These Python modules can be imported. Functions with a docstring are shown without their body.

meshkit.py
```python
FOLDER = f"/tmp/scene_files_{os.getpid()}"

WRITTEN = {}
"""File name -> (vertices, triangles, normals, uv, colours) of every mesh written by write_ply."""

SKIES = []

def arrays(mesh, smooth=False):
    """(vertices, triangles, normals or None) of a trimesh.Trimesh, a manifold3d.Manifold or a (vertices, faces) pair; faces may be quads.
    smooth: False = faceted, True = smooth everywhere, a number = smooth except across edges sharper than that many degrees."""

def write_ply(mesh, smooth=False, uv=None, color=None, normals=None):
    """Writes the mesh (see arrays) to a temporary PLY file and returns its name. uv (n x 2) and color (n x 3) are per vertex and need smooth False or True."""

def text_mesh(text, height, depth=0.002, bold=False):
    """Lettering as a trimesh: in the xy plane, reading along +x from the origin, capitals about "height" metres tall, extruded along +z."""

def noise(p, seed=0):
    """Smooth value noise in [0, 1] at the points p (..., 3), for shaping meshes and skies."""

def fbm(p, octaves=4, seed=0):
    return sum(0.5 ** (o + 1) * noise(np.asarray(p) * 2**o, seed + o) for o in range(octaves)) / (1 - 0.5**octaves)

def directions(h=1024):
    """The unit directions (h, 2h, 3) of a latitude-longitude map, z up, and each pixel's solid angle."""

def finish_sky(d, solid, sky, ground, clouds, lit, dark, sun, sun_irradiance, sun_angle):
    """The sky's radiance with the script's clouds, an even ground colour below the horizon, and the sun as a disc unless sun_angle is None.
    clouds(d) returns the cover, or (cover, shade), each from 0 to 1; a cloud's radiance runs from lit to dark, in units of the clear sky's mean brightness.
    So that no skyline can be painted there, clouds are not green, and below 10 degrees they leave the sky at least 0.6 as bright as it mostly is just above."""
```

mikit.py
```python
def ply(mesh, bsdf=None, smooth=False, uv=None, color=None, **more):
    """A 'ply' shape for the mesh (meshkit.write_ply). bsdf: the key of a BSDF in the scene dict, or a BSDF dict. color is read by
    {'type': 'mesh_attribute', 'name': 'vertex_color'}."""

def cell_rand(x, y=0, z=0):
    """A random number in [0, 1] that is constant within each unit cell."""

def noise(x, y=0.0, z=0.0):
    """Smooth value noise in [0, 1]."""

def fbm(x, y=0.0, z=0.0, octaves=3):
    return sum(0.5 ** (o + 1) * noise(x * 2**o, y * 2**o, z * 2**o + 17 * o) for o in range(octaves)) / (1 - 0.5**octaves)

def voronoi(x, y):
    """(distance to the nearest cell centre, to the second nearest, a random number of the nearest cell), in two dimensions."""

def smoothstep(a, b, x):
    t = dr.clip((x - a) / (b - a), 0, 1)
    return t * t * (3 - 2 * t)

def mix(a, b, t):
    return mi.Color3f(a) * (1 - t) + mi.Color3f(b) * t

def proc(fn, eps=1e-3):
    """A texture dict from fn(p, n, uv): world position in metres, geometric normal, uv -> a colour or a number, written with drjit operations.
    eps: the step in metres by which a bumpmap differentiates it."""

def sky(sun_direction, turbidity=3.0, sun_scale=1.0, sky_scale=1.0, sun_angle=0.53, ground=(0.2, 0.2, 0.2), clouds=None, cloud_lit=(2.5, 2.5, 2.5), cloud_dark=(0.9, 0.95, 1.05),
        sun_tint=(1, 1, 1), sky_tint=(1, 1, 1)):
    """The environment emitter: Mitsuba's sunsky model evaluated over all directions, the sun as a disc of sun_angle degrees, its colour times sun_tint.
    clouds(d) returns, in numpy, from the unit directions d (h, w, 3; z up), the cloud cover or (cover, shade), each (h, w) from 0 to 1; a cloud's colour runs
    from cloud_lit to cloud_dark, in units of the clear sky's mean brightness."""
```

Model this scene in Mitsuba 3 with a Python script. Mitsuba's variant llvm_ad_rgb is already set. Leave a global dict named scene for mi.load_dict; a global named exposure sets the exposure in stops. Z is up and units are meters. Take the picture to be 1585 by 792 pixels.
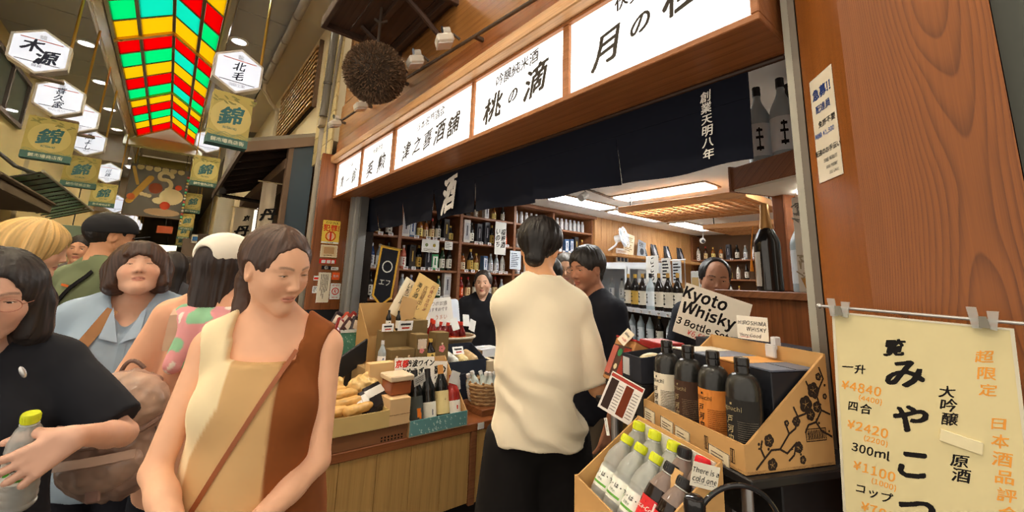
import math, glob
import numpy as np, trimesh, shapely, drjit as dr
import mitsuba as mi, mikit, meshkit
from mikit import noise, fbm, smoothstep, mix, cell_rand
from shapely import affinity
from shapely.geometry import Polygon, box as sbox

# ------------------------------------------------------------------ camera, sky, exposure
W, H = 1585, 792
FOCAL, PPY = 645.287, 315.22                     # pixels; the frame is an off-centre crop of a wider picture
YAW, PITCH, ROLL = 0.679575844, 0.182864115, 0.034635996
EYE = np.array([0.0, 0.0, 1.5])
_cy, _sy = math.cos(YAW), math.sin(YAW)
FWD = np.array([_sy * math.cos(PITCH), _cy * math.cos(PITCH), math.sin(PITCH)])
_r = np.array([_cy, -_sy, 0.0]); _u = np.cross(_r, FWD)
UP = -math.sin(ROLL) * _r + math.cos(ROLL) * _u
scene, labels = {}, {}
T4 = mi.ScalarTransform4f
scene['camera'] = {'type': 'perspective', 'fov_axis': 'x', 'fov': 2 * math.degrees(math.atan(W / 2 / FOCAL)), 'near_clip': 0.02, 'far_clip': 500.0,
                   'principal_point_offset_y': (H / 2 - PPY) / H, 'principal_point_offset_x': 0.0,
                   'to_world': T4().look_at(origin=EYE.tolist(), target=(EYE + FWD).tolist(), up=UP.tolist())}
exposure = 0.12
scene['sky'] = {'type': 'constant', 'radiance': {'type': 'rgb', 'value': [1.15, 1.02, 0.86]}, 'sampling_weight': 6.0}

# ------------------------------------------------------------------ materials
def packed(p, n, uv):
    """The plain colour of a piece, carried in its uv: u = red level + green, v = blue (all as square roots)."""
    k = dr.floor(uv.x); r, g, b = k / 1023, (uv.x - k - 0.02) / 0.96, uv.y
    return mi.Color3f(r * r, g * g, b * b)
PAINTS = {'matte': (0.8, 0.25, {}), 'satin': (0.42, 0.4, {}), 'gloss': (0.12, 0.5, {}), 'lacquer': (0.05, 0.5, dict(clearcoat=0.6, clearcoat_gloss=0.95)), 'fabric': (0.9, 0.15, dict(sheen=0.4)), 'skin': (0.5, 0.35, {}),
          'hair_gloss': (0.38, 0.4, {}), 'metal': (0.32, 0.5, dict(metallic=0.9)), 'brushed': (0.5, 0.5, dict(metallic=0.7)), 'print': (0.7, 0.1, {}), 'satin_black': (0.24, 0.5, {}), 'metal_gold': (0.4, 0.5, dict(metallic=0.6)), 'frosted': (0.25, 0.5, {}), 'mirror_dark': (0.06, 0.9, dict(metallic=0.35))}
GRADED = set()
for _n, (_ro, _sp, _k) in PAINTS.items(): scene[_n] = {'type': 'twosided', 'b': {'type': 'principled', 'base_color': mikit.proc(packed), 'roughness': _ro, 'specular': _sp, **_k}}
def graded(name):
    """The same paint with its colour varying from vertex to vertex."""
    if name not in GRADED:
        GRADED.add(name); ro, sp, k = PAINTS[name]
        scene[name + '_graded'] = {'type': 'twosided', 'b': {'type': 'principled', 'base_color': {'type': 'mesh_attribute', 'name': 'vertex_color'}, 'roughness': ro, 'specular': sp, **k}}
    return name + '_graded'
C_WHITE, C_CREAM, C_BEIGE = (0.75, 0.75, 0.71), (0.67, 0.58, 0.39), (0.49, 0.39, 0.195)
scene['pet_plastic'] = {'type': 'principled', 'base_color': {'type': 'rgb', 'value': [0.90, 0.93, 0.88]}, 'roughness': 0.08, 'spec_trans': 0.72, 'specular': 0.5}
scene['pane_glass'] = {'type': 'thindielectric', 'int_ior': 1.5}

def wood(dark, light, scale=1.0, axis=2, rough=0.4, figure=0.0, coat=0.0, seed=0.0):
    """Sawn timber: long grain lines along one world axis, a few broad waves (figure) like flat-sawn cedar."""
    def fn(p, n, uv):
        q = [p.x, p.y, p.z]
        a = q[axis]; o = [q[k] for k in range(3) if k != axis]
        w = o[0] * 1.0 + o[1] * 1.13 + seed
        bend = (fbm(w * 1.5 * scale, a * 0.55 * scale, seed, 3) - 0.5) * (0.10 + figure)
        t = (w + bend * 1.6) * 15.0 * scale
        line = t - dr.floor(t)
        line = line * line * line
        fine = noise(w * 260 * scale, a * 6 * scale, seed)
        tone = noise(w * 3.1 * scale, a * 0.5, seed + 5)
        k = dr.clip(0.28 * line + 0.34 * fine + 0.42 * tone - 0.02, 0, 1)
        return mix(light, dark, k)
    return {'type': 'twosided', 'b': {'type': 'principled', 'base_color': mikit.proc(fn), 'roughness': rough, 'specular': 0.4, 'clearcoat': coat}}
def lin(r, g, b):
    f = lambda c: (c / 255 / 12.92) if c / 255 <= 0.04045 else ((c / 255 + 0.055) / 1.055) ** 2.4
    return (f(r), f(g), f(b))
scene['wood_red'] = wood(lin(84, 44, 22), lin(138, 80, 42), 0.8, 2, 0.38, 0.10, 0.2)
scene['wood_ledge'] = wood(lin(150, 100, 62), lin(205, 160, 112), 1.2, 1, 0.4)
scene['wood_facade'] = wood(lin(104, 64, 30), lin(160, 110, 58), 1.1, 1, 0.35, 0.06, 0.3)
scene['wood_counter'] = wood(lin(150, 112, 62), lin(190, 152, 92), 1.0, 2, 0.45, 0.06)
scene['wood_shelf'] = wood(lin(96, 56, 32), lin(140, 90, 56), 1.3, 0, 0.45)
scene['wood_panel'] = wood(lin(150, 104, 60), lin(196, 150, 96), 1.0, 2, 0.5)
scene['wood_dark'] = wood(lin(38, 26, 20), lin(74, 52, 40), 1.3, 1, 0.6)

# ------------------------------------------------------------------ mesh helpers
def rotm(axis, deg):
    return trimesh.transformations.rotation_matrix(math.radians(deg), axis)
def TR(x=0, y=0, z=0, rz=0, rx=0, ry=0, s=1.0):
    m = rotm([0, 0, 1], rz) @ rotm([0, 1, 0], ry) @ rotm([1, 0, 0], rx)
    if s != 1.0: m = m @ np.diag([s, s, s, 1.0])
    m[:3, 3] = (x, y, z)
    return m
def frame(o, x, y, z):
    m = np.eye(4); m[:3, 0], m[:3, 1], m[:3, 2], m[:3, 3] = x, y, z, o
    return m
def unit(v):
    v = np.asarray(v, float); return v / (np.linalg.norm(v) + 1e-12)
def xf(m, M):
    m = m.copy(); m.apply_transform(M); return m
def box(x0, x1, y0, y1, z0, z1, bev=0.0):
    if bev <= 0:
        m = trimesh.creation.box((x1 - x0, y1 - y0, z1 - z0)); m.apply_translation(((x0 + x1) / 2, (y0 + y1) / 2, (z0 + z1) / 2)); return m
    b = min(bev, 0.45 * min(x1 - x0, y1 - y0, z1 - z0)); p = []
    for X, sx in ((x0, 1), (x1, -1)):
        for Y, sy in ((y0, 1), (y1, -1)):
            for Z, sz in ((z0, 1), (z1, -1)):
                p += [(X + sx * b, Y + sy * b, Z), (X + sx * b, Y, Z + sz * b), (X, Y + sy * b, Z + sz * b)]
    return trimesh.convex.convex_hull(np.array(p))
def cbox(c, s, bev=0.0): return box(c[0] - s[0] / 2, c[0] + s[0] / 2, c[1] - s[1] / 2, c[1] + s[1] / 2, c[2] - s[2] / 2, c[2] + s[2] / 2, bev)
def prism(pts, h, z0=0.0):
    """2-D outline (xy) extruded along z."""
    m = trimesh.creation.extrude_polygon(Polygon(pts), h, engine='earcut'); m.apply_translation((0, 0, z0)); return m
def lathe(prof, n=24):
    return trimesh.creation.revolve(np.array(prof, float), sections=n)
def tube(pts, r, n=8, cap=True):
    p = np.asarray(pts, float); t = np.gradient(p, axis=0); t /= np.linalg.norm(t, axis=1, keepdims=True) + 1e-12
    ref = np.array([0, 0, 1.0]) if abs(t[0][2]) < 0.9 else np.array([1.0, 0, 0])
    rr = np.broadcast_to(r, (len(p),)); ang = np.arange(n) * 2 * np.pi / n; vs = []
    a = unit(np.cross(t[0], ref))
    for i in range(len(p)):
        a = unit(a - t[i] * (a @ t[i])); b = np.cross(t[i], a)
        vs.append(p[i] + rr[i] * (np.cos(ang)[:, None] * a + np.sin(ang)[:, None] * b))
    v = np.vstack(vs); f = []
    for i in range(len(p) - 1):
        for j in range(n):
            A, B, C, D = i * n + j, i * n + (j + 1) % n, (i + 1) * n + (j + 1) % n, (i + 1) * n + j
            f += [(A, B, C), (A, C, D)]
    if cap:
        v = np.vstack([v, p[0], p[-1]]); k = len(p) * n
        for j in range(n): f += [(k, (j + 1) % n, j), (k + 1, (len(p) - 1) * n + j, (len(p) - 1) * n + (j + 1) % n)]
    return trimesh.Trimesh(v, f, process=False)
def strap(pts, normals, w, th=0.003):
    """A flat band along pts, wide across (normal x direction)."""
    p = np.asarray(pts, float); nn = np.asarray(normals, float) * np.ones_like(p); t = np.gradient(p, axis=0); v, f = [], []
    for i in range(len(p)):
        n = unit(nn[i]); s = unit(np.cross(n, t[i])) * w / 2
        v += [p[i] - s, p[i] + s, p[i] + s + n * th, p[i] - s + n * th]
    for i in range(len(p) - 1):
        for j in range(4):
            A, B = 4 * i + j, 4 * i + (j + 1) % 4; f += [(A, B, B + 4), (A, B + 4, A + 4)]
    e = 4 * (len(p) - 1); f += [(0, 2, 1), (0, 3, 2), (e, e + 1, e + 2), (e, e + 2, e + 3)]
    return trimesh.Trimesh(v, f, process=False)
def bez(*ctrl, n=12):
    c = np.array(ctrl, float); t = np.linspace(0, 1, n)[:, None]
    if len(c) == 3: return (1 - t) ** 2 * c[0] + 2 * t * (1 - t) * c[1] + t ** 2 * c[2]
    return (1 - t) ** 3 * c[0] + 3 * t * (1 - t) ** 2 * c[1] + 3 * t ** 2 * (1 - t) * c[2] + t ** 3 * c[3]
def spline(pts, n=40):
    from scipy.interpolate import CubicSpline
    p = np.asarray(pts, float); s = np.r_[0, np.cumsum(np.linalg.norm(np.diff(p, axis=0), axis=1))]
    return CubicSpline(s, p)(np.linspace(0, s[-1], n))
def ball(c, r, n=2):
    m = trimesh.creation.icosphere(subdivisions=n); m.apply_scale(r); m.apply_translation(c); return m

# ------------------------------------------------------------------ scene helpers
def shape(parts, bsdf='matte', color=None, smooth=35, **more):
    """One shape dict. parts: mesh, or list of meshes / (mesh, colour) / (mesh, colour, smooth) / (mesh, colours per vertex)."""
    if not isinstance(parts, list): parts = [parts]
    V, F, N, Cc, k = [], [], [], [], 0
    for p in parts:
        m, c, sm = (p, color, smooth) if not isinstance(p, tuple) else (p[0], p[1] if p[1] is not None else color, p[2] if len(p) > 2 else smooth)
        c = np.asarray(c if c is not None else (0.5, 0.5, 0.5), float)
        if c.ndim == 2 and sm not in (True, False): sm = True
        v, f, n = meshkit.arrays(m, sm)
        if n is None:
            v = v[f].reshape(-1, 3); c = c[f].reshape(-1, 3) if c.ndim == 2 else c; f = np.arange(len(v)).reshape(-1, 3)
            fn = np.cross(v[f[:, 1]] - v[f[:, 0]], v[f[:, 2]] - v[f[:, 0]]); fn /= np.linalg.norm(fn, axis=1, keepdims=True) + 1e-20; n = np.repeat(fn, 3, 0)
        V.append(v); F.append(f + k); N.append(n); Cc.append(np.broadcast_to(c, v.shape)); k += len(v)
    C, uv, col = np.clip(np.vstack(Cc), 0, 1), None, None
    if all(np.ndim(p[1] if isinstance(p, tuple) and p[1] is not None else (color if color is not None else 0)) < 2 for p in parts): q = np.sqrt(C); uv = np.c_[np.round(q[:, 0] * 1023) + 0.02 + 0.96 * q[:, 1], q[:, 2]]
    else: col = C; bsdf = graded(bsdf)
    path = meshkit.write_ply((np.vstack(V), np.vstack(F)), False, uv, col, normals=np.vstack(N))
    return {'type': 'ply', 'filename': path, 'face_normals': False, 'bsdf': {'type': 'ref', 'id': bsdf}, **more}
def key_for(name):
    used = key_for.used; n = used.get(name, 0); used[name] = n + 1
    return name if n == 0 else f'{name}_{n:03d}'
key_for.used = {}
def thing(name, label, cat, group=None):
    k = key_for(name); labels[k] = {'label': label, 'category': cat}
    if group: labels[k]['group'] = group
    return k
def struct(name):
    k = key_for(name); labels[k] = {'kind': 'structure'}; return k
def part(parent, name, sh, M=None, label=None, stuff=False):
    k = key_for(parent + '__' + name)
    scene[k] = dict(sh) if M is None else {**sh, 'to_world': T4(np.asarray(M, float))}
    if label or stuff: labels[k] = {**({'label': label} if label else {}), **({'kind': 'stuff'} if stuff else {})}
    return k
def whole(k, sh, M=None):
    scene[k] = dict(sh) if M is None else {**sh, 'to_world': T4(np.asarray(M, float))}
    return k
def simple(name, label, cat, sh, M=None, group=None): return whole(thing(name, label, cat, group), sh, M)
def emitter(rgb, w=1.0): return {'emitter': {'type': 'area', 'radiance': {'type': 'rgb', 'value': [float(x) for x in rgb]}, 'sampling_weight': float(w)}}
def kit(parts): return parts                       # [(part name, shape dict), ...]
def place(kit_, name, M, label, cat, group=None):
    k = thing(name, label, cat, group)
    for nm, sh in kit_: part(k, nm, sh, M)
    return k

# ------------------------------------------------------------------ writing
_FONT = None
_GLYPH = {}
def glyph(ch, bold=0, rough=0):
    """Outline of one character as a shapely shape in an em square (1 x 1, baseline at the bottom)."""
    global _FONT
    if (ch, bold, rough) in _GLYPH: return _GLYPH[ch, bold, rough]
    from PIL import Image, ImageDraw, ImageFont
    if _FONT is None: _FONT = ImageFont.truetype(glob.glob('/opt/blender-*/*/datafiles/fonts/Noto Sans CJK Regular.woff2')[0], 56)
    im = Image.new('L', (68, 76)); ImageDraw.Draw(im).text((6, 56), ch, 255, _FONT, anchor='ls', stroke_width=0)
    on = np.pad(np.asarray(im) > 120, ((0, 0), (1, 1))).astype(np.int8)
    r, s = np.nonzero(np.diff(on, axis=1) == 1); e = np.nonzero(np.diff(on, axis=1) == -1)[1]
    if len(r) == 0: g = None
    else:
        g = shapely.union_all(shapely.box(s, -r - 1, e, -r)).buffer(0.6 + bold).buffer(-0.6).simplify(0.55)
        g = affinity.affine_transform(g, [1 / 56, 0, 0, 1 / 56, -6 / 56, 1.0])
        if rough:                                   # a brush hand: the strokes lean, swell and thin
            rng = np.random.default_rng(ord(ch)); a, b, c = rng.normal(0, 0.045, 3)
            def warp(xy):
                x, y = xy[:, 0] - 0.5, xy[:, 1] - 0.4
                return np.c_[0.5 + x * (1 + a) + 0.10 * y * rough + 0.035 * rough * np.sin(5 * y + 9 * b), 0.4 + y * (1 + c) + (0.16 * x + 0.03 * np.sin(6 * x + 20 * a)) * rough]
            g = shapely.transform(g, warp)
            fat = g.intersection(affinity.translate(g, 0.012 * rough, 0.02 * rough))
            g = g.buffer(-0.004).union(fat.buffer(0.022 * rough)).buffer(0)
            g = g.simplify(0.008)
    _GLYPH[ch, bold, rough] = g
    return g
def text_poly(text, size, vertical=False, bold=0, rough=0, gap=1.0, center=True):
    out, x, y = [], 0.0, 0.0
    for ch in text:
        g = glyph(ch, bold, rough)
        wide = 1.0 if ord(ch) > 0x2E00 else _FONT.getlength(ch) / 56 + 0.02 if _FONT else 0.6
        if g is not None: out.append(affinity.affine_transform(g, [size, 0, 0, size, x * size, y * size]))
        if vertical: y -= gap
        else: x += wide * gap
    g = shapely.union_all(out)
    if center:
        b = g.bounds; g = affinity.translate(g, -(b[0] + b[2]) / 2, -(b[1] + b[3]) / 2)
    return g
def flat(poly, lift=0.0):
    """Flat print: triangulated outline in the xy plane."""
    vs, fs, k = [], [], 0
    for g in getattr(poly, 'geoms', [poly]):
        if g.geom_type != 'Polygon' or g.area < 1e-9: continue
        v, f = trimesh.creation.triangulate_polygon(g, engine='earcut')
        vs.append(np.c_[v, np.full(len(v), lift)]); fs.append(np.asarray(f) + k); k += len(v)
    if not vs: return trimesh.Trimesh([[0, 0, lift], [1e-4, 0, lift], [0, 1e-4, lift]], [[0, 1, 2]], process=False)
    v, f = np.vstack(vs), np.vstack(fs)
    a = v[f]; neg = np.cross(a[:, 1] - a[:, 0], a[:, 2] - a[:, 0])[:, 2] < 0
    f[neg] = f[neg][:, ::-1]
    return trimesh.Trimesh(v, f, process=False)
def writing(text, size, at=(0, 0), lift=0.0006, rot=0, **k):
    g = text_poly(text, size, **k)
    if rot: g = affinity.rotate(g, rot, origin=(0, 0))
    return flat(affinity.translate(g, *at), lift)
INK = lin(28, 26, 26)
def facing(o, right, up=(0, 0, 1)):
    """Frame of a flat sheet: local x = right, local y = up, local z towards the reader."""
    x = unit(right); z = unit(np.cross(x, up)); y = np.cross(z, x)
    return frame(o, x, y, z)
def sheet(name, label, cat, w, h, M, ground, items=(), group=None, bsdf='print', th=0.0012, rim=None, shrink=1.0):
    """A flat printed sheet: paper part plus its print."""
    k = thing(name, label, cat, group)
    part(k, 'paper', shape(box(-w / 2, w / 2, -h / 2, h / 2, -th, 0), bsdf, ground), M)
    if rim: part(k, 'border', shape([box(-w / 2, w / 2, h / 2 - rim[1], h / 2, 0, 0.0004), box(-w / 2, w / 2, -h / 2, -h / 2 + rim[1], 0, 0.0004), box(-w / 2, -w / 2 + rim[1], -h / 2, h / 2, 0, 0.0004), box(w / 2 - rim[1], w / 2, -h / 2, h / 2, 0, 0.0004)], bsdf, rim[0]), M)
    if items: part(k, 'print', shape([(m, c, False) for m, c in items], 'print'), M @ np.diag([shrink, shrink, 1, 1]))
    return k
def rect(x0, x1, y0, y1, lift=0.0004): return flat(sbox(x0, y0, x1, y1), lift)
def disk(x, y, r, lift=0.0004): return flat(shapely.Point(x, y).buffer(r, 12), lift)
def ringp(x, y, r, w, lift=0.0004): return flat(shapely.Point(x, y).buffer(r, 12).difference(shapely.Point(x, y).buffer(r - w, 12)), lift)
def lines(x0, x1, y0, y1, n, c, seed=0, vertical=False, thick=0.4):
    """Rows of unreadably small print."""
    rng = np.random.default_rng(seed); o = []
    for i in range(n):
        if vertical:
            x = x1 + (x0 - x1) * (i + 0.5) / n; w = abs(x1 - x0) / n * thick; e = y1 - (y1 - y0) * rng.uniform(0.6, 1)
            o.append((rect(x - w / 2, x + w / 2, e, y1), c))
        else:
            y = y1 + (y0 - y1) * (i + 0.5) / n; w = abs(y1 - y0) / n * thick; e = x0 + (x1 - x0) * rng.uniform(0.6, 1)
            o.append((rect(x0, e, y - w / 2, y + w / 2), c))
    return o
# ------------------------------------------------------------------ the setting: floor, shop shell, facade

def W_(parts, bsdf='matte', color=None, **k): return shape(parts, bsdf, color, **k)
whole(struct('floor'), W_(box(-3.2, 9.0, -3, 42, -0.1, 0), 'satin', lin(70, 66, 62)))
whole(struct('floor'), W_(box(1.64, 8.82, -0.44, 4.86, 0.0, 0.004), 'satin', lin(206, 202, 192)))
k = struct('ceiling'); whole(k, W_([box(1.62, 9.0, -0.5, 4.9, 2.6, 2.7)], 'matte', lin(214, 214, 212)))
k = struct('wall_side'); whole(k, W_(box(1.6, 9.0, 4.86, 4.96, 0, 2.7), 'matte', lin(120, 84, 54)))
rng = np.random.default_rng(4)
bd = [W_(box(0, 0.146, 0, 0.03, 0.0, 2.6, 0.004), 'wood_panel')]
for i in range(23):
    part(k, 'board', bd[0], TR(5.42 + 0.15 * i, 4.47 + rng.uniform(0, 0.003), 0))
whole(struct('wall_back'), W_(box(8.82, 9.0, -0.5, 4.9, 0, 2.6), 'matte', lin(96, 70, 50)))
whole(struct('wall_near'), W_(box(2.35, 9.0, -0.6, -0.45, 0, 2.6), 'matte', lin(150, 120, 90)))
# wooden facade over the sign
k = struct('wall_right'); whole(k, W_(box(1.52, 1.62, 0.3, 5.5, 2.34, 5.3), 'matte', lin(96, 66, 42)))
part(k, 'board', W_(box(1.47, 1.52, -1.2, 5.45, 2.78, 3.17, 0.004), 'wood_red_h'))
for i in range(4): part(k, 'board', W_(box(1.48, 1.52, -1.2, 5.45 - 0.1 * i, 3.175 + 0.5 * i, 3.67 + 0.5 * i, 0.004), 'wood_facade'))
scene['wood_red_h'] = wood(lin(96, 50, 26), lin(150, 92, 50), 0.9, 1, 0.33, 0.04, 0.7)
k = struct('trim'); whole(k, W_(box(1.22, 1.52, 0.36, 4.70, 2.705, 2.78, 0.006), 'wood_ledge'))
# near pillar (broad cedar face towards the street, a slanting side towards the shop door), steel posts, the dark wall past it
k = struct('pillar'); whole(k, W_(xf(prism([(1.25, -0.015), (1.25, 0.232), (1.40, 0.362), (1.60, 0.362), (1.60, -0.015)], 3.6), np.eye(4)), 'wood_pillar'))
def pil(p, n, uv):
    y, z = p.y, p.z
    # flat-sawn cathedral figure: long arches that lean, drawn as level lines of a slow height field
    c = y - 0.085 - 0.06 * (noise(z * 1.7, 3.0) - 0.5) - 0.05 * (z - 1.9)
    h = c * c * 150 + 0.9 * noise(z * 1.3 + 4.0, y * 3.0) + 0.30 * z + 0.55 * fbm(y * 7, z * 2.3, 1.0, 3)
    t = h * 6.0
    line = t - dr.floor(t)
    line = line * line * line * (1 - smoothstep(0.90, 1.0, line))
    fine = noise(y * 900, z * 9) * 0.35 + 0.25 * noise(y * 300, z * 3)
    tone = noise(y * 5, z * 1.2, 2.0)
    return mix(lin(158, 92, 38), lin(80, 40, 13), dr.clip(0.50 * line + 0.42 * fine + 0.30 * tone - 0.02, 0, 1))
scene['wood_pillar'] = {'type': 'twosided', 'b': {'type': 'principled', 'base_color': mikit.proc(pil), 'roughness': 0.34, 'specular': 0.35, 'clearcoat': 0.15}}
whole(struct('wall_front'), W_(box(1.30, 1.62, -2.6, -0.017, 0, 3.6), 'satin', lin(64, 68, 60)))
k = struct('beam'); whole(k, W_([(box(1.402, 1.46, 0.366, 0.384, 0, 3.4), lin(112, 104, 94)), (box(1.412, 1.47, 0.385, 0.405, 0, 3.4), lin(168, 164, 150))], 'brushed'))
k = struct('beam'); whole(k, W_([(box(1.40, 1.47, 4.40, 4.45, 0, 2.33), lin(150, 148, 144)), (box(1.43, 1.55, 4.34, 4.395, 0, 2.33), lin(176, 176, 172)), (box(1.46, 1.54, 4.29, 4.33, 0, 2.33), lin(120, 120, 118))], 'brushed'))
k = struct('pillar'); whole(k, W_(box(1.14, 1.478, 4.705, 4.76, 1.14, 2.80), 'wood_red')); part(k, 'base_panel', W_(box(1.15, 1.47, 4.71, 4.755, 0, 1.14), 'satin', lin(30, 30, 34)))
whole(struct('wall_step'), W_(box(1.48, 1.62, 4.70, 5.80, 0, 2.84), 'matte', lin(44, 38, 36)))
# far side of the shop door: dark reveal behind the noren
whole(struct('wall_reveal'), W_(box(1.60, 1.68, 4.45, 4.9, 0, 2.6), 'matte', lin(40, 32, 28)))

# ------------------------------------------------------------------ the arcade
k = struct('ceiling'); whole(k, W_([box(-2.75, -1.40, -1.0, 42, 5.36, 5.4), box(0.24, 1.6, -1.0, 42, 5.36, 5.4)], 'matte', lin(92, 92, 92)))
part(k, 'filler', W_([box(-1.42, 0.26, 16.3, 18.95, 5.36, 5.40), box(-1.42, 0.26, 25.6, 42, 5.36, 5.40), box(-1.42, -1.22, 16.3, 26, 5.33, 5.37), box(0.12, 0.26, 16.3, 26, 5.33, 5.37)], 'matte', lin(120, 116, 110)))
pl = W_(box(-2.70, -1.41, 0.006, 0.969, 5.315, 5.345, 0.006), 'satin', lin(134, 132, 130)); pr = W_(box(0.26, 0.98, 0.006, 0.969, 5.315, 5.345, 0.006), 'satin', lin(146, 146, 146))
for i in range(21): part(k, 'panel', pl, TR(0, -0.875 + 0.975 * i, 0)); part(k, 'panel', pr, TR(0, -0.875 + 0.975 * i, 0))
k = struct('beam'); whole(k, W_([box(-1.42, -1.365, 3, 16.1, 5.18, 5.34, 0.015)], 'metal', lin(190, 180, 165)))
part(k, 'fascia', W_(trimesh.Trimesh([(-1.365, 3, 5.20), (-1.245, 3, 5.34), (-1.245, 16.1, 5.34), (-1.365, 16.1, 5.20)], [(0, 1, 2), (0, 2, 3)], process=False), 'polished'))
scene['polished'] = {'type': 'twosided', 'b': {'type': 'roughconductor', 'alpha': 0.06, 'specular_reflectance': {'type': 'rgb', 'value': [0.75, 0.73, 0.7]}}}
k = struct('beam'); whole(k, W_([box(0.15, 0.25, 3, 16.1, 5.22, 5.34, 0.02)], 'metal', lin(190, 180, 165)))
# stained-glass roof: gable of coloured panes lit by daylight from above
RID, EL, ER = (-0.51, 5.75), (-1.24, 5.31), (0.15, 5.31)
ROWC = ['yellow', 'red', 'green']
PANE = {'red': (0.93, 0.02, 0.03), 'yellow': (1.0, 0.78, 0.05), 'green': (0.02, 0.97, 0.50), 'cyan': (0.06, 0.93, 0.80)}
for c, v in PANE.items():
    scene['glass_' + c] = {'type': 'principledthin', 'base_color': {'type': 'rgb', 'value': list(v)}, 'roughness': 0.5, 'diff_trans': 1.95, 'spec_trans': 0.0, 'eta': 1.3}
def slope(a, b, t): return (a[0] + (b[0] - a[0]) * t, a[1] + (b[1] - a[1]) * t)
def pane_mesh(e, t0, t1):
    g = 0.024 / abs(e[0] - RID[0]); p, q = slope(RID, e, t0 + g), slope(RID, e, t1 - g)
    v = [(p[0], 0.025, p[1]), (q[0], 0.025, q[1]), (q[0], 0.645, q[1]), (p[0], 0.645, p[1])]
    v += [(x, y, z + 0.008) for x, y, z in v]
    return trimesh.Trimesh(v, [(0, 1, 2), (0, 2, 3), (4, 6, 5), (4, 7, 6), (0, 4, 5), (0, 5, 1), (1, 5, 6), (1, 6, 2), (2, 6, 7), (2, 7, 3), (3, 7, 4), (3, 4, 0)], process=False)
k = struct('skylight')
fr = []
for e in (EL, ER):
    for t in (0.0, 0.58, 1.0):
        x, z = slope(RID, e, t); fr.append(box(x - 0.022, x + 0.022, 2.57, 16.03, z - 0.02, z + 0.04))
def rafter(y, w, dz):
    o = []
    for e in (EL, ER):
        a, b = np.array([RID[0], y, RID[1] + dz]), np.array([e[0], y, e[1] + dz])
        v = [a + (0, -w, 0), a + (0, w, 0), b + (0, w, 0), b + (0, -w, 0)]; v += [p + (0, 0, 0.05) for p in v]
        o.append(trimesh.convex.convex_hull(np.array(v)))
    return o
for i in range(21):
    if i % 5: fr += rafter(2.67 + 0.668 * i, 0.02, -0.01)
whole(k, W_(fr, 'metal', lin(120, 110, 60)))
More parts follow.
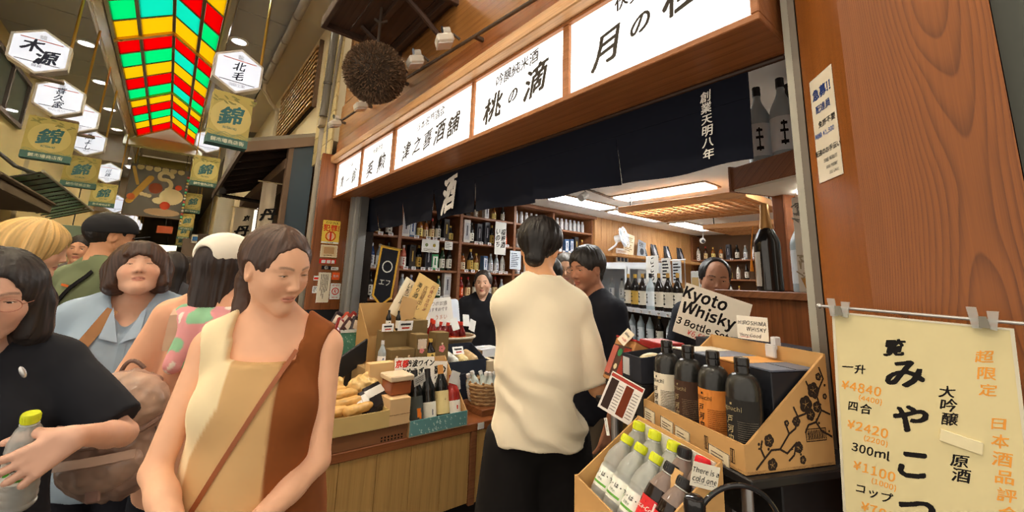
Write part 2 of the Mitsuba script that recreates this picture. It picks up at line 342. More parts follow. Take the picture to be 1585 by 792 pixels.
part(k, 'rib', W_(sum([rafter(y, 0.045, -0.05) for y in (2.67, 6.01, 9.35, 12.69, 16.03)], []), 'metal', lin(206, 160, 60)))
pm = {(s, j): pane_mesh(e, a, b) for s, e in (('l', EL), ('r', ER)) for j, (a, b) in enumerate(((0, 0.58), (0.58, 1.0)))}
PANE_SH = {}
for i in range(20):
    c = ['red', 'green', 'yellow'][(i - 10) % 3]
    for (s, j), m in pm.items():
        cc = 'cyan' if c == 'green' and ((s == 'r' and j == 0) or i < 9 and j == 0) else c
        sh = PANE_SH.setdefault((s, j, cc), shape(m, 'glass_' + cc, smooth=False))
        part(k, 'pane', sh, TR(0, 2.67 + 0.668 * i, 0))
# its far end, and the next bay of the arcade with another small roof of panes
k = struct('beam'); whole(k, W_([box(-1.5, 0.35, 16.05, 16.3, 5.02, 5.22), box(-1.5, 0.35, 16.12, 16.25, 5.22, 5.34)], 'matte', lin(170, 172, 128)))
gab = prism([(-1.4, 5.3), (-1.3, 5.4), (-0.51, 5.88), (0.22, 5.4), (0.26, 5.3)], 0.05); whole(struct('wall_gable'), W_(xf(gab, frame((0, 16.35, 0), (1, 0, 0), (0, 0, 1), (0, -1, 0))), 'matte', lin(176, 160, 140)))
k = struct('skylight'); fr = [box(-1.4, 0.4, 18.9, 19.0, 4.95, 5.3)]; part(k, 'end_panel', W_([xf(gab, frame((0, y, 0), (1, 0, 0), (0, 0, 1), (0, -1, 0))) for y in (19.25, 25.75)], 'matte', lin(150, 140, 120)))
whole(k, W_(fr + sum([rafter(19.3 + 0.8 * i, 0.02, -0.01) for i in range(8)], []), 'metal', lin(120, 110, 60)))
for i in range(8):
    c = ['red', 'green', 'yellow'][(i * 2) % 3]
    for (s, j), m in pm.items(): part(k, 'pane', PANE_SH.setdefault((s, j, c), shape(m, 'glass_' + c, smooth=False)), TR(0, 19.3 + 0.8 * i, 0) @ np.diag([1, 1.18, 1, 1.0]))
# ceiling lamps of the arcade: a bright disc in a white ring
ring = W_(xf(lathe([(0.105, 0.0), (0.14, 0.0), (0.14, 0.012), (0.105, 0.02), (0.105, 0.0)], 20), rotm([1, 0, 0], 180)), 'satin', lin(225, 225, 220))
disc = trimesh.creation.cylinder(0.105, 0.006, sections=20)
ORD = 'first second third fourth fifth sixth seventh eighth ninth tenth eleventh twelfth thirteenth fourteenth'.split()
DL = shape(disc, 'matte', lin(250, 240, 225), False)
for side, x in (('left', -1.64), ('right', 0.40)):
    for i in range(-4, 9):
        y = 7.95 + 1.95 * i
        if 0 < y < 24:
            n = len([q for q in labels if q.startswith('ceiling_lamp') and '__' not in q and labels[q]['group'].endswith(side)])
            k = thing('ceiling_lamp', '%s round ceiling lamp %s the coloured glass roof, counted from the camera' % (ORD[n], 'left of' if side == 'left' else 'right of'), 'lamp', 'round ceiling lamps, ' + side)
            part(k, 'ring', ring, TR(x, y, 5.314)); part(k, 'bulb', {**DL, **emitter((350, 297, 218), 1.5)}, TR(x, y, 5.306))
# left building: beige wall, dark window band, low canopy edge; the roof beyond
k = struct('wall_left'); whole(k, W_([box(-2.9, -2.62, 3.5, 13.0, 2.2, 5.36), box(-3.0, -2.75, 13.0, 42, 0, 5.36)], 'matte', C_BEIGE))
part(k, 'panel', W_([box(-2.9, -2.63, 13.0, 13.4, 2.2, 4.4)], 'matte', lin(150, 138, 112)))
k = struct('window'); whole(k, W_([box(-2.64, -2.56, 9.62, 9.70, 4.05, 4.98), box(-2.64, -2.56, 11.92, 12.0, 4.05, 4.98), box(-2.64, -2.56, 9.62, 12.0, 4.05, 4.13), box(-2.64, -2.56, 9.62, 12.0, 4.90, 4.98), box(-2.64, -2.56, 10.85, 10.93, 4.05, 4.98)], 'satin', lin(52, 46, 42)))
for a, b in ((9.71, 10.84), (10.94, 11.91)): part(k, 'pane', W_(box(-2.61, -2.602, a, b, 4.13, 4.90), 'mirror_dark', lin(60, 68, 60)))
k = struct('trim'); whole(k, W_([box(-2.62, -1.95, 8.6, 12.2, 2.50, 2.66, 0.02), box(-2.62, -1.90, 8.6, 12.2, 2.66, 2.72, 0.02)], 'matte', lin(104, 92, 76)))
whole(struct('wall_left'), W_(box(-3.0, -2.72, 3.5, 13.0, 0, 2.2), 'matte', lin(84, 74, 64)))
# right neighbour: cream upper wall, soffit, louvred vent, gutter, pipes
k = struct('wall_neighbour'); whole(k, W_([box(1.42, 1.62, 5.8, 13.2, 3.3, 5.36), box(1.42, 1.62, 13.2, 42, 0, 5.36)], 'matte', lin(206, 192, 160)))
whole(struct('ceiling_soffit'), W_(trimesh.Trimesh([(0.99, 5, 5.27), (1.43, 5, 5.34), (1.43, 13.2, 5.34), (0.99, 13.2, 5.27)], [(0, 2, 1), (0, 3, 2)], process=False), 'matte', lin(200, 188, 164)))
for i in range(9): part(k, 'siding', W_(box(1.40, 1.43, 5.48, 6.35, 3.02 + 0.2 * i, 3.212 + 0.2 * i, 0.004), 'matte', lin(196, 178, 130)))
whole(struct('wall_neighbour'), W_(box(1.70, 1.8, 5.8, 13.2, 0, 3.4), 'matte', lin(60, 44, 34)))
whole(struct('wall_far'), W_(box(-3.0, 1.8, 41.8, 42, 0, 5.4), 'matte', lin(150, 140, 120)))
k = struct('wall_gable'); whole(k, W_([box(-2.7, -1.35, 16.4, 16.5, 4.5, 5.35), box(-2.7, -1.5, 24.4, 24.5, 3.8, 5.35)], 'matte', lin(120, 108, 98)))
# ------------------------------------------------------------------ lantern signs and banners along the arcade
def hexa(r): return Polygon([(r * 1.0 * math.sin(a), r * math.cos(a)) for a in np.linspace(0, 6.283185, 7)[:-1]])
HEX, HEXI = hexa(0.30), hexa(0.272)
GOLD = lin(176, 138, 66)
hx_frame = shape([xf(trimesh.creation.extrude_polygon(HEX.difference(HEXI), 0.17, engine='earcut'), TR(0, 0, -0.17)), xf(trimesh.creation.extrude_polygon(HEX, 0.01, engine='earcut'), TR(0, 0, -0.175))], 'satin', lin(206, 204, 200))
hx_face = shape(trimesh.creation.extrude_polygon(HEXI, 0.004, engine='earcut').apply_translation((0, 0, -0.006)), 'matte', lin(170, 172, 178))
def to_us(x, y, z, yaw=0): return facing((x, y, z), (math.cos(math.radians(yaw)), math.sin(math.radians(yaw)), 0))
def lantern(x, y, z, big, small, label, vertical=True, lift=0.10, bs=0.10, grp='hexagonal lantern signs'):
    k = thing('hexagon_lantern', label, 'sign', grp); M = to_us(x, y, z, 4)
    part(k, 'frame', hx_frame, M); part(k, 'lit_face', {**hx_face, **emitter((0.58, 0.62, 0.70), 0.5)}, M)
    it = [(rect(-0.18, 0.18, 0.135, 0.145), lin(200, 110, 90), False), (rect(-0.19, 0.19, -0.155, -0.145), lin(110, 110, 120), False), (writing('錦', 0.065, (0, 0.185)), lin(150, 150, 156), False), (writing(small, 0.045, (0, -0.19)), lin(140, 140, 150), False)]
    if isinstance(big, str): it.append((writing(big, bs, vertical=vertical, rough=0.8), lin(40, 44, 60), False))
    else: it += [(writing(c, s, p, rough=0.8, bold=0.8), lin(40, 44, 60), False) for c, s, p in big]
    part(k, 'lettering', shape(it, 'print'), M @ TR(0, 0, 0.0005))
    part(k, 'pole', shape(tube([(0.24, 0.16, -0.09), (0.24, 5.365 - z, -0.09)], 0.016, 8), 'metal', GOLD), M); part(k, 'bracket', shape([cbox((0.10, -0.30, -0.10), (0.30, 0.035, 0.10), 0.01)], 'satin', lin(120, 104, 90)), M)
    return k
LL = [(-1.6, 7.44, 4.10, [('木', 0.20, (-0.07, 0.055)), ('源', 0.20, (0.07, -0.065))], '雑貨', 'hexagonal lantern sign nearest to us on the left, two large brush characters'), (-1.6, 8.84, 3.95, '喜久家', 'めんるい', 'second hexagonal lantern sign on the left, above a green banner'), (-1.6, 10.4, 4.11, '', '京野菜', 'blank bright hexagonal lantern half hidden behind the second one on the left'), (-1.6, 11.76, 3.98, '魚よし', '鮮魚', 'hexagonal lantern sign with three hiragana-style characters, left row'), (-1.6, 15.5, 4.01, '川政', '湯波', 'smallest readable hexagonal lantern sign, far left row')]
for x, y, z, big, sm, lb in LL: lantern(x, y, z, big if big else [('京', 0.001, (0, 0))], sm, lb, bs=0.11)
lantern(0.35, 6.0, 3.98, '北毛', '油脂工業', 'hexagonal lantern sign nearest to us on the right above the green banner', bs=0.13)
lantern(0.35, 12.5, 4.64, '龍', '宇治茶', 'smaller hexagonal lantern sign behind the nearest right-hand banner', bs=0.12)
for i in range(6): lantern(-1.50, 17.6 + 2.0 * i, 3.42 + 0.02 * i, [('京', 0.001, (0, 0))], '錦', f'{ORD[i]} of the distant white lanterns left of the painted board', grp='distant white lanterns')
def banner(x, y, z, label, w=0.50, h=0.62, d=0.16, up=None):
    k = thing('banner', label, 'banner', 'green and gold market banners'); M = to_us(x, y, z, 5)
    part(k, 'cloth', shape([(box(-w / 2, w / 2, -h / 2, h / 2, -d, 0, 0.004), lin(186, 172, 104))], 'fabric'), M); part(k, 'hem', shape(box(-w / 2 - 0.002, w / 2 + 0.002, -h / 2 - 0.004, -h / 2 + 0.10, -d - 0.002, 0.001), 'fabric', lin(76, 110, 104)), M)
    rng = np.random.default_rng(int(y * 10)); tl = lin(60, 104, 110)
    it = [(disk(0, 0.02, 0.215), lin(206, 192, 128), False), (writing('錦', 0.25, (0, 0.045), 0.0009, rough=0.9, bold=0.6), tl, False), (writing('NISHIKI', 0.040, (0, -0.115), 0.0009, bold=0.6), tl, False), (writing('錦市場商店街', 0.058, (0, -h / 2 + 0.048), 0.0016, bold=1), lin(226, 226, 206), False)]
    for i in range(3): it.append((flat(shapely.LineString([(-0.24 + 0.02 * j, -0.185 - 0.02 * i + 0.012 * math.sin(0.8 * j + i)) for j in range(25)]).buffer(0.003), 0.0009), lin(130, 150, 120), False))
    for i in range(14): it.append((flat(affinity.rotate(affinity.scale(shapely.Point(rng.uniform(-0.22, 0.22), rng.uniform(0.20, 0.29)).buffer(0.02, 4), 1.6, 0.5), rng.uniform(-40, 40)), 0.0007), lin(140, 138, 84), False))
    part(k, 'print', shape(it, 'print'), M); part(k, 'hanger', shape(tube([(-0.2, h / 2, -d / 2), (-0.2, h / 2 + (up or 0.03), -d / 2)], 0.008, 6), 'metal', GOLD), M); part(k, 'hanger', shape(tube([(0.2, h / 2, -d / 2), (0.2, h / 2 + (up or 0.03), -d / 2)], 0.008, 6), 'metal', GOLD), M)
for i, (x, y, z) in enumerate(((-1.6, 8.86, 3.31), (-1.6, 11.74, 3.35), (-1.6, 15.5, 3.40))): banner(x, y, z, ['green and gold market banner nearest to us on the left', 'green and gold market banner in the middle of the left row', 'green and gold market banner farthest along the left row'][i])
for i, (x, y, z) in enumerate(((0.35, 6.0, 3.34), (0.35, 11.0, 3.60), (0.36, 17.6, 3.72), (0.36, 21.5, 3.42), (0.38, 26.0, 3.30), (0.40, 31.0, 3.1))): banner(x, y, z, f'green and gold market banner on the right, {ORD[i]} from us', w=0.46 if i else 0.42, h=0.66, up=5.365 - z - 0.33 if i else None)
# painted board across the arcade
k = thing('painted_board', 'wide dark painted board with cream and gold shapes hung across the arcade', 'painting'); M = to_us(-0.58, 17.2, 3.88)
part(k, 'board', shape(box(-0.72, 0.72, -0.78, 0.80, -0.05, 0, 0.004), 'satin', lin(70, 66, 58)), M)
CR = lin(222, 206, 166); it = [(flat(shapely.LineString(spline([(0.30, 0.55), (0.12, 0.66), (0.0, 0.60), (0.02, 0.44), (0.20, 0.42), (0.30, 0.30), (0.22, 0.12)], 40)).buffer(0.055), 0.001), CR), (flat(shapely.union_all([affinity.scale(shapely.Point(0.36, -0.10).buffer(0.2), 1.5, 1.3), affinity.scale(shapely.Point(0.10, -0.26).buffer(0.12), 1.6, 0.9)]), 0.001), CR), (flat(shapely.LineString([(-0.62, -0.35), (-0.42, 0.05), (-0.22, 0.42)]).buffer(0.085), 0.001), lin(190, 150, 76)), (flat(shapely.LineString([(-0.5, 0.2), (-0.58, 0.45), (-0.66, 0.7)]).buffer(0.04), 0.001), lin(206, 170, 96)), (disk(-0.06, 0.12, 0.17, 0.0012), lin(120, 60, 40)), (disk(0.24, -0.40, 0.13, 0.0014), lin(196, 76, 50)), (disk(0.50, 0.22, 0.09, 0.0014), lin(206, 90, 60)), (disk(-0.60, -0.22, 0.10, 0.0014), lin(200, 110, 70)), (flat(shapely.union_all([shapely.Point(-0.5 + 0.2 * i, 0.74).buffer(0.09) for i in range(6)]), 0.001), lin(210, 196, 150)), (flat(shapely.union_all([shapely.Point(-0.36 + 0.09 * i, -0.10 - 0.02 * i).buffer(0.06) for i in range(3)]), 0.001), CR), (flat(affinity.scale(shapely.Point(0.2, -0.62).buffer(0.2), 2.2, 0.6), 0.001), lin(176, 150, 120))]
part(k, 'painting', shape([(m, c, False) for m, c in it], 'print'), M); part(k, 'frame', shape([box(-0.74, -0.72, -0.80, 0.82, -0.06, 0.01), box(0.72, 0.74, -0.80, 0.82, -0.06, 0.01), box(-0.74, 0.74, 0.80, 0.82, -0.06, 0.01), box(-0.74, 0.74, -0.80, -0.78, -0.06, 0.01)], 'satin', lin(90, 70, 50)), M)
for s_ in (-0.6, 0.6): part(k, 'wire', shape(tube([(s_, 0.82, -0.03), (s_, 1.485, -0.03)], 0.008, 6), 'satin', lin(60, 60, 60)), M)
k = thing('light_string', 'string of small coloured bulbs beside the painted board', 'light string'); 
for i in range(16): part(k, 'bulb', shape(ball((0.12, 17.0 - 0.0 * i, 4.45 - 0.10 * i), 0.035, 1), 'gloss', ((0.75, 0.12, 0.1), (0.1, 0.6, 0.3), (0.8, 0.62, 0.2), (0.8, 0.78, 0.7))[i % 4]))
part(k, 'wire', shape(tube([(0.12, 17.0, 5.3), (0.12, 17.0, 2.9)], 0.012, 6), 'satin', lin(80, 80, 80)))
# right neighbour: lean-to roof, blue-grey wall panel, curtains, louvre, gutter, pipes
k = thing('lean_to_roof', 'tiled lean-to roof with dark rafters beside the sake shop', 'roof')
for i in range(11): 
    y = 6.42 + 0.46 * i; part(k, 'tile_row', shape(trimesh.convex.convex_hull(np.array([(0.56, y, 3.20), (1.45, y, 3.50), (0.56, y + 0.45, 3.20), (1.45, y + 0.45, 3.50), (0.56, y, 3.255 + 0.01 * (i % 2)), (1.45, y, 3.56), (0.56, y + 0.45, 3.245), (1.45, y + 0.45, 3.55)])), 'matte', lin(130, 124, 112)))
for i in range(8): y = 6.62 + 0.62 * i; part(k, 'rafter', shape(trimesh.convex.convex_hull(np.array([(a, y + dy, z + dz) for a, z in ((0.60, 3.205), (1.42, 3.48)) for dy in (0, 0.055) for dz in (0, -0.10)])), 'wood_dark'))
part(k, 'eave_board', shape(trimesh.convex.convex_hull(np.array([(a, y, 3.20 + dz) for a in (0.55, 0.59) for y in (6.40, 11.5) for dz in (0.03, -0.10)])), 'wood_dark')); part(k, 'barge_board', shape(trimesh.convex.convex_hull(np.array([(a, y, z + dz) for a, z in ((0.56, 3.20), (1.45, 3.50)) for y in (6.40, 6.44) for dz in (0.0, -0.14)])), 'matte', lin(120, 100, 84))); part(k, 'lining', shape(trimesh.convex.convex_hull(np.array([(a, y, z) for a, z in ((0.6, 3.198), (1.42, 3.47), (0.6, 3.205), (1.42, 3.49)) for y in (6.45, 11.45)])), 'wood_dark'))
part(k, 'bracket', shape([tube([(0.62, 9.6, 3.08), (0.62, 9.6, 2.92), (1.40, 9.6, 2.88)], 0.035, 8), tube([(0.60, 9.4, 2.98), (0.60, 9.9, 2.98)], 0.06, 8)], 'satin', lin(40, 34, 32)))
k = struct('wall_panel'); whole(k, W_(box(1.15, 1.44, 6.44, 6.52, 0, 3.37), 'satin', lin(64, 78, 88)))
whole(struct('trim'), W_([box(1.10, 1.16, 6.42, 6.56, 0, 3.34), box(1.08, 1.42, 6.5, 11.3, 2.95, 3.10)], 'matte', lin(108, 88, 72)))
for i, (x0, x1, y, z0, z1, tx, lb) in enumerate(((0.90, 1.09, 6.9, 1.95, 2.80, [('丹', 0.20, (0.03, -0.05))], 'white shop curtain with one big black character nearest the blue-grey wall'), (0.80, 1.08, 8.9, 1.95, 2.64, [('丹', 0.22, (0.0, -0.08)), ('京', 0.10, (0.05, 0.16))], 'white shop curtain with two black characters further along'))):
    k = thing('shop_curtain', lb, 'curtain', 'curtains of the next shop'); M = to_us((x0 + x1) / 2, y, (z0 + z1) / 2); w, h = x1 - x0, z1 - z0
    n = 9; V = np.array([((s - 0.5) * w, (t - 0.5) * h, 0.012 * math.sin(9 * s + 2 * t)) for t in np.linspace(0, 1, 5) for s in np.linspace(0, 1, n)]); Fq = [(a, a + 1, a + n + 1, a + n) for j in range(4) for a in range(j * n, j * n + n - 1)]
    part(k, 'cloth', shape((trimesh.Trimesh(np.vstack([V, V - (0, 0, 0.003)]), [f for q in Fq for f in ((q[0], q[1], q[2]), (q[0], q[2], q[3]))] + [f for q in Fq for f in ((q[0] + 5 * n, q[2] + 5 * n, q[1] + 5 * n), (q[0] + 5 * n, q[3] + 5 * n, q[2] + 5 * n))], process=False), lin(214, 198, 172), True), 'fabric'), M)
    part(k, 'lettering', shape([writing(c, s, p, 0.014, rough=1.0, bold=1.2) for c, s, p in tx], 'print', INK, False), M); part(k, 'rod', shape(tube([(-w / 2 - 0.06, h / 2, 0), (w / 2 + 0.08, h / 2, 0)], 0.010, 6), 'matte', lin(190, 170, 130)), M)
k = thing('louvre_vent', 'big louvred vent of brown slats high on the cream wall', 'vent'); part(k, 'frame', shape([box(1.36, 1.42, 6.62, 6.66, 4.02, 5.14), box(1.36, 1.42, 9.40, 9.44, 4.25, 5.10)], 'matte', lin(80, 62, 46)))
for i in range(12): z = 4.10 + 0.085 * i; part(k, 'slat', shape(trimesh.convex.convex_hull(np.array([(x, y, z + dz) for (x, dz) in ((1.335, -0.028), (1.335, 0.012), (1.40, 0.010), (1.40, 0.022)) for y in (6.66, 9.40)])), 'satin', lin(178, 140, 92)))
part(k, 'back', shape(box(1.414, 1.419, 6.66, 9.40, 4.04, 5.12), 'matte', lin(36, 28, 22)))
k = thing('gutter', 'grey round gutter along the cream soffit with a white downpipe', 'gutter'); part(k, 'channel', shape(tube([(0.96, 5.0, 5.22), (0.98, 9.15, 5.22)], 0.06, 14), 'satin', lin(140, 132, 122)))
for i in range(5): part(k, 'clip', shape(tube([(0.96, 5.5 + 0.85 * i, 5.22), (0.96, 5.53 + 0.85 * i, 5.22)], 0.068, 14), 'satin', lin(110, 100, 92)))
part(k, 'downpipe', shape(tube([(0.98, 9.15, 5.18), (0.99, 9.2, 5.08), (1.2, 9.6, 4.98), (1.34, 9.75, 4.90), (1.36, 9.76, 4.7), (1.36, 9.76, 3.6)], 0.04, 10), 'satin', lin(190, 176, 150)))
k = thing('downpipe', 'tall dark grey downpipe between the cream wall and the sake shop', 'pipe'); part(k, 'pipe', shape(tube([(1.36, 5.72, 5.33), (1.36, 5.85, 3.62)], 0.055, 14), 'satin', lin(92, 88, 82))); part(k, 'pipe', shape(tube([(1.40, 5.95, 3.52), (1.40, 5.95, 0.0)], 0.045, 14), 'satin', lin(150, 142, 130))); part(k, 'elbow', shape(box(1.33, 1.45, 5.84, 6.0, 3.48, 3.64, 0.02), 'satin', lin(150, 134, 108)))
for z in (4.9, 4.1): part(k, 'clip', shape(tube([(1.36, 5.755 + (4.9 - z) * 0.06, z), (1.36, 5.757 + (4.9 - z) * 0.06, z - 0.03)], 0.063, 14), 'satin', lin(70, 66, 62)))
k = thing('cable', 'thin dark cable running down the cream wall by the downpipe', 'cable'); part(k, 'wire', shape(tube([(1.41, 5.95, 5.3), (1.41, 6.1, 4.7), (1.41, 6.05, 4.2), (1.41, 6.02, 3.6)], 0.010, 6), 'satin', lin(50, 40, 36))); part(k, 'wire', shape(tube([(1.38, 5.45, 4.9), (1.38, 5.6, 3.9), (1.40, 5.70, 3.45), (1.42, 5.66, 2.95)], 0.022, 8), 'satin', lin(120, 112, 100)))
# left side: green glass awning and its arms
k = thing('glass_awning', 'greenish glass awning on dark arms low on the left side of the arcade', 'awning')
for i in range(12): part(k, 'pane', shape(trimesh.convex.convex_hull(np.array([(x, y, z + dz) for x, z in ((-2.55, 2.72), (-1.85, 3.02)) for y in (10.3 + 0.5 * i, 10.76 + 0.5 * i) for dz in (0, 0.012)])), 'gloss', (lin(96, 140, 116), lin(120, 150, 140), lin(70, 110, 92))[i % 3]))
for i in range(13): y = 10.28 + 0.5 * i; part(k, 'bar', shape(tube([(-2.6, y, 2.70), (-1.83, y, 3.03)], 0.018, 6), 'satin', lin(50, 54, 50)))
part(k, 'edge_bar', shape(tube([(-1.83, 10.2, 3.03), (-1.83, 16.4, 3.03)], 0.022, 8), 'metal', lin(200, 200, 190)))
for y in (10.5, 13.0, 15.5): part(k, 'arm', shape(tube([(-2.6, y, 3.45), (-2.2, y, 3.1), (-1.9, y, 3.0)], 0.03, 8), 'satin', lin(40, 40, 40)))
k = thing('shop_signboard', 'small blue and white signboard far down the right side', 'sign'); part(k, 'board', shape(box(0.55, 0.95, 19.8, 19.9, 2.50, 2.82), 'matte', C_WHITE)); part(k, 'print', shape(box(0.58, 0.92, 19.795, 19.8, 2.58, 2.74), 'print', lin(60, 110, 170))); part(k, 'post', shape(tube([(0.75, 19.85, 0), (0.75, 19.85, 2.5)], 0.03), 'satin', lin(120, 120, 120)))
whole(struct('pillar'), W_(tube([(1.05, 14.5, 0), (1.05, 14.5, 5.3)], 0.20, 16), 'matte', lin(190, 186, 176)))
for i, (x, y, z, w, h, c) in enumerate(((0.62, 24, 2.3, 0.5, 1.2, lin(96, 84, 76)), (-0.2, 30, 2.55, 0.9, 0.5, lin(226, 206, 150)), (-0.35, 26, 3.35, 0.6, 0.35, lin(206, 110, 80)), (0.9, 17.5, 2.2, 0.5, 1.0, lin(70, 60, 56)), (-1.9, 22, 2.4, 0.8, 1.0, lin(150, 130, 104)), (-2.3, 17.4, 2.2, 0.6, 0.9, lin(120, 140, 126)))):
    k = thing('hanging_sign', ['dark', 'lit cream', 'orange', 'brown', 'tan', 'pale green'][i] + ' shop sign hanging ' + ['far down the right side', 'across the far end of the arcade', 'above the far end of the arcade', 'by the pale round pillar', 'far down the left side', 'under the glass awning'][i], 'sign'); part(k, 'board', {**shape(box(x - w / 2, x + w / 2, y, y + 0.06, z - h / 2, z + h / 2, 0.01), 'matte', c), **(emitter((1.5, 1.3, 0.9), 0.3) if i == 1 else {})}); part(k, 'hanger', shape(tube([(x, y + 0.03, z + h / 2), (x, y + 0.03, 5.365)], 0.015, 6), 'satin', lin(60, 60, 60)))
# ------------------------------------------------------------------ lit sign over the shop
SX = 1.30
k = thing('sign_box', 'long lit shop sign of five white panels above the navy noren', 'sign')
DIV = [(4.66, 3.945), (3.90, 3.21), (3.145, 2.035), (2.005, 1.262), (1.222, 0.452)]
fr = [box(SX - 0.015, 1.56, 0.425, 4.70, 2.31, 2.335, 0.003), box(SX - 0.015, 1.52, 0.425, 4.70, 2.69, 2.705, 0.003), box(SX - 0.015, 1.56, 0.425, 0.45, 2.335, 2.69, 0.003), box(SX - 0.015, 1.56, 4.668, 4.70, 2.335, 2.69, 0.003)]
part(k, 'frame', shape(fr, 'wood_sign')); scene['wood_sign'] = wood(lin(128, 76, 42), lin(176, 116, 70), 1.2, 1, 0.4)
part(k, 'back', shape(box(1.36, 1.50, 0.46, 4.66, 2.34, 2.688), 'matte', C_WHITE))
for (a, b), (c, d) in zip(DIV[:-1], DIV[1:]): part(k, 'divider', shape(box(SX - 0.008, 1.36, c, b, 2.335, 2.69, 0.003), 'wood_sign'))
for a, b in DIV:
    part(k, 'light_panel', {**shape(box(SX + 0.006, SX + 0.012, b + 0.002, a - 0.002, 2.337, 2.688), 'matte', C_WHITE), **emitter((1.75, 1.70, 1.58), 5.0)})
def on_x(x, y, z): return facing((x, y, z), (0, -1, 0))
SIGN = [(4.30, [('清', 0.13, 0.19, -0.05), ('一', 0.11, 0.0, -0.05), ('翁', 0.13, -0.18, -0.04)], '山本本家', 0.055, 0.09),
        (3.555, [('英', 0.15, 0.13, -0.055), ('勲', 0.16, -0.13, -0.045)], '齊藤酒造', 0.055, 0.10),
        (2.59, [('津', 0.145, 0.34, -0.055), ('之', 0.125, 0.17, -0.05), ('喜', 0.14, 0.0, -0.045), ('酒', 0.145, -0.17, -0.035), ('舗', 0.15, -0.35, -0.03)], '日本名門酒会', 0.07, 0.10),
        (1.635, [('桃', 0.165, 0.18, -0.05), ('の', 0.085, 0.0, -0.035), ('滴', 0.18, -0.18, -0.015)], '吟醸純米酒', 0.072, 0.110),
        (0.84, [('月', 0.155, 0.18, -0.035), ('の', 0.10, 0.01, 0.0), ('桂', 0.165, -0.17, 0.045)], '伏見の酒', 0.075, 0.15)]
for yc, big, small, hs, dz in SIGN:
    ms = [writing(ch, s, (-dy, dzz), 0.0, rough=1.0, bold=0.2) for ch, s, dy, dzz in big]
    ms.append(writing(small, hs, (0.02, dz), 0.0, rough=0.6, rot=4, bold=0.3))
    part(k, 'lettering', shape(ms, 'print', lin(70, 66, 60), False), on_x(SX + 0.001, yc, 2.512))
# ------------------------------------------------------------------ noren
NX = 1.56
k = thing('noren_curtain', 'dark navy noren curtain with white lettering hanging under the lit sign', 'curtain')
NAVY = lin(20, 24, 36)
yb = [4.62, 4.10, 3.52, 2.93, 2.345, 1.76, 1.165, 0.57]
def cloth_strip(y0, y1, z0, z1, seed, open_=0.012):
    rng = np.random.default_rng(seed); n, m = 14, 12; ph = rng.uniform(0, 6, 3)
    V = []
    for j in range(m + 1):
        t = j / m; z = z1 + (z0 - z1) * t
        for i in range(n + 1):
            s = i / n; e = open_ * t
            y = y0 - e + (y1 - y0 + 2 * e) * s
            V.append((NX + t * (0.018 * math.sin(3.2 * s + ph[0]) + 0.010 * math.sin(9 * s + ph[1] + t)) + 0.03 * t, y, z + 0.008 * t * math.sin(6 * s + ph[2])))
    V = np.array(V); Fc = []
    for j in range(m):
        for i in range(n):
            a = j * (n + 1) + i; Fc += [(a, a + n + 1, a + 1), (a + 1, a + n + 1, a + n + 2)]
    back = V + (0.003, 0, 0); q = len(V)
    Fb = [(a + q, c + q, b + q) for a, b, c in Fc]
    return trimesh.Trimesh(np.vstack([V, back]), Fc + Fb, process=False)
part(k, 'band', shape(box(NX - 0.002, NX + 0.003, 0.57, 4.62, 2.19, 2.325), 'fabric', NAVY))
for i in range(7): part(k, 'panel', shape(cloth_strip(yb[i], yb[i + 1], 1.958 + 0.006 * (i % 2), 2.192, i), 'fabric', NAVY, True))
part(k, 'rod', shape(tube([(NX, 0.45, 2.30), (NX, 4.66, 2.30)], 0.011), 'satin', lin(60, 40, 28)))
WT = lin(236, 234, 226)
part(k, 'lettering', shape(flat(affinity.scale(text_poly('酒', 0.22, bold=1.2, rough=1.0), 0.85, 1.2)), 'print', WT, False), on_x(NX - 0.014, 2.665, 2.115))
part(k, 'lettering', shape(writing('創業天明八年', 0.046, vertical=True, gap=1.02, rough=0.5, bold=0.6), 'print', WT, False), on_x(NX - 0.012, 0.725, 2.125))
part(k, 'lettering', shape(writing('津之喜', 0.04, vertical=True, gap=1.02, rough=0.5), 'print', WT, False), on_x(NX - 0.012, 4.5, 2.12))
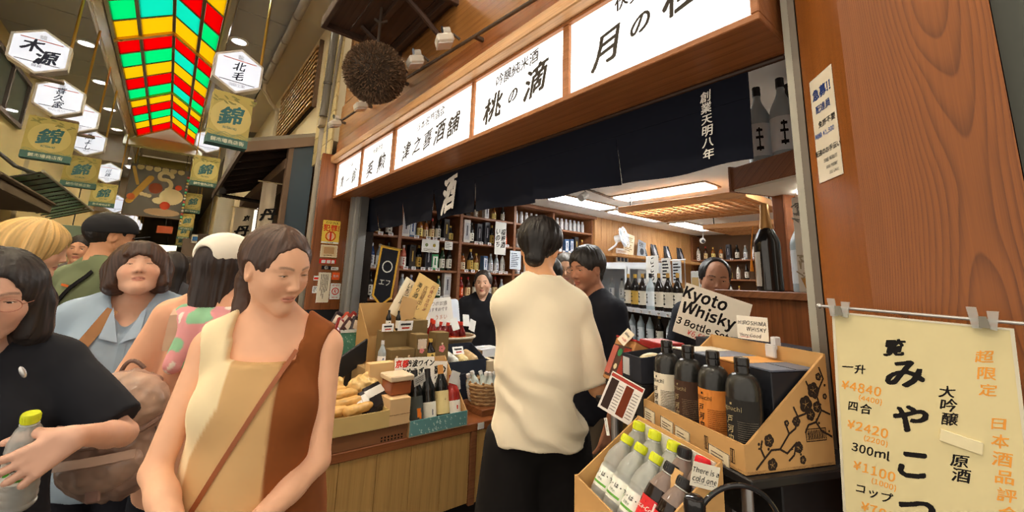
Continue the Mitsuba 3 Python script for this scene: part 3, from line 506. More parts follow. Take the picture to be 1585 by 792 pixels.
# ------------------------------------------------------------------ spotlights on their rail
k = thing('lamp_rail', 'thin dark rail along the wooden wall above the lit sign', 'rail')
part(k, 'rail', shape(tube([(1.40, 5.35, 3.38), (1.40, 3.4, 3.24), (1.40, 1.3, 3.05)], 0.012), 'satin', lin(70, 58, 48)))
for y, z in ((5.2, 3.37), (4.3, 3.30), (3.4, 3.24), (2.2, 3.13), (1.4, 3.06)): part(k, 'bracket', shape(box(1.40, 1.475, y - 0.012, y + 0.012, z - 0.012, z + 0.012), 'satin', lin(70, 58, 48)))
for i, (y, z) in enumerate(((2.42, 3.16), (2.88, 3.19), (4.10, 3.20), (4.98, 3.26))):
    k = thing('spotlight', ['white square spotlight farthest from the cedar ball, above the lit sign', 'white square spotlight on the rail just right of the cedar ball', 'white square spotlight half hidden under the cedar ball', 'white square spotlight at the far end of the rail beside the cream siding'][i], 'lamp', 'spotlights on the rail')
    M = TR(1.30, y, z, rz=-20 + 9 * i)
    part(k, 'head', shape([xf(box(-0.07, 0.05, -0.06, 0.06, -0.035, 0.03, 0.012), rotm([0, 1, 0], -18))], 'satin', lin(206, 200, 186)), M)
    part(k, 'lens', shape(xf(box(-0.073, 0.035, -0.05, 0.05, -0.044, -0.037, 0.003), rotm([0, 1, 0], -18)), 'gloss', lin(240, 240, 236)), M)
    part(k, 'motor', shape([xf(trimesh.creation.cylinder(0.033, 0.05, sections=20), TR(0.0, 0, 0.065, ry=70))], 'satin', lin(190, 186, 176)), M)
    part(k, 'cap', shape([xf(trimesh.creation.cylinder(0.026, 0.006, sections=20), TR(-0.028, 0, 0.075, ry=70))], 'gloss', lin(52, 56, 62)), M)
    part(k, 'arm', shape([tube([(0.01, 0, 0.05), (0.05, 0, 0.06), (0.10, 0, 0.03)], 0.010)], 'satin', lin(80, 70, 60)), M)
# ------------------------------------------------------------------ cedar ball under its little roof
BC = np.array([1.06, 3.10, 3.085])
k = thing('cedar_ball', 'big round brown cedar-twig ball hanging above the lit sign', 'cedar ball')
part(k, 'core', shape(ball(BC, 0.218, 3), 'matte', lin(60, 48, 38)))
rng = np.random.default_rng(11); vs, fs, cs = [], [], []
for i in range(5200):
    d = unit(rng.normal(size=3)); t = unit(np.cross(d, rng.normal(size=3))); s = unit(np.cross(d, t)); o = BC + d * 0.208
    L, w = rng.uniform(0.028, 0.044), rng.uniform(0.0022, 0.0042); tip = o + unit(d + t * rng.uniform(-0.6, 0.6) + s * rng.uniform(-0.6, 0.6)) * L
    b = len(vs); vs += [o - s * w, o + s * w, tip + s * w * 0.8, tip - s * w * 0.8, o + t * w, tip + t * w * 0.8]; fs += [(b, b + 1, b + 2), (b, b + 2, b + 3), (b, b + 4, b + 5), (b, b + 5, b + 3)]
    c = np.array(lin(104, 82, 62)) * rng.uniform(0.6, 1.7); cs += [c] * 6
part(k, 'twigs', shape([(trimesh.Trimesh(vs, fs, process=False), np.array(cs), True)], 'matte'), stuff=True)
part(k, 'rope', shape([tube([BC + (0, 0, 0.2), BC + (0.0, 0, 0.42), BC + (0, 0, 0.60)], 0.012), tube([BC + (-0.04, 0.02, 0.47), BC + (0.0, 0, 0.44), BC + (0.05, -0.02, 0.47)], 0.012)], 'matte', lin(70, 60, 52)))
k = thing('ball_canopy', 'dark wooden plank canopy that the cedar ball hangs from', 'canopy')
cz = BC[2] + 0.58
for i in range(4): part(k, 'plank', shape(box(0.78 + 0.19 * i, 0.963 + 0.19 * i, 2.62, 3.62, cz, cz + 0.03, 0.004), 'wood_dark'))
part(k, 'rim', shape([box(0.74, 1.50, 2.58, 2.62, cz - 0.05, cz + 0.05, 0.005), box(0.74, 1.50, 3.62, 3.66, cz - 0.05, cz + 0.05, 0.005), box(0.74, 0.78, 2.58, 3.66, cz - 0.05, cz + 0.05, 0.005)], 'wood_dark'))
part(k, 'batten', shape([box(1.10, 1.15, 2.62, 3.62, cz - 0.045, cz, 0.004), box(1.38, 1.43, 2.62, 3.62, cz - 0.045, cz, 0.004)], 'wood_dark'))
for y in (2.75, 3.45): part(k, 'bracket', shape(tube([(1.02, y, cz - 0.01), (1.24, y, cz - 0.14), (1.47, y, cz - 0.30)], 0.022, 6), 'wood_dark'))
# ------------------------------------------------------------------ notices on the far pillar
RED, ORANGE, YEL = lin(200, 40, 36), lin(214, 130, 40), lin(230, 196, 84)
def fp(x, z): return facing((x, 4.7035, z), (1, 0, 0))
sheet('poster', 'yellow crime warning poster with a red ring high on the brown pillar', 'poster', 0.18, 0.25, fp(1.31, 1.95), YEL, [(writing('犯罪!', 0.10, (0, 0.06), bold=1.5), RED), (writing('万引きは', 0.045, (0, 0.135)), lin(60, 40, 40)), (ringp(0, -0.06, 0.072, 0.014), RED), (disk(0, -0.06, 0.048), lin(240, 180, 160)), (rect(-0.012, 0.012, -0.12, 0, 0.0008), RED), (rect(-0.12, 0.12, -0.165, -0.142), C_WHITE), (writing('京都府警察', 0.02, (0, -0.154), 0.0008), INK)], shrink=0.735)
sheet('poster', 'small tan framed notice below the yellow poster on the brown pillar', 'poster', 0.172, 0.13, fp(1.311, 1.746), lin(214, 190, 150), [(rect(-0.075, 0.075, -0.04, 0.06), lin(190, 150, 104)), *lines(-0.07, 0.07, -0.09, -0.05, 3, lin(120, 90, 60), 1)], rim=(lin(230, 214, 180), 0.012), shrink=0.7)
sheet('sticker', 'red and white strip sticker under the tan notice', 'sticker', 0.17, 0.048, fp(1.31, 1.638), RED, [(rect(-0.09, -0.03, -0.028, 0.02), C_WHITE), (rect(-0.015, 0.04, -0.028, 0.02), C_WHITE), (rect(0.055, 0.10, -0.028, 0.02), C_WHITE)], shrink=0.7)
sheet('sticker', 'black oval sticker with white writing on the brown pillar', 'sticker', 0.095, 0.038, fp(1.303, 1.572), lin(30, 30, 32), [(ringp(0, 0, 0.024, 0.003), C_WHITE), (writing('防犯', 0.03), C_WHITE)], shrink=0.7)
sheet('sticker', 'small white sticker beside the black oval sticker', 'sticker', 0.075, 0.034, fp(1.39, 1.565), C_WHITE, lines(-0.04, 0.04, -0.018, 0.018, 3, INK, 2), shrink=0.7)
sheet('sticker', 'small orange square sticker on the brown pillar', 'sticker', 0.08, 0.08, fp(1.41, 1.487), lin(226, 96, 48), [(writing('安全', 0.04), C_WHITE)], shrink=0.72)
sheet('poster', 'tall cream notice with small vertical writing low on the brown pillar', 'poster', 0.125, 0.31, fp(1.298, 1.366), lin(228, 218, 196), lines(-0.06, 0.06, -0.2, 0.2, 5, lin(110, 100, 90), 3, True), shrink=0.68)
sheet('poster', 'white card with a red round emblem low on the brown pillar', 'poster', 0.105, 0.165, fp(1.42, 1.328), C_WHITE, [(ringp(0, 0.0, 0.055, 0.014), RED), (writing('R', 0.07, (0, 0.0), bold=1), RED), (writing('暴力追放', 0.025, (0, 0.09)), RED), (writing('推進の店', 0.022, (0, -0.09)), RED)], shrink=0.7)
sheet('sticker', 'white sticker at the street edge of the brown pillar, lower', 'sticker', 0.05, 0.07, fp(1.215, 1.343), C_WHITE, lines(-0.025, 0.025, -0.04, 0.04, 4, INK, 4), shrink=0.7)
sheet('sticker', 'small red and white sticker at the street edge of the brown pillar', 'sticker', 0.05, 0.045, fp(1.215, 1.461), C_WHITE, [(rect(-0.03, 0.03, -0.02, 0.01), RED)], shrink=0.7)
# notice on the near pillar's slanting side
ch = unit(np.array([1.40, 0.362, 0]) - np.array([1.25, 0.232, 0])); chn = np.array([-ch[1], ch[0], 0.0])
cM = frame(np.array([1.25, 0.232, 0]) + ch * 0.105 + chn * 0.0025 + np.array([0, 0, 1.945]), -ch, [0, 0, 1], chn)
sheet('poster', 'glossy white delivery notice taped to the slanting side of the near wooden pillar', 'poster', 0.11, 0.30, cM, lin(222, 214, 196), [(writing('配達のお手伝い', 0.017, (0, -0.068), bold=1), INK), (writing('時給 ¥1,300', 0.017, (-0.005, -0.02), bold=0.8), lin(44, 70, 140)), (writing('免許不要', 0.02, (0.01, 0.01), bold=1), INK), (writing('急募!!', 0.034, (0.0, 0.10), bold=1.5), lin(40, 56, 110)), (writing('配達員', 0.024, (0, 0.055), bold=1), lin(40, 56, 110)), (writing('日程 相談可', 0.012, (0.01, -0.095)), INK), (writing('支店 河原町', 0.010, (0.012, -0.115)), INK), (writing('221-2441', 0.010, (0.02, -0.132)), INK)], bsdf='satin')
# ------------------------------------------------------------------ figures: smooth implicit bodies turned into one continuous skin
def smin(a, b, k):
    if k <= 0: return np.minimum(a, b)
    h = np.abs(a - b); h -= k; np.minimum(h, 0, out=h); h *= h; h *= 0.25 / k
    return np.minimum(a, b) - h
class Sdf:
    def __init__(self): self.ops = []; self.M = None
    def _p(self, q): return np.asarray(q, float) if self.M is None else self.M[:3, :3] @ np.asarray(q, float) + self.M[:3, 3]
    def add(self, fn, k=0.02, mode='u', c=None, r=0.0): self.ops.append((fn, k, mode, c, r)); return self
    def cap(self, a, b, ra, rb=None, k=0.02, mode='u'):
        a, b = self._p(a), self._p(b); rb = ra if rb is None else rb; d = b - a; dd = max(float(d @ d), 1e-12); a, b, d = a.astype(np.float32), b.astype(np.float32), d.astype(np.float32)
        def f(P):
            q = P - a; qd = q @ d; t = np.minimum(np.maximum(qd / dd, 0), 1)
            return np.sqrt(np.maximum(np.einsum('ij,ij->i', q, q) - t * (2 * qd - t * dd), 0)) - (ra + (rb - ra) * t)
        return self.add(f, k, mode, (a + b) / 2, math.sqrt(dd) / 2 + max(ra, rb))
    def ell(self, c, r, k=0.02, mode='u', R=None):
        c = self._p(c); r = np.asarray(r, float); Q = np.eye(3) if R is None else np.asarray(R)[:3, :3]
        if self.M is not None: Q = self.M[:3, :3] @ Q
        c, Q, ir = c.astype(np.float32), Q.astype(np.float32), (1 / r).astype(np.float32)
        def f(P):
            q = (P - c) @ Q; u = q * ir; k0 = np.sqrt(np.einsum('ij,ij->i', u, u)); u *= ir; k1 = np.sqrt(np.einsum('ij,ij->i', u, u))
            return k0 * (k0 - 1) / np.maximum(k1, 1e-6)
        return self.add(f, k, mode, c, r.max())
    def half(self, o, n, k=0.0, mode='i'):
        """Keeps (mode i) the side that n points away from."""
        o = self._p(o); n = unit(n) if self.M is None else self.M[:3, :3] @ unit(n)
        return self.add(lambda P: (P - o) @ n, k, mode)
    def run(self, P, ops):
        d = None
        for fn, k, mode, _, _ in ops:
            e = fn(P)
            if d is None: d = e if mode == 'u' else np.full(len(P), 0.3, np.float32)
            if mode == 'u': d = smin(d, e, k)
            elif mode == 's': d = -smin(-d, e, k)
            elif mode == 'i': d = -smin(-d, -e, k)
            elif mode == 'n': d = d + e
        return d if d is not None else np.full(len(P), 0.3, np.float32)
    def __call__(self, P, rough=False):
        P = np.ascontiguousarray(P, dtype=np.float32)
        if len(P) < 400 or len(self.ops) < 4: return self.run(P, self.ops)
        ext = P.max(0) - P.min(0); cs = float(np.clip((np.prod(ext + 0.01) / len(P) * 6000) ** (1 / 3), 0.06, 0.3))
        key = np.floor(P / cs).astype(np.int64); key = (key[:, 0] * 73856093) ^ (key[:, 1] * 19349663) ^ (key[:, 2] * 83492791)
        order = np.argsort(key, kind='stable'); ks = key[order]; cut = np.r_[0, np.nonzero(np.diff(ks))[0] + 1, len(ks)]
        out = np.empty(len(P), np.float32); sp = P[order]
        C = np.array([o[3] if o[3] is not None else (0, 0, 0) for o in self.ops], float); R = np.array([o[4] if o[3] is not None else 1e9 for o in self.ops]) + np.array([o[1] for o in self.ops]) + 0.075
        for i, j in zip(cut[:-1], cut[1:]):
            q = sp[i:j]; lo, hi = q.min(0), q.max(0); c = (lo + hi) / 2
            ok = np.linalg.norm(C - c, axis=1) < R + np.linalg.norm(hi - lo) / 2
            out[i:j] = self.run(q, [o for o, y in zip(self.ops, ok) if y and not (rough and o[2] == 'n')])
        res = np.empty(len(P), np.float32); res[order] = out; return res
def nets(sdf, lo, hi, h, skip=None):
    """Surface nets over a grid of step h, refined only near the surface. skip(P) drops faces."""
    lo, hi = np.asarray(lo, float), np.asarray(hi, float); B = 4
    nb = np.maximum(np.ceil((hi - lo) / (h * B)).astype(int), 1)
    cg = np.stack(np.meshgrid(*[lo[i] + (np.arange(nb[i]) + 0.5) * h * B for i in range(3)], indexing='ij'), -1)
    cv = (sdf(cg.reshape(-1, 3), True) if isinstance(sdf, Sdf) else sdf(cg.reshape(-1, 3))).reshape(nb)
    act = np.abs(cv) < h * B * 1.25 + 0.012
    n = nb * B + 1
    big = np.repeat(np.repeat(np.repeat(np.where(cv < 0, -1.0, 1.0).astype(np.float32), B, 0), B, 1), B, 2)
    val = np.pad(big, ((0, 1),) * 3, mode='edge')
    am = np.repeat(np.repeat(np.repeat(act, B, 0), B, 1), B, 2); m = np.zeros(n, bool)
    for s in np.ndindex(2, 2, 2): m[s[0]:s[0] + am.shape[0], s[1]:s[1] + am.shape[1], s[2]:s[2] + am.shape[2]] |= am
    idx = np.argwhere(m); val[m] = sdf(lo + idx * h)
    ins = val < 0; c = n - 1
    cnt = sum(ins[s[0]:s[0] + c[0], s[1]:s[1] + c[1], s[2]:s[2] + c[2]].astype(np.int8) for s in np.ndindex(2, 2, 2))
    cells = np.argwhere((cnt > 0) & (cnt < 8)); ids = np.full(c, -1, np.int64); ids[tuple(cells.T)] = np.arange(len(cells))
    corner = {s: val[cells[:, 0] + s[0], cells[:, 1] + s[1], cells[:, 2] + s[2]] for s in np.ndindex(2, 2, 2)}
    acc, w = np.zeros((len(cells), 3)), np.zeros(len(cells))
    for s in corner:
        for ax in range(3):
            if s[ax] == 0:
                t = list(s); t[ax] = 1; a, b = corner[s], corner[tuple(t)]; x = (a < 0) != (b < 0)
                f = np.where(x, a / np.where(x, a - b, 1), 0); q = np.tile(np.array(s, float), (len(cells), 1)); q[:, ax] = f
                acc += q * x[:, None]; w += x
    V = lo + (cells + acc / np.maximum(w, 1)[:, None]) * h
    F = []
    for ax in range(3):
        u, v = (ax + 1) % 3, (ax + 2) % 3
        sl0, sl1 = [slice(1, -1)] * 3, [slice(1, -1)] * 3; sl0[ax], sl1[ax] = slice(0, -1), slice(1, None)
        a, b = ins[tuple(sl0)], ins[tuple(sl1)]
        e = np.argwhere(a != b); off = np.ones(3, int); off[ax] = 0; e = e + off; fl = ins[tuple(e.T)]
        def cid(du, dv):
            q = e.copy(); q[:, u] -= du; q[:, v] -= dv; return ids[tuple(q.T)]
        Q = np.stack([cid(0, 0), cid(1, 0), cid(1, 1), cid(0, 1)], 1); Q[~fl] = Q[~fl][:, ::-1]; F.append(Q)
    F = np.vstack(F); F = F[(F >= 0).all(1)]
    if skip is not None: F = F[~skip(V[F].mean(1))]
    return V, np.vstack([F[:, [0, 1, 2]], F[:, [0, 2, 3]]])
def fnoise(P, s, seed=0): return meshkit.fbm(P * s, 3, seed) - 0.5
def ik(S, Wp, l1, l2, pole):
    S, Wp = np.asarray(S, float), np.asarray(Wp, float); d = Wp - S; L = min(np.linalg.norm(d), (l1 + l2) * 0.999); u = unit(d)
    a = (l1 * l1 - l2 * l2 + L * L) / (2 * L); hgt = math.sqrt(max(l1 * l1 - a * a, 0)); p = np.asarray(pole, float); p = unit(p - u * (p @ u))
    return S + u * a + p * hgt, S + u * L
def hand_ops(s, wrist, fdir, palm, curl=(25, 30, 20), side=1, spread=6, sc=1.0, thumb=(35, 15), per=None):
    """Palm and five fingers. fdir: along the fingers, palm: the way the palm faces; side +1 puts the thumb on fdir x palm."""
    f = unit(fdir); n = unit(np.asarray(palm, float) - f * (np.asarray(palm, float) @ f)); t = np.cross(f, n) * side; o = np.asarray(wrist, float)
    P = lambda a, b, c: o + sc * (f * a + t * b + n * c)
    kn = [(0.086, 0.030), (0.090, 0.010), (0.086, -0.010), (0.078, -0.028)]; Ls = [(0.042, 0.026, 0.020), (0.046, 0.029, 0.021), (0.042, 0.027, 0.021), (0.033, 0.020, 0.018)]
    for i, (a, b) in enumerate(kn):
        s.cap(P(0.005, b * 0.55, 0), P(a, b, 0), 0.0135 * sc, 0.0108 * sc, k=0.012)
        ang, p, w = 0.0, P(a, b, 0), math.radians(spread * (1.5 - i)); dirf = unit(f * math.cos(w) + t * math.sin(w)); cc = per[i] if per else curl
        for j in range(3):
            ang += math.radians(cc[j]); d = dirf * math.cos(ang) + n * math.sin(ang); q = p + d * Ls[i][j] * sc
            s.cap(p, q, (0.0094 - 0.0008 * j) * sc, (0.0088 - 0.0010 * j) * sc, k=0.003); p = q
    p = P(0.022, 0.026, 0.004); a1, a2 = math.radians(thumb[0]), math.radians(thumb[1])
    for j, L in enumerate((0.044, 0.032, 0.026)):
        d = unit(f * math.cos(a1) + t * math.sin(a1) * math.cos(a2) + n * math.sin(a1) * math.sin(a2) * 1.4); q = p + d * L * sc
        s.cap(p, q, (0.0135, 0.0105, 0.0095)[j] * sc, (0.0105, 0.0095, 0.0080)[j] * sc, k=0.006 if j else 0.014); p = q; a1 *= 0.55
def head_ops(s, M, g):
    """Head in its own frame (M places it): origin between the ears, +y out of the face."""
    s.M = M; F = g.get('female', True); jw, ns = g.get('jaw', 1.0), g.get('nose', 1.0); fat = g.get('fat', 0.0)
    s.ell((0, -0.012, 0.030), (0.074, 0.092, 0.084), 0.03)
    s.ell((0, 0.018, -0.022), (0.060 + fat, 0.070, 0.086), 0.03)
    for x in (-1, 1):
        s.cap((x * 0.008, 0.054, -0.094), (x * 0.043 * jw, 0.0, -0.056), 0.017 + fat, 0.021 + fat, 0.03)
        s.ell((x * 0.036, 0.051, -0.028), (0.024 + fat, 0.024, 0.026), 0.026)
        s.cap((x * 0.014, 0.0785, 0.0215), (x * 0.046, 0.060, 0.022), 0.006 if F else 0.008, 0.005, 0.016)
    s.ell((0, 0.063, -0.098), (0.016, 0.017, 0.016), 0.022)
    for x in (-1, 1): s.ell((x * 0.031, 0.094, 0.004), (0.017, 0.015, 0.0105), 0.012, 's')
    s.cap((0, 0.080, 0.008), (0, 0.0985 + 0.006 * (ns - 1), -0.030), 0.0070, 0.0098 * ns, 0.014)
    for x in (-1, 1): s.ell((x * 0.0108 * ns, 0.0890, -0.0345), (0.0072 * ns, 0.0085, 0.0066), 0.007)
    m = g.get('smile', 0.0)
    s.ell((0, 0.0800, -0.0590), (0.0205 + 0.008 * m, 0.0075, 0.0048), 0.007); s.ell((0, 0.0788, -0.0685), (0.0180 + 0.008 * m, 0.0080, 0.0062), 0.007)
    for x in (-1, 1): s.cap((0, 0.0905, -0.0640), (x * (0.0200 + 0.01 * m), 0.0800, -0.0640 + 0.004 * m), 0.0016, 0.0012, 0.004, 's')
    if m:
        for x in (-1, 1): s.ell((x * 0.040, 0.062, -0.028), (0.020, 0.018, 0.016), 0.014)
    au, al = g.get('lid', (14, 12))
    for x in (-1, 1):
        c = s._p((x * 0.031, 0.0690, 0.003)); R3 = M[:3, :3]
        nu = R3 @ np.array([0, -math.sin(math.radians(au)), math.cos(math.radians(au))]); nl = R3 @ np.array([0, -math.sin(math.radians(al)), -math.cos(math.radians(al))])
        def lid(P, c=c, nu=nu, nl=nl):
            q = P - c; return np.maximum(np.sqrt((q ** 2).sum(1)) - 0.0140, -np.maximum(q @ nu, q @ nl))
        s.add(lid, 0.004, 'u', c, 0.015)
        R = rotm([0, 0, 1], x * -14)[:3, :3] @ rotm([1, 0, 0], -8)[:3, :3]
        s.ell((x * 0.074, -0.012, -0.006), (0.009, 0.019, 0.031), 0.008, R=R)
        s.ell((x * 0.083, -0.007, -0.004), (0.006, 0.010, 0.017), 0.006, 's', R=R)
    s.M = None
def head_colors(P, M, g, skin):
    q = (P - M[:3, 3]) @ M[:3, :3] / g.get('_s', 1.0); x, y, z = np.abs(q[:, 0]), q[:, 1], q[:, 2]
    C = np.tile(np.asarray(skin, float), (len(P), 1)); C *= (1 + 0.10 * fnoise(P, 26, 3))[:, None]
    def blend(mask, c):
        C[:] = C * (1 - mask[:, None]) + np.asarray(c) * mask[:, None]
    near = (y > 0.03) & (np.abs(q[:, 2]) < 0.14)
    cheek = np.exp(-(((x - 0.04) / 0.02) ** 2 + ((z + 0.03) / 0.02) ** 2)) * near; C[:, 1] *= 1 - 0.10 * cheek; C[:, 2] *= 1 - 0.12 * cheek
    m = g.get('smile', 0.0); zl = -0.0640 + 0.004 * m * (x / 0.02) ** 2
    lip = np.clip(1.25 - ((x / (0.0215 + 0.009 * m)) ** 2 + ((z - zl) / np.where(z > zl, 0.0088, 0.0110)) ** 2), 0, 1) * near
    blend(np.clip(lip * 2.0, 0, 0.7), g.get('lips', lin(176, 92, 80)))
    blend(np.clip(1 - np.abs(z - zl) / 0.0017, 0, 1) * 0.85 * (x < 0.019 + 0.009 * m) * near, g.get('mouth', lin(70, 34, 30)))
    hc = g.get('hair_color', lin(30, 24, 22))
    zb = 0.0225 + g.get('brow', 0.0) + 0.0045 * np.sin(np.clip((x - 0.012) / 0.036, 0, 1) * 2.6)
    blend(np.clip(1.6 - np.abs(z - zb) / 0.0030, 0, 1) * np.clip((x - 0.010) / 0.004, 0, 1) * np.clip((0.050 - x) / 0.006, 0, 1) * near * g.get('brow_s', 0.75), hc)
    au, al = g.get('lid', (14, 12)); e = np.stack([x - 0.031, y - 0.069, z - 0.003], 1); r = np.sqrt((e ** 2).sum(1)); el = np.degrees(np.arctan2(e[:, 2], np.maximum(e[:, 1], 1e-4)))
    lash = np.clip(1.5 - np.abs(el - au - 4) / 8, 0, 1) * np.clip(1 - np.abs(r - 0.0140) / 0.003, 0, 1) * (e[:, 1] > 0.003); blend(lash * g.get('lash', 0.85), lin(26, 18, 16))
    nos = np.exp(-(((x - 0.0075) / 0.0035) ** 2 + ((z + 0.0405) / 0.0022) ** 2)) * (y > 0.085) * 0.7; blend(nos, lin(70, 34, 26))
    st = g.get('stubble', 0.0)
    if st: blend(st * np.clip((-0.045 - z) / 0.02, 0, 1) * (y > 0.0) * (x < 0.06) * (1 - np.clip(lip * 2, 0, 1)), lin(60, 52, 50))
    return C
BLK = lin(26, 26, 30)
SKIN_F, SKIN_M = lin(226, 178, 146), lin(206, 152, 118)
def hair_streaks(P, color, M, amp=0.5, seed=0):
    q = (P - M[:3, 3]) @ M[:3, :3]; a = np.arctan2(q[:, 0], -q[:, 1] + 1e-6); n = meshkit.fbm(np.c_[a * 16, q[:, 2] * 5 + a * 2, q[:, 1] * 4], 3, seed)
    return np.asarray(color)[None] * (1 + amp * 2 * (n - 0.5))[:, None]
def strand(amp=0.0035, fa=26, fz=9, seed=0, M=None):
    """Displacement along locks of hair, in the head's frame."""
    def f(P):
        q = (P - M[:3, 3]) @ M[:3, :3]; a = np.arctan2(q[:, 0], -q[:, 1] + 1e-6)
        return amp * 2 * (meshkit.fbm(np.c_[a * fa, q[:, 2] * fz, q[:, 1] * fz + 3], 2, seed) - 0.5)
    return f
from concurrent.futures import ThreadPoolExecutor
POOL, LATER = ThreadPoolExecutor(4), []
def later(parent, name, bsdf, M, fn, label=None):
    """A part whose surface is worked out on another thread; finish_bodies() collects them."""
    k = part(parent, name, {}, M, label); LATER.append((k, bsdf, POOL.submit(fn))); return k
def finish_bodies():
    for k, bsdf, job in LATER:
        V, Fc, N, C = job.result(); path = meshkit.write_ply((V, Fc), False, None, np.clip(C, 0, 1), normals=N)
        scene[k] = {'type': 'ply', 'filename': path, 'face_normals': False, 'bsdf': {'type': 'ref', 'id': graded(bsdf)}, **scene[k]}
def normals_of(V, Fc): return meshkit.arrays(trimesh.Trimesh(V, Fc, process=False), True)[2]
class Figure:
    """A standing person in local axes: +y forward, +x the person's right, z up. Joints follow the height; arms are posed by wrist targets."""
    def __init__(f, name, label, h, loc, face, female=True, build=1.0, head=(0, 0, 0), lean=(0, 0), hs=1.0, sw=None, neck_fwd=0.0, group=None, hoff=(0, 0, 0)):
        f.key = thing(name, label, 'person', group); f.h, f.F = h, female; b = f.b = build
        f.M = TR(*loc, rz=face) @ rotm([1, 0, 0], -lean[0]) @ rotm([0, 1, 0], lean[1])
        f.zs, f.sw = 0.800 * h, sw or (0.098 if female else 0.112) * h * (0.5 + 0.5 * b); f.zh, f.zk = 0.515 * h, 0.275 * h
        f.hc = np.array([0, 0.022 + neck_fwd, h - 0.122 * hs]) + np.array(hoff)
        f.HM = np.eye(4); f.HM[:3, :3] = (rotm([0, 0, 1], head[0]) @ rotm([1, 0, 0], head[1]) @ rotm([0, 1, 0], head[2]))[:3, :3]; f.hs = hs; f.HM[:3, 3] = f.hc
        f.arms = {}; f.l1, f.l2 = 0.178 * h, 0.152 * h
    def S(f, s): return np.array([s * f.sw, -0.005, f.zs])
    def arm(f, s, wrist, pole=None, hand=None):
        E, Wp = ik(f.S(s), wrist, f.l1, f.l2, pole if pole is not None else (s * 0.4, -1, -0.3)); f.arms[s] = (E, Wp, hand)
    def torso(f, s, o=0.0, k=0.05):
        h, b = f.h, f.b
        s.ell((0, 0.0, 0.735 * h), ((0.132 if f.F else 0.150) * b + o, (0.095 if f.F else 0.108) * b + o, 0.165 + o), k)
        s.cap((-f.sw * 0.92, -0.008, f.zs - 0.012), (f.sw * 0.92, -0.008, f.zs - 0.012), (0.043 if f.F else 0.052) * (0.6 + 0.4 * b) + o, None, k)
        s.ell((0, 0.0, 0.62 * h), ((0.112 if f.F else 0.135) * b + o, (0.086 if f.F else 0.098) * b + o, 0.14 + o), k)
        s.ell((0, -0.012, 0.53 * h), ((0.152 if f.F else 0.152) * b + o, (0.104 if f.F else 0.112) * b + o, 0.115 + o), k)
        for x in (-1, 1):
            s.cap((x * 0.030, -0.022, 0.848 * h), (x * f.sw * 0.8, -0.015, f.zs + 0.018), 0.036 + o, 0.036 + o, 0.045)
            if f.F: s.ell((x * 0.075 * b, 0.082 * b, 0.712 * h), (0.062 + o, 0.050 + o, 0.062 + o), 0.05)
    def skin(f, g, fine=0.0032, coarse=0.008, zmin=None, skin=None, torso=True, legs=True, hand_h=0.003):
        h = f.h; s = Sdf(); Ms = f.HM.copy(); sc = f.hs
        class Scaled(Sdf): pass
        hd = Sdf(); head_ops(hd, np.eye(4), g); R, c = f.HM[:3, :3], f.hc
        s.add(lambda P: hd(((P - c) @ R) / sc) * sc, 0.0, 'u', c, 0.17 * sc)
        nk = c + R @ np.array([0, -0.022, -0.055]) * sc; r = 0.0425 if f.F else 0.054
        s.cap(nk, (0, -0.022, 0.830 * h), r * g.get('neck', 1.0), (r + 0.008) * g.get('neck', 1.0), 0.018)
        if torso: f.torso(s)
        if legs:
            for x in (-1, 1): s.cap((x * 0.085, 0, 0.50 * h), (x * 0.09, 0, 0.05 * h), 0.075, 0.045, 0.03); s.cap((x * 0.09, -0.03, 0.04), (x * 0.10, 0.14, 0.03), 0.035, 0.03, 0.03)
        rb = 0.92 + 0.08 * f.b; fb = [(c, np.array([0.125, 0.14, 0.165]) * sc, fine)]
        for sd, (E, Wp, hand) in f.arms.items():
            ra = (0.036, 0.031, 0.029, 0.0215) if f.F else (0.045, 0.040, 0.036, 0.028)
            s.cap(f.S(sd), E, ra[0] * rb, ra[1] * rb, 0.03); s.cap(E, E + (Wp - E) * 0.35, ra[1] * rb, ra[2] * 1.08 * rb, 0.012); s.cap(E + (Wp - E) * 0.3, Wp, ra[2] * 1.08 * rb, ra[3], 0.012)
            if hand:
                hand_ops(s, Wp + unit(hand['f']) * 0.004, hand['f'], hand['n'], side=hand.get('side', 1), curl=hand.get('curl', (25, 30, 20)), spread=hand.get('spread', 5), sc=hand.get('sc', 0.95 if f.F else 1.05), thumb=hand.get('thumb', (35, 20)), per=hand.get('per'))
                if hand_h: fb.append((Wp + unit(hand['f']) * 0.085, np.array([0.12] * 3), hand_h))
        tot = s
        inb = lambda P, m: np.any([np.all(np.abs(P - c0) < hv - m, 1) for c0, hv, _ in fb], 0)
        lo = np.array([-0.5, -0.35, zmin if zmin is not None else -0.01]); hi = np.array([0.5, 0.55, h + 0.03])
        if f.arms:
            w = np.array([a[1] for a in f.arms.values()]); lo = np.minimum(lo, w.min(0) - 0.22); hi = np.maximum(hi, w.max(0) + 0.22)
        def job():
            V, Fc, N, k, done = [], [], [], 0, []
            jobs = [(lo, hi, coarse, lambda P: inb(P, 0.012))] + [(c0 - hv, c0 + hv, hh, None) for c0, hv, hh in fb]
            for i, (a0, a1, hh, sk) in enumerate(jobs):
                if i > 1:
                    prev = list(done); sk = lambda P: np.any([np.all(np.abs(P - (p + q) / 2) < (q - p) / 2 - 0.006, 1) for p, q in prev], 0)
                v, fc = nets(tot, a0, a1, hh, sk); V.append(v); Fc.append(fc + k); N.append(normals_of(v, fc)); k += len(v)
                if i: done.append((a0, a1))
            V = np.vstack(V); gg = dict(g); gg['_s'] = sc
            return V, np.vstack(Fc), np.vstack(N), head_colors(V, f.HM, gg, skin if skin is not None else (SKIN_F if f.F else SKIN_M))
        later(f.key, 'body', 'skin', f.M, job)
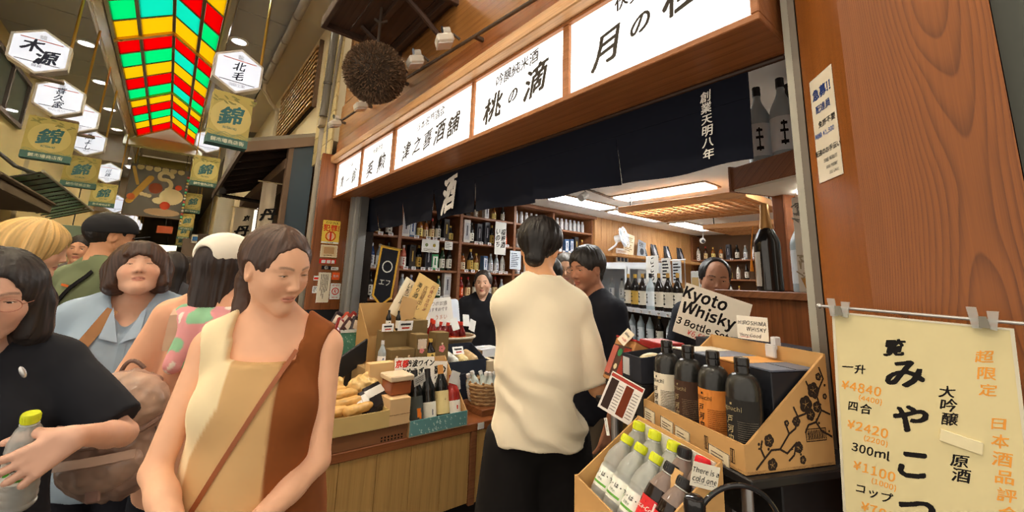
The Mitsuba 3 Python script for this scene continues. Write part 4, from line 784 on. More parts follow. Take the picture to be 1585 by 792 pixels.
        if g.get('eyes', True):
            gz = unit(g.get('gaze', (0, 1, -0.1))); m = trimesh.creation.uv_sphere(0.0126, count=[24, 24]); d = m.vertices @ gz / 0.0126
            col = np.where((d > 0.955)[:, None], lin(12, 10, 10), np.where((d > 0.86)[:, None], lin(46, 28, 20), lin(226, 216, 208)))
            for x in (-1, 1):
                mm = m.copy(); mm.apply_translation((x * 0.031, 0.0690, 0.003)); mm.apply_scale(sc); mm.apply_transform(f.HM)
                part(f.key, 'eye', shape([(mm, col, True)], 'gloss'), f.M)
    def cloth(f, name, s, color, lo, hi, h=0.007, bsdf='fabric', wr=0.006, ws=9.0, seed=0, label=None, colorfn=None):
        if wr:
            z = Sdf(); z.ops = list(s.ops)
            z.add(lambda P: wr * 2 * (meshkit.fbm(np.c_[P[:, 0] * ws, P[:, 1] * ws, P[:, 2] * ws * 0.55], 2, seed) - 0.5), mode='n'); s = z
        def job():
            V, Fc = nets(s, lo, hi, h); return V, Fc, normals_of(V, Fc), np.tile(np.asarray(color, float), (len(V), 1)) if colorfn is None else colorfn(V)
        return later(f.key, name, bsdf, f.M, job, label)
    def hair(f, s, color, lo=(-0.16, -0.2, -0.3), hi=(0.16, 0.16, 0.2), h=0.0042, amp=0.004, fa=26, fz=9, seed=1, streak=0.55, name='hair', label=None):
        """s is built in the head's frame."""
        s.add(strand(amp, fa, fz, seed, np.eye(4)), mode='n')
        def job():
            V, Fc = nets(s, lo, hi, h); return V * f.hs, Fc, normals_of(V, Fc), hair_streaks(V, color, np.eye(4), streak, seed) if np.ndim(color) == 1 else color(V)
        return later(f.key, name, 'hair_gloss', f.M @ f.HM, job, label)
    def sleeve(f, s, sd, frac, o, k=0.03, flare=1.0):
        """Sleeve down to frac of the upper arm (0-1) or on along the forearm (1-2)."""
        E, Wp, _ = f.arms[sd]; S0 = f.S(sd); ra = 0.045 * (0.92 + 0.08 * f.b)
        if frac <= 1: s.cap(S0, S0 + (E - S0) * frac, ra + o, ra + o * flare, k)
        else: s.cap(S0, E, ra + o, ra + o, k); s.cap(E, E + (Wp - E) * (frac - 1), ra + o, ra * 0.85 + o * flare, 0.02)
    def cut_sleeve(f, s, sd, frac):
        E, Wp, _ = f.arms[sd]; S0 = f.S(sd); a, b = (S0, E) if frac <= 1 else (E, Wp); fr = frac if frac <= 1 else frac - 1
        c = a + (b - a) * fr; d = unit(b - a)
        s.add(lambda P: np.maximum(-((P - c) @ d), np.sqrt(((P - c) ** 2).sum(1)) - 0.16), 0.004, 's', c, 0.17)
    def trousers(f, color, o=0.014, top=None, bottom=0.09, leg=(0.088, 0.062), h=0.009, sep=0.09, wr=0.007, name='trousers', skirt=None):
        s = Sdf(); f.torso(s, o); hh = f.h
        for x in (-1, 1): s.cap((x * 0.085, 0, 0.49 * hh), (x * sep, 0.01, 0.27 * hh), leg[0] + o, (leg[0] + leg[1]) / 2 + o, 0.02); s.cap((x * sep, 0.01, 0.27 * hh), (x * sep, 0, bottom), (leg[0] + leg[1]) / 2 + o, leg[1] + o, 0.02)
        s.half((0, 0, top or 0.60 * hh), (0, 0, 1)); s.half((0, 0, bottom), (0, 0, -1)); f.cloth(name, s, color, (-0.3, -0.28, bottom - 0.02), (0.3, 0.3, (top or 0.6 * hh) + 0.02), h, wr=wr, seed=7)
    def shoes(f, color, sep=0.09):
        for x in (-1, 1):
            s = Sdf(); s.cap((x * sep, -0.05, 0.045), (x * (sep + 0.01), 0.15, 0.035), 0.045, 0.040, 0.02); s.half((0, 0, 0.002), (0, 0, -1)); s.cap((x * sep, -0.03, 0.06), (x * sep, -0.03, 0.12), 0.045, 0.04, 0.02)
            f.cloth('shoe', s, color, (x * sep - 0.1, -0.15, -0.01), (x * sep + 0.1, 0.24, 0.17), 0.008, 'satin', 0)
def hair_cap(c=(0, -0.020, 0.036), r=(0.085, 0.103, 0.094), face=(0, 0.108, -0.026), fr=(0.070, 0.078, 0.092), low=-0.04, k=0.012):
    s = Sdf(); s.ell(c, r, 0.02); s.ell(face, fr, k, 's'); s.half((0, 0.0, low), (0, 0.5, -1), 0.015); return s
# ------------------------------------------------------------------ young woman in the panelled sleeveless dress
HAIR_BR = lin(74, 54, 44)
f = Figure('person', 'young woman with tied-back hair in a beige, cream and brown sleeveless dress, looking down', 1.625, (0.252, 1.365, 0), 156, True, 0.90, head=(50, -14, 4), hs=0.95, neck_fwd=0.012)
f.arm(-1, (-0.020, 0.225, 0.905), (-0.8, -0.75, 0), dict(f=(0.72, 0.42, -0.55), n=(0.3, -0.8, -0.4), side=-1, curl=(28, 38, 25), thumb=(30, 10)))
f.arm(1, (0.050, 0.250, 0.925), (0.8, -0.75, 0), dict(f=(-0.80, 0.25, -0.50), n=(-0.2, -0.9, -0.3), side=1, curl=(28, 40, 25), thumb=(30, 10)))
g = dict(female=True, lid=(0, 12), gaze=(-0.15, 0.9, -0.35), hair_color=HAIR_BR, lips=lin(206, 128, 110), brow_s=0.6, jaw=0.86)
f.skin(g, fine=0.0026, coarse=0.0065, zmin=0.75, skin=lin(228, 176, 142), legs=False)
def dress_shape(o=0.014):
    s = Sdf(); f.torso(s, o, 0.05); h = f.h
    s.cap((0, 0.0, 0.62 * h), (0, 0.0, 0.20 * h), 0.138, 0.225, 0.10)
    s.cap((0, -0.03, 0.60 * h), (0, -0.02, 0.35 * h), 0.14, 0.20, 0.08)
    for x in (-1, 1):                                       # armholes and a square neckline
        a, b = f.S(x) + (x * 0.052, 0, 0.03), f.arms[x][0] + (x * 0.03, 0, 0)
        s.cap(f.S(x) + (x * 0.050, 0.0, -0.02), f.S(x) + (x * 0.13, 0, -0.05), 0.074, 0.09, 0.02, 's')
    def neck(P):
        return np.maximum(np.maximum(np.abs(P[:, 0]) - 0.078 - 0.05 * np.clip(P[:, 2] - 1.25, 0, 1), 1.268 + 0.12 * P[:, 0] ** 2 * 8 - P[:, 2]), -P[:, 1] - 0.01)
    s.add(neck, 0.012, 's'); s.add(lambda P: np.maximum(np.abs(P[:, 0]) - 0.088, 1.325 - P[:, 2]), 0.01, 's')
    s.half((0, 0, 0.40), (0, 0, -1)); return s
BEI, CRE, BRO = lin(196, 160, 112), lin(226, 208, 168), lin(128, 72, 36)
def dress_col(V):
    x, z = V[:, 0], V[:, 2]; C = np.tile(BEI, (len(V), 1))
    def over(c, e):
        t = np.clip(e / 0.006 + 0.5, 0, 1)[:, None]; C[:] = C * (1 - t) + np.array(c) * t
    over(CRE, x - (0.062 + 0.45 * np.clip(1.18 - z, 0, 0.12) + 0.12 * np.clip(1.06 - z, 0, 1)))
    over(BRO, np.minimum(x - 0.20, 1.0 - z)); over(BRO, -0.056 - 0.03 * np.clip(1.1 - z, 0, 0.3) - x)
    return C
f.cloth('dress', dress_shape(), BEI, (-0.34, -0.32, 0.39), (0.34, 0.33, 1.40), 0.006, wr=0.008, ws=7, seed=3, colorfn=dress_col)
s = Sdf(); s.ell((0, -0.020, 0.034), (0.084, 0.102, 0.0925), 0.02); s.ell((0.012, 0.118, 0.006), (0.074, 0.082, 0.086), 0.010, 's'); s.ell((0, 0.085, -0.06), (0.10, 0.085, 0.078), 0.012, 's'); s.half((0, 0.0, -0.048), (0, 0.5, -1), 0.015)
s.ell((0.082, -0.006, -0.012), (0.03, 0.022, 0.036), 0.01, 's'); s.ell((-0.082, -0.006, -0.012), (0.03, 0.022, 0.036), 0.01, 's')
s.cap((0, -0.085, -0.01), (0.0, -0.100, -0.06), 0.040, 0.036, 0.03); s.cap((0, -0.100, -0.06), (0.03, -0.075, -0.19), 0.038, 0.024, 0.03)
f.hair(s, HAIR_BR, lo=(-0.12, -0.17, -0.24), hi=(0.12, 0.12, 0.15), h=0.0035, amp=0.0035, fa=10, fz=40, streak=0.7)
# bag strap across the chest and a fine necklace
D = dress_shape(0.018)
def on_front(S0, x, z, y0=0.30):
    y = np.linspace(y0, 0.0, 120); d = S0(np.c_[np.full(120, x), y, np.full(120, z)]); i = np.argmax(d < 0); return np.array([x, y[i], z])
pts = [on_front(D, x, z) for x, z in zip(np.linspace(-0.085, 0.16, 18), np.linspace(1.30, 0.80, 18))]
part(f.key, 'bag_strap', shape(strap(np.array(pts) + (0, 0.003, 0), (0, 1, 0), 0.011, 0.003), 'satin', lin(150, 84, 48)), f.M)
f.trousers(lin(60, 50, 44), top=0.6, h=0.02, name='leg_wear'); f.shoes(lin(60, 44, 36))
# ------------------------------------------------------------------ the crowd in the arcade

# woman in black with glasses and a water bottle
GWRIST, GF = (-0.201, 0.338, 1.120), (0.80, -0.20, -0.56)
f = Figure('person', 'woman in black with glasses holding a water bottle, at the street edge of the crowd', 1.530, (-0.340, 1.735, 0), 186, True, 0.93, head=(4, -8, -2), hs=0.95, neck_fwd=0.03)
f.arm(-1, GWRIST, (-0.7, -0.7, -0.6), dict(f=GF, n=(0.15, -0.95, -0.3), side=-1, curl=(22, 34, 22), thumb=(42, 30), spread=8, sc=0.98))
f.arm(1, (0.20, 0.20, 1.0), (0.8, -0.75, 0), None)
GH = lin(40, 36, 36)
g = dict(female=True, lid=(4, 12), gaze=(0.0, 0.9, -0.3), hair_color=GH, brow_s=0.55, fat=0.003, lips=lin(188, 116, 100))
f.skin(g, 0.0032, 0.008, 0.8, lin(214, 168, 144), legs=False)
s = Sdf(); s.ell((0, -0.020, 0.034), (0.092, 0.108, 0.096), 0.02)
for x in (-1, 1): s.cap((x * 0.060, 0.020, 0.06), (x * 0.088, 0.0, -0.09), 0.024, 0.036, 0.03); s.cap((x * 0.080, -0.03, -0.02), (x * 0.09, -0.02, -0.19), 0.045, 0.030, 0.04)
s.cap((0, -0.08, 0.0), (0, -0.09, -0.18), 0.06, 0.05, 0.04); s.ell((0.0, 0.115, -0.024), (0.062, 0.085, 0.098), 0.012, 's')
f.hair(s, GH, lo=(-0.17, -0.2, -0.26), hi=(0.17, 0.14, 0.16), h=0.0042, amp=0.005, fa=14, fz=10, streak=0.8)
s = Sdf(); f.torso(s, 0.020); f.sleeve(s, -1, 1.0, 0.020, 0.03, 1.25); f.sleeve(s, 1, 1.0, 0.020, 0.03, 1.25); s.cap((0, 0, 0.62 * f.h), (0, 0, 0.47 * f.h), 0.17, 0.19, 0.08)
f.cut_sleeve(s, -1, 0.88); f.cut_sleeve(s, 1, 0.88); s.cap((0, 0.0, 1.36), (0, 0.06, 1.26), 0.075, 0.03, 0.01, 's'); s.half((0, 0, 0.62), (0, 0, -1))
f.cloth('blouse', s, lin(30, 32, 38), (-0.42, -0.32, 0.6), (0.42, 0.36, 1.42), 0.0075, wr=0.010, ws=8)
f.trousers(lin(30, 30, 34), top=0.70, h=0.012); f.shoes(BLK)
gl = [tube(np.c_[x * 0.031 + 0.0245 * np.cos(np.linspace(0, 6.283, 25)), np.full(25, 0.0965), -0.002 + 0.0165 * np.sin(np.linspace(0, 6.283, 25))], 0.0012, 6, False) for x in (-1, 1)]
gl += [tube([(-0.007, 0.0965, 0.001), (0, 0.099, 0.003), (0.007, 0.0965, 0.001)], 0.0011, 6)] + [tube([(x * 0.055, 0.0955, 0.002), (x * 0.074, 0.06, 0.004), (x * 0.080, -0.01, 0.004)], 0.0012, 6) for x in (-1, 1)]
part(f.key, 'glasses', shape([xf(m, np.diag([f.hs] * 3 + [1])) for m in gl], 'metal', lin(190, 130, 110)), f.M @ f.HM)
part(f.key, 'brooch', shape(ball((0, 0, 0), 1.0, 2).apply_transform(np.diag([0.006, 0.004, 0.016, 1])), 'metal', lin(220, 220, 220)), f.M @ TR(-0.085, 0.125, 1.235, ry=25))
GW = f                                                    # her bottle is placed with the other bottles

# woman in the blue-grey shirt with a brown bob
BOB = lin(66, 46, 36)
f = Figure('person', 'woman with a brown bob in a light blue-grey shirt and tan bag strap', 1.615, (-0.09, 2.50, 0), 174, True, 1.30, head=(8, 17, 4), hs=1.0, neck_fwd=0.02)
f.arm(-1, (-0.22, 0.10, 0.80), (-0.6, -0.9, 0), None); f.arm(1, (0.22, 0.10, 0.80), (0.6, -0.9, 0), None)
g = dict(female=True, lid=(-8, 16), gaze=(0, 0.9, -0.5), hair_color=BOB, brow_s=0.45, fat=0.005, nose=1.15, lips=lin(176, 104, 88), jaw=1.08)
f.skin(g, 0.0034, 0.009, 0.9, lin(214, 166, 138), legs=False)
s = Sdf(); s.ell((0, -0.016, 0.034), (0.094, 0.108, 0.094), 0.02)
for x in (-1, 1): s.cap((x * 0.066, 0.035, 0.04), (x * 0.083, 0.020, -0.065), 0.026, 0.024, 0.03); s.cap((x * 0.074, -0.03, 0.0), (x * 0.078, -0.03, -0.065), 0.050, 0.038, 0.04)
s.cap((0, -0.07, 0.0), (0, -0.07, -0.06), 0.07, 0.05, 0.04); s.ell((0, 0.120, -0.040), (0.058, 0.080, 0.088), 0.010, 's')
for x0, x1 in ((-0.05, -0.03), (-0.02, -0.01), (0.015, 0.02), (0.045, 0.05)): s.cap((x0 * 0.6, 0.075, 0.085), (x1, 0.092, 0.040), 0.014, 0.007, 0.016)
f.hair(s, BOB, h=0.004, amp=0.004, fa=14, fz=8, streak=0.8)
s = Sdf(); f.torso(s, 0.024); f.sleeve(s, -1, 1.4, 0.026); f.sleeve(s, 1, 1.4, 0.026); s.cap((0, 0, 0.62 * f.h), (0, 0, 0.45 * f.h), 0.19, 0.21, 0.08)
s.cap((0, 0.0, 1.40), (0, 0.055, 1.325), 0.085, 0.062, 0.01, 's'); s.cap((0, 0.10, 1.32), (0, 0.20, 1.215), 0.040, 0.012, 0.006, 's'); s.half((0, 0, 0.64), (0, 0, -1))
BLU = lin(150, 168, 184)
f.cloth('shirt', s, BLU, (-0.42, -0.34, 0.62), (0.42, 0.36, 1.42), 0.0075, wr=0.009, ws=8, seed=5)
SH = s
pts = [on_front(SH, x, z, 0.34) for x, z in zip(np.linspace(0.045, 0.165, 12), np.linspace(1.33, 1.06, 12))]
part(f.key, 'bag_strap', shape(strap(np.array(pts) + (0, 0.012, 0), (0, 1, 0), 0.040, 0.004), 'satin', lin(150, 104, 60)), f.M)
part(f.key, 'buckle', shape([cbox((0, 0, 0), (0.05, 0.008, 0.022), 0.003), tube([(0, 0.004, -0.01), (0, 0.004, -0.06)], 0.006)], 'metal', lin(150, 140, 130)), f.M @ TR(*(np.array(pts[-1]) + (0, 0.018, 0))))
pts = [on_front(SH, -0.012, z, 0.34) for z in np.linspace(1.20, 0.80, 14)]
part(f.key, 'placket', shape(strap(np.array(pts) + (0, 0.004, 0), (0, 1, 0), 0.022, 0.003), 'fabric', lin(142, 160, 176)), f.M)
for x, z0, z1, x1 in ((0.030, 1.330, 1.225, 0.052), (-0.040, 1.330, 1.225, -0.050)):
    a, b, c = on_front(SH, x * 1.5, z0, 0.34), on_front(SH, x1 * 1.2, z1, 0.34), on_front(SH, 0.004 * np.sign(x), z1 - 0.02, 0.34)
    part(f.key, 'lapel', shape(trimesh.convex.convex_hull(np.array([a + (0, .008, 0), b + (0, .012, 0), c + (0, .012, 0), a + (0, .013, 0.01), b + (0, .017, 0), c + (0, .016, 0)])), 'fabric', lin(158, 176, 194)), f.M)
f.trousers(lin(44, 44, 52), top=0.72, h=0.012); f.shoes(BLK)

# woman with the white cap, pink scarf and backpack, seen from behind
DK = lin(44, 32, 28)
f = Figure('person', 'woman in a white cap seen from behind, pink scarf and peach top under a backpack', 1.640, (0.180, 2.12, 0), -26, True, 0.92, head=(-22, 0, 2), hs=0.95)
f.arm(-1, (-0.25, 0.05, 0.80), (-0.6, -0.9, 0), None); f.arm(1, (0.25, 0.05, 0.80), (0.6, -0.9, 0), None)
f.skin(dict(female=True, hair_color=DK, eyes=False), 0.0045, 0.010, 0.9, SKIN_F, legs=False)
s = Sdf(); s.ell((0, -0.022, 0.030), (0.088, 0.104, 0.090), 0.02); s.cap((0, -0.07, 0.0), (0, -0.085, -0.20), 0.062, 0.050, 0.04)
for x in (-1, 1): s.cap((x * 0.055, -0.04, 0.0), (x * 0.06, -0.06, -0.19), 0.045, 0.032, 0.04)
s.ell((0, 0.115, -0.030), (0.068, 0.090, 0.10), 0.012, 's'); f.hair(s, DK, h=0.0045, amp=0.005, fa=14, fz=6, streak=0.7)
s = Sdf(); s.ell((0, -0.012, 0.045), (0.098, 0.114, 0.086), 0.02); s.half((0, 0, 0.030), (0, 0.10, -1), 0.006)
s.ell((0, -0.125, 0.035), (0.042, 0.045, 0.036), 0.006, 's')
V, Fc = nets(s, (-0.13, -0.16, -0.03), (0.13, 0.14, 0.15), 0.004); CAP = lin(232, 226, 210)
part(f.key, 'cap', shape((trimesh.Trimesh(V, Fc, process=False), CAP, True), 'fabric'), f.M @ f.HM, 'white baseball cap')
part(f.key, 'cap_brim', shape([trimesh.convex.convex_hull(np.array([(0.075 * math.sin(a), 0.07 + (0.095 * math.cos(a)), 0.030 - 0.03 * (1 - math.cos(a)) + dz) for a in np.linspace(-1.5, 1.5, 15) for dz in (0, 0.005)]))], 'fabric', CAP), f.M @ f.HM)
part(f.key, 'cap_strap', shape([strap([(0.05 * math.sin(a), -0.012 - 0.112 * math.cos(a), 0.012) for a in np.linspace(-0.9, 0.9, 9)], [(math.sin(a), -math.cos(a), 0) for a in np.linspace(-0.9, 0.9, 9)], 0.018, 0.004)], 'fabric', CAP), f.M @ f.HM)
s = Sdf(); f.torso(s, 0.018); f.sleeve(s, -1, 0.9, 0.022); f.sleeve(s, 1, 0.9, 0.022); s.cap((0, 0, 0.62 * f.h), (0, 0, 0.45 * f.h), 0.155, 0.17, 0.08); s.half((0, 0, 0.68), (0, 0, -1)); s.cap((0, 0.02, 1.40), (0, 0.02, 1.33), 0.06, 0.05, 0.01, 's')
PEACH = lin(222, 168, 136); f.cloth('top', s, PEACH, (-0.4, -0.3, 0.66), (0.4, 0.3, 1.42), 0.009, wr=0.006); TOP = s
f.trousers(lin(30, 32, 40), top=0.74, h=0.012); f.shoes(BLK)
def on_back(S0, x, z):
    y = np.linspace(-0.34, 0.0, 120); d = S0(np.c_[np.full(120, x), y, np.full(120, z)]); i = np.argmax(d < 0); return np.array([x, y[i], z])
s = Sdf(); s.cap((-0.07, -0.055, 1.325), (0.07, -0.055, 1.325), 0.040, 0.040, 0.03); s.cap((-0.035, -0.10, 1.31), (-0.050, -0.150, 1.16), 0.044, 0.032, 0.03); s.cap((0.045, -0.095, 1.31), (0.035, -0.140, 1.20), 0.04, 0.02, 0.03)
def scarf_col(V):
    n = meshkit.fbm(V * (14, 14, 9), 2, 4); C = np.tile(lin(226, 158, 160), (len(V), 1)); C[n > 0.60] = lin(150, 200, 160); C[n < 0.40] = lin(240, 226, 214); return C
f.cloth('scarf', s, PEACH, (-0.16, -0.24, 1.08), (0.16, 0.02, 1.40), 0.006, wr=0.010, ws=16, colorfn=scarf_col)
# the backpack: body, flap, front pocket, straps
TAUPE = lin(150, 122, 108)
bp = f.key
s = Sdf(); s.ell((0, -0.250, 0.96), (0.165, 0.115, 0.20), 0.02); s.ell((0, -0.24, 0.86), (0.172, 0.12, 0.12), 0.05); s.ell((0.0, -0.21, 1.12), (0.12, 0.08, 0.07), 0.05); s.half((0, -0.145, 1.0), (0, 1, 0.0), 0.02)
BPM = TR(-0.03, -0.01, 0.135, ry=-8, s=0.86)
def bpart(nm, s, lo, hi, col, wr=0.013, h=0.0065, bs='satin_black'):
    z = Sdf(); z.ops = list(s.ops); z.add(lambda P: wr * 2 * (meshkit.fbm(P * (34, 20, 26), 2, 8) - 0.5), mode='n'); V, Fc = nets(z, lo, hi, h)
    part(bk, nm, shape((trimesh.Trimesh(V, Fc, process=False), np.array(col)[None] * (0.72 + 0.56 * meshkit.fbm(V * (34, 20, 26), 2, 8))[:, None], True), bs), f.M @ BPM)  # fold shading put into the colour, driven by the crinkle noise
bk = thing('backpack', 'crinkled taupe backpack with flap worn by the woman in the white cap', 'backpack')
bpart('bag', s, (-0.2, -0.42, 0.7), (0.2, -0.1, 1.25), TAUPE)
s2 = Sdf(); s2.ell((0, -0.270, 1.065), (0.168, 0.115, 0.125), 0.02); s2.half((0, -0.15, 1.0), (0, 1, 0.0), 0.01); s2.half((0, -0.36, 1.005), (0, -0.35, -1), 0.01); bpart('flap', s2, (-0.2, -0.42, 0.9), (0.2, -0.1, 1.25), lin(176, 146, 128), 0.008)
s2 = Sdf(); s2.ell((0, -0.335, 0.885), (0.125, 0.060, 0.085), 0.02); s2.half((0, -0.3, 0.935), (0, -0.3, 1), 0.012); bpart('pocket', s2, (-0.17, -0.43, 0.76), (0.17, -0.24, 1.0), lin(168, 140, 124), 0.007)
part(bk, 'flap_edge', shape(tube(spline([(-0.165, -0.25, 1.03), (-0.12, -0.345, 0.985), (0, -0.39, 0.965), (0.12, -0.345, 0.985), (0.165, -0.25, 1.03)], 30), 0.009, 8), 'satin', lin(126, 98, 86)), f.M @ BPM); part(bk, 'handle', shape(tube(bez((-0.04, -0.17, 1.185), (0, -0.19, 1.26), (0.04, -0.17, 1.185)), 0.008, 8), 'satin', lin(120, 94, 84)), f.M @ BPM); part(bk, 'drawcord', shape([tube(bez((-0.15, -0.30, 0.98), (-0.19, -0.33, 0.90), (-0.16, -0.32, 0.82)), 0.004, 6), tube(bez((0.15, -0.30, 0.98), (0.19, -0.33, 0.92), (0.17, -0.31, 0.84)), 0.004, 6)], 'satin', lin(90, 70, 62)), f.M @ BPM)
part(bk, 'pocket_flap', shape([strap(bez((-0.125, -0.37, 0.915), (0, -0.435, 0.925), (0.125, -0.37, 0.915)), (0, -1, 0.4), 0.03, 0.006)], 'satin', lin(166, 138, 122)), f.M @ BPM)
for x in (-1, 1):
    pts = [on_back(TOP, x * 0.085, z) + (0, -0.012, 0) for z in np.linspace(1.20, 1.33, 8)] + [np.array([x * 0.095, -0.02, 1.385]), np.array([x * 0.10, 0.06, 1.36])]
    nn = [(0, -1, 0.2)] * 8 + [(0, -0.5, 1), (0, 0.4, 1)]
    part(bk, 'shoulder_strap', shape(strap(pts, nn, 0.055, 0.010), 'satin', lin(196, 160, 134)), f.M)
part(bk, 'buckle', shape([cbox((0, -0.372, 0.80), (0.045, 0.01, 0.045), 0.004)], 'satin', lin(150, 120, 110)), f.M @ BPM)

# man in a black cap and olive t-shirt, from behind
f = Figure('person', 'man in a black cap and olive green t-shirt with a black shoulder strap', 1.79, (-0.28, 3.20, 0), -52, False, 1.0, head=(-20, -4, 0), hs=1.02)
f.arm(-1, (-0.27, 0.05, 0.85), (-0.6, -0.9, 0), None); f.arm(1, (0.27, 0.05, 0.85), (0.6, -0.9, 0), None)
f.skin(dict(female=False, hair_color=BLK, eyes=False), 0.004, 0.011, 1.0, lin(206, 150, 112), legs=False)
s = hair_cap(low=-0.055, r=(0.083, 0.101, 0.092), face=(0, 0.09, -0.03)); s.ell((0.085, -0.005, -0.01), (0.03, 0.03, 0.045), 0.01, 's'); s.ell((-0.085, -0.005, -0.01), (0.03, 0.03, 0.045), 0.01, 's'); f.hair(s, lin(30, 26, 24), h=0.005, amp=0.003)
s = Sdf(); s.ell((0, -0.012, 0.040), (0.095, 0.114, 0.088), 0.02); s.half((0, 0, 0.018), (0, 0.12, -1), 0.006); V, Fc = nets(s, (-0.13, -0.16, -0.04), (0.13, 0.14, 0.16), 0.0045)
part(f.key, 'cap', shape((trimesh.Trimesh(V, Fc, process=False), lin(38, 38, 40), True), 'fabric'), f.M @ f.HM, 'black cap')
part(f.key, 'cap_brim', shape([trimesh.convex.convex_hull(np.array([(0.075 * math.sin(a), 0.07 + (0.095 * math.cos(a)), 0.026 - 0.03 * (1 - math.cos(a)) + dz) for a in np.linspace(-1.5, 1.5, 15) for dz in (0, 0.005)]))], 'fabric', lin(38, 38, 40)), f.M @ f.HM)
s = Sdf(); f.torso(s, 0.020); f.sleeve(s, -1, 1.0, 0.026); f.sleeve(s, 1, 1.0, 0.026); s.cap((0, 0, 0.62 * f.h), (0, 0, 0.5 * f.h), 0.16, 0.17, 0.08); s.cap((0, 0.0, 1.53), (0, 0.02, 1.46), 0.07, 0.062, 0.01, 's'); s.half((0, 0, 0.75), (0, 0, -1))
OLV = lin(112, 122, 92); f.cloth('shirt', s, OLV, (-0.42, -0.3, 0.74), (0.42, 0.3, 1.56), 0.010, wr=0.008)
pts = [on_back(s, x, z) + (0, -0.006, 0) for x, z in zip(np.linspace(0.09, -0.17, 14), np.linspace(1.475, 1.10, 14))]
part(f.key, 'bag_strap', shape(strap(pts, (0, -1, 0), 0.022, 0.004), 'fabric', lin(24, 24, 26)), f.M)
part(f.key, 'logo', shape(cbox((0, 0, 0), (0.05, 0.002, 0.012)), 'fabric', lin(226, 120, 60)), f.M @ TR(*(on_back(s, -0.02, 1.40) + (0, -0.003, 0)), ry=8))
f.trousers(lin(40, 40, 46), top=0.85, h=0.014); f.shoes(BLK)

# blonde person
f = Figure('person', 'person with straight blonde hair among the crowd, face turned away', 1.695, (-0.49, 2.80, 0), 300, True, 1.05, head=(-30, -8, 0), hs=1.05)
f.skin(dict(female=True, hair_color=lin(190, 150, 90)), 0.0045, 0.012, 1.1, lin(222, 172, 140), legs=False)
s = Sdf(); s.ell((0, -0.018, 0.030), (0.098, 0.114, 0.100), 0.02); s.cap((0, -0.06, 0.0), (0, -0.085, -0.09), 0.08, 0.055, 0.05)
for x in (-1, 1): s.cap((x * 0.064, 0.02, 0.04), (x * 0.083, 0.0, -0.09), 0.030, 0.026, 0.04)
s.ell((0, 0.130, -0.040), (0.058, 0.080, 0.10), 0.012, 's'); f.hair(s, lin(206, 168, 106), h=0.0045, amp=0.006, fa=12, fz=4, streak=0.6)
s = Sdf(); f.torso(s, 0.02); s.cap((0, 0, 0.62 * f.h), (0, 0, 0.5 * f.h), 0.16, 0.17, 0.08); s.half((0, 0, 0.8), (0, 0, -1)); f.cloth('shirt', s, lin(120, 104, 90), (-0.36, -0.3, 0.8), (0.36, 0.3, 1.56), 0.012); f.trousers(lin(50, 50, 60), top=0.9, h=0.016); f.shoes(BLK)

# faces further back: plain figures of head, hair and top
def extra(label, h, loc, face, female, hair_c, shirt_c, head=(0, 0, 0), style='short', skin=None, hs=1.0, g=None, cap=None):
    f = Figure('person', label, h, loc, face, female, 1.0, head=head, hs=hs, group='people further down the arcade')
    f.skin(dict(female=female, hair_color=hair_c, **(g or {})), 0.005, 0.014, h - 0.55, skin, legs=False)
    s = hair_cap(low=-0.05) if style == 'short' else Sdf()
    if style == 'long':
        s.ell((0, -0.018, 0.032), (0.090, 0.106, 0.094), 0.02); s.cap((0, -0.06, 0.0), (0, -0.08, -0.16), 0.075, 0.06, 0.05)
        for x in (-1, 1): s.cap((x * 0.062, 0.02, 0.04), (x * 0.085, -0.01, -0.14), 0.026, 0.030, 0.04)
        s.ell((0, 0.118, -0.035), (0.062, 0.080, 0.098), 0.012, 's')
    f.hair(s, hair_c, h=0.006, amp=0.004, fa=12)
    s = Sdf(); f.torso(s, 0.022); s.cap((0, 0, 0.62 * h), (0, 0, 0.45 * h), 0.16, 0.17, 0.08); s.half((0, 0, 0.55), (0, 0, -1))
    for x in (-1, 1): s.cap(f.S(x), f.S(x) + (x * 0.07, 0, -0.28), 0.06, 0.055, 0.03); s.cap(f.S(x) + (x * 0.07, 0, -0.28), f.S(x) + (x * 0.06, 0.06, -0.5), 0.055, 0.045, 0.03)
    s.cap((0, 0.0, 0.88 * h), (0, 0.03, 0.838 * h), 0.065, 0.055, 0.01, 's')
    f.cloth('shirt', s, shirt_c, (-0.36, -0.3, 0.53), (0.36, 0.3, 0.90 * h), 0.015, wr=0.006); f.trousers(lin(40, 42, 50), top=0.65, h=0.02); f.shoes(BLK); return f
extra('dark-haired man looking down at the street edge behind the blonde person', 1.71, (-0.74, 3.68, 0), 185, False, lin(40, 32, 28), lin(60, 56, 54), head=(12, -8, 0), hs=1.05)
extra('man with short black hair between the blonde person and the black cap', 1.76, (-0.61, 5.25, 0), 165, False, lin(34, 28, 26), lin(90, 84, 80), head=(10, 0, 0))
extra('person with dark hair in a charcoal top just behind the brown bob', 1.62, (0.02, 3.85, 0), 10, True, lin(38, 32, 30), lin(70, 70, 74), style='long', g=dict(eyes=False))
extra('woman with long dark hair and cream top facing us far down the arcade', 1.63, (0.15, 5.6, 0), 172, True, lin(36, 28, 26), lin(216, 196, 160), style='long')
extra('woman with dark hair seen beside the cream-topped woman', 1.58, (0.22, 4.4, 0), 30, True, lin(60, 46, 38), lin(190, 170, 140), style='long', g=dict(eyes=False))
extra('man in a grey top far down the arcade', 1.70, (-0.30, 6.5, 0), 175, False, lin(30, 26, 24), lin(110, 110, 112))
extra('woman in white far down the arcade', 1.60, (0.30, 7.5, 0), 185, True, lin(50, 38, 30), lin(214, 210, 204), style='long')
extra('man in a dark blue top far down the arcade', 1.74, (-0.85, 8.6, 0), 180, False, lin(30, 26, 24), lin(44, 52, 80))
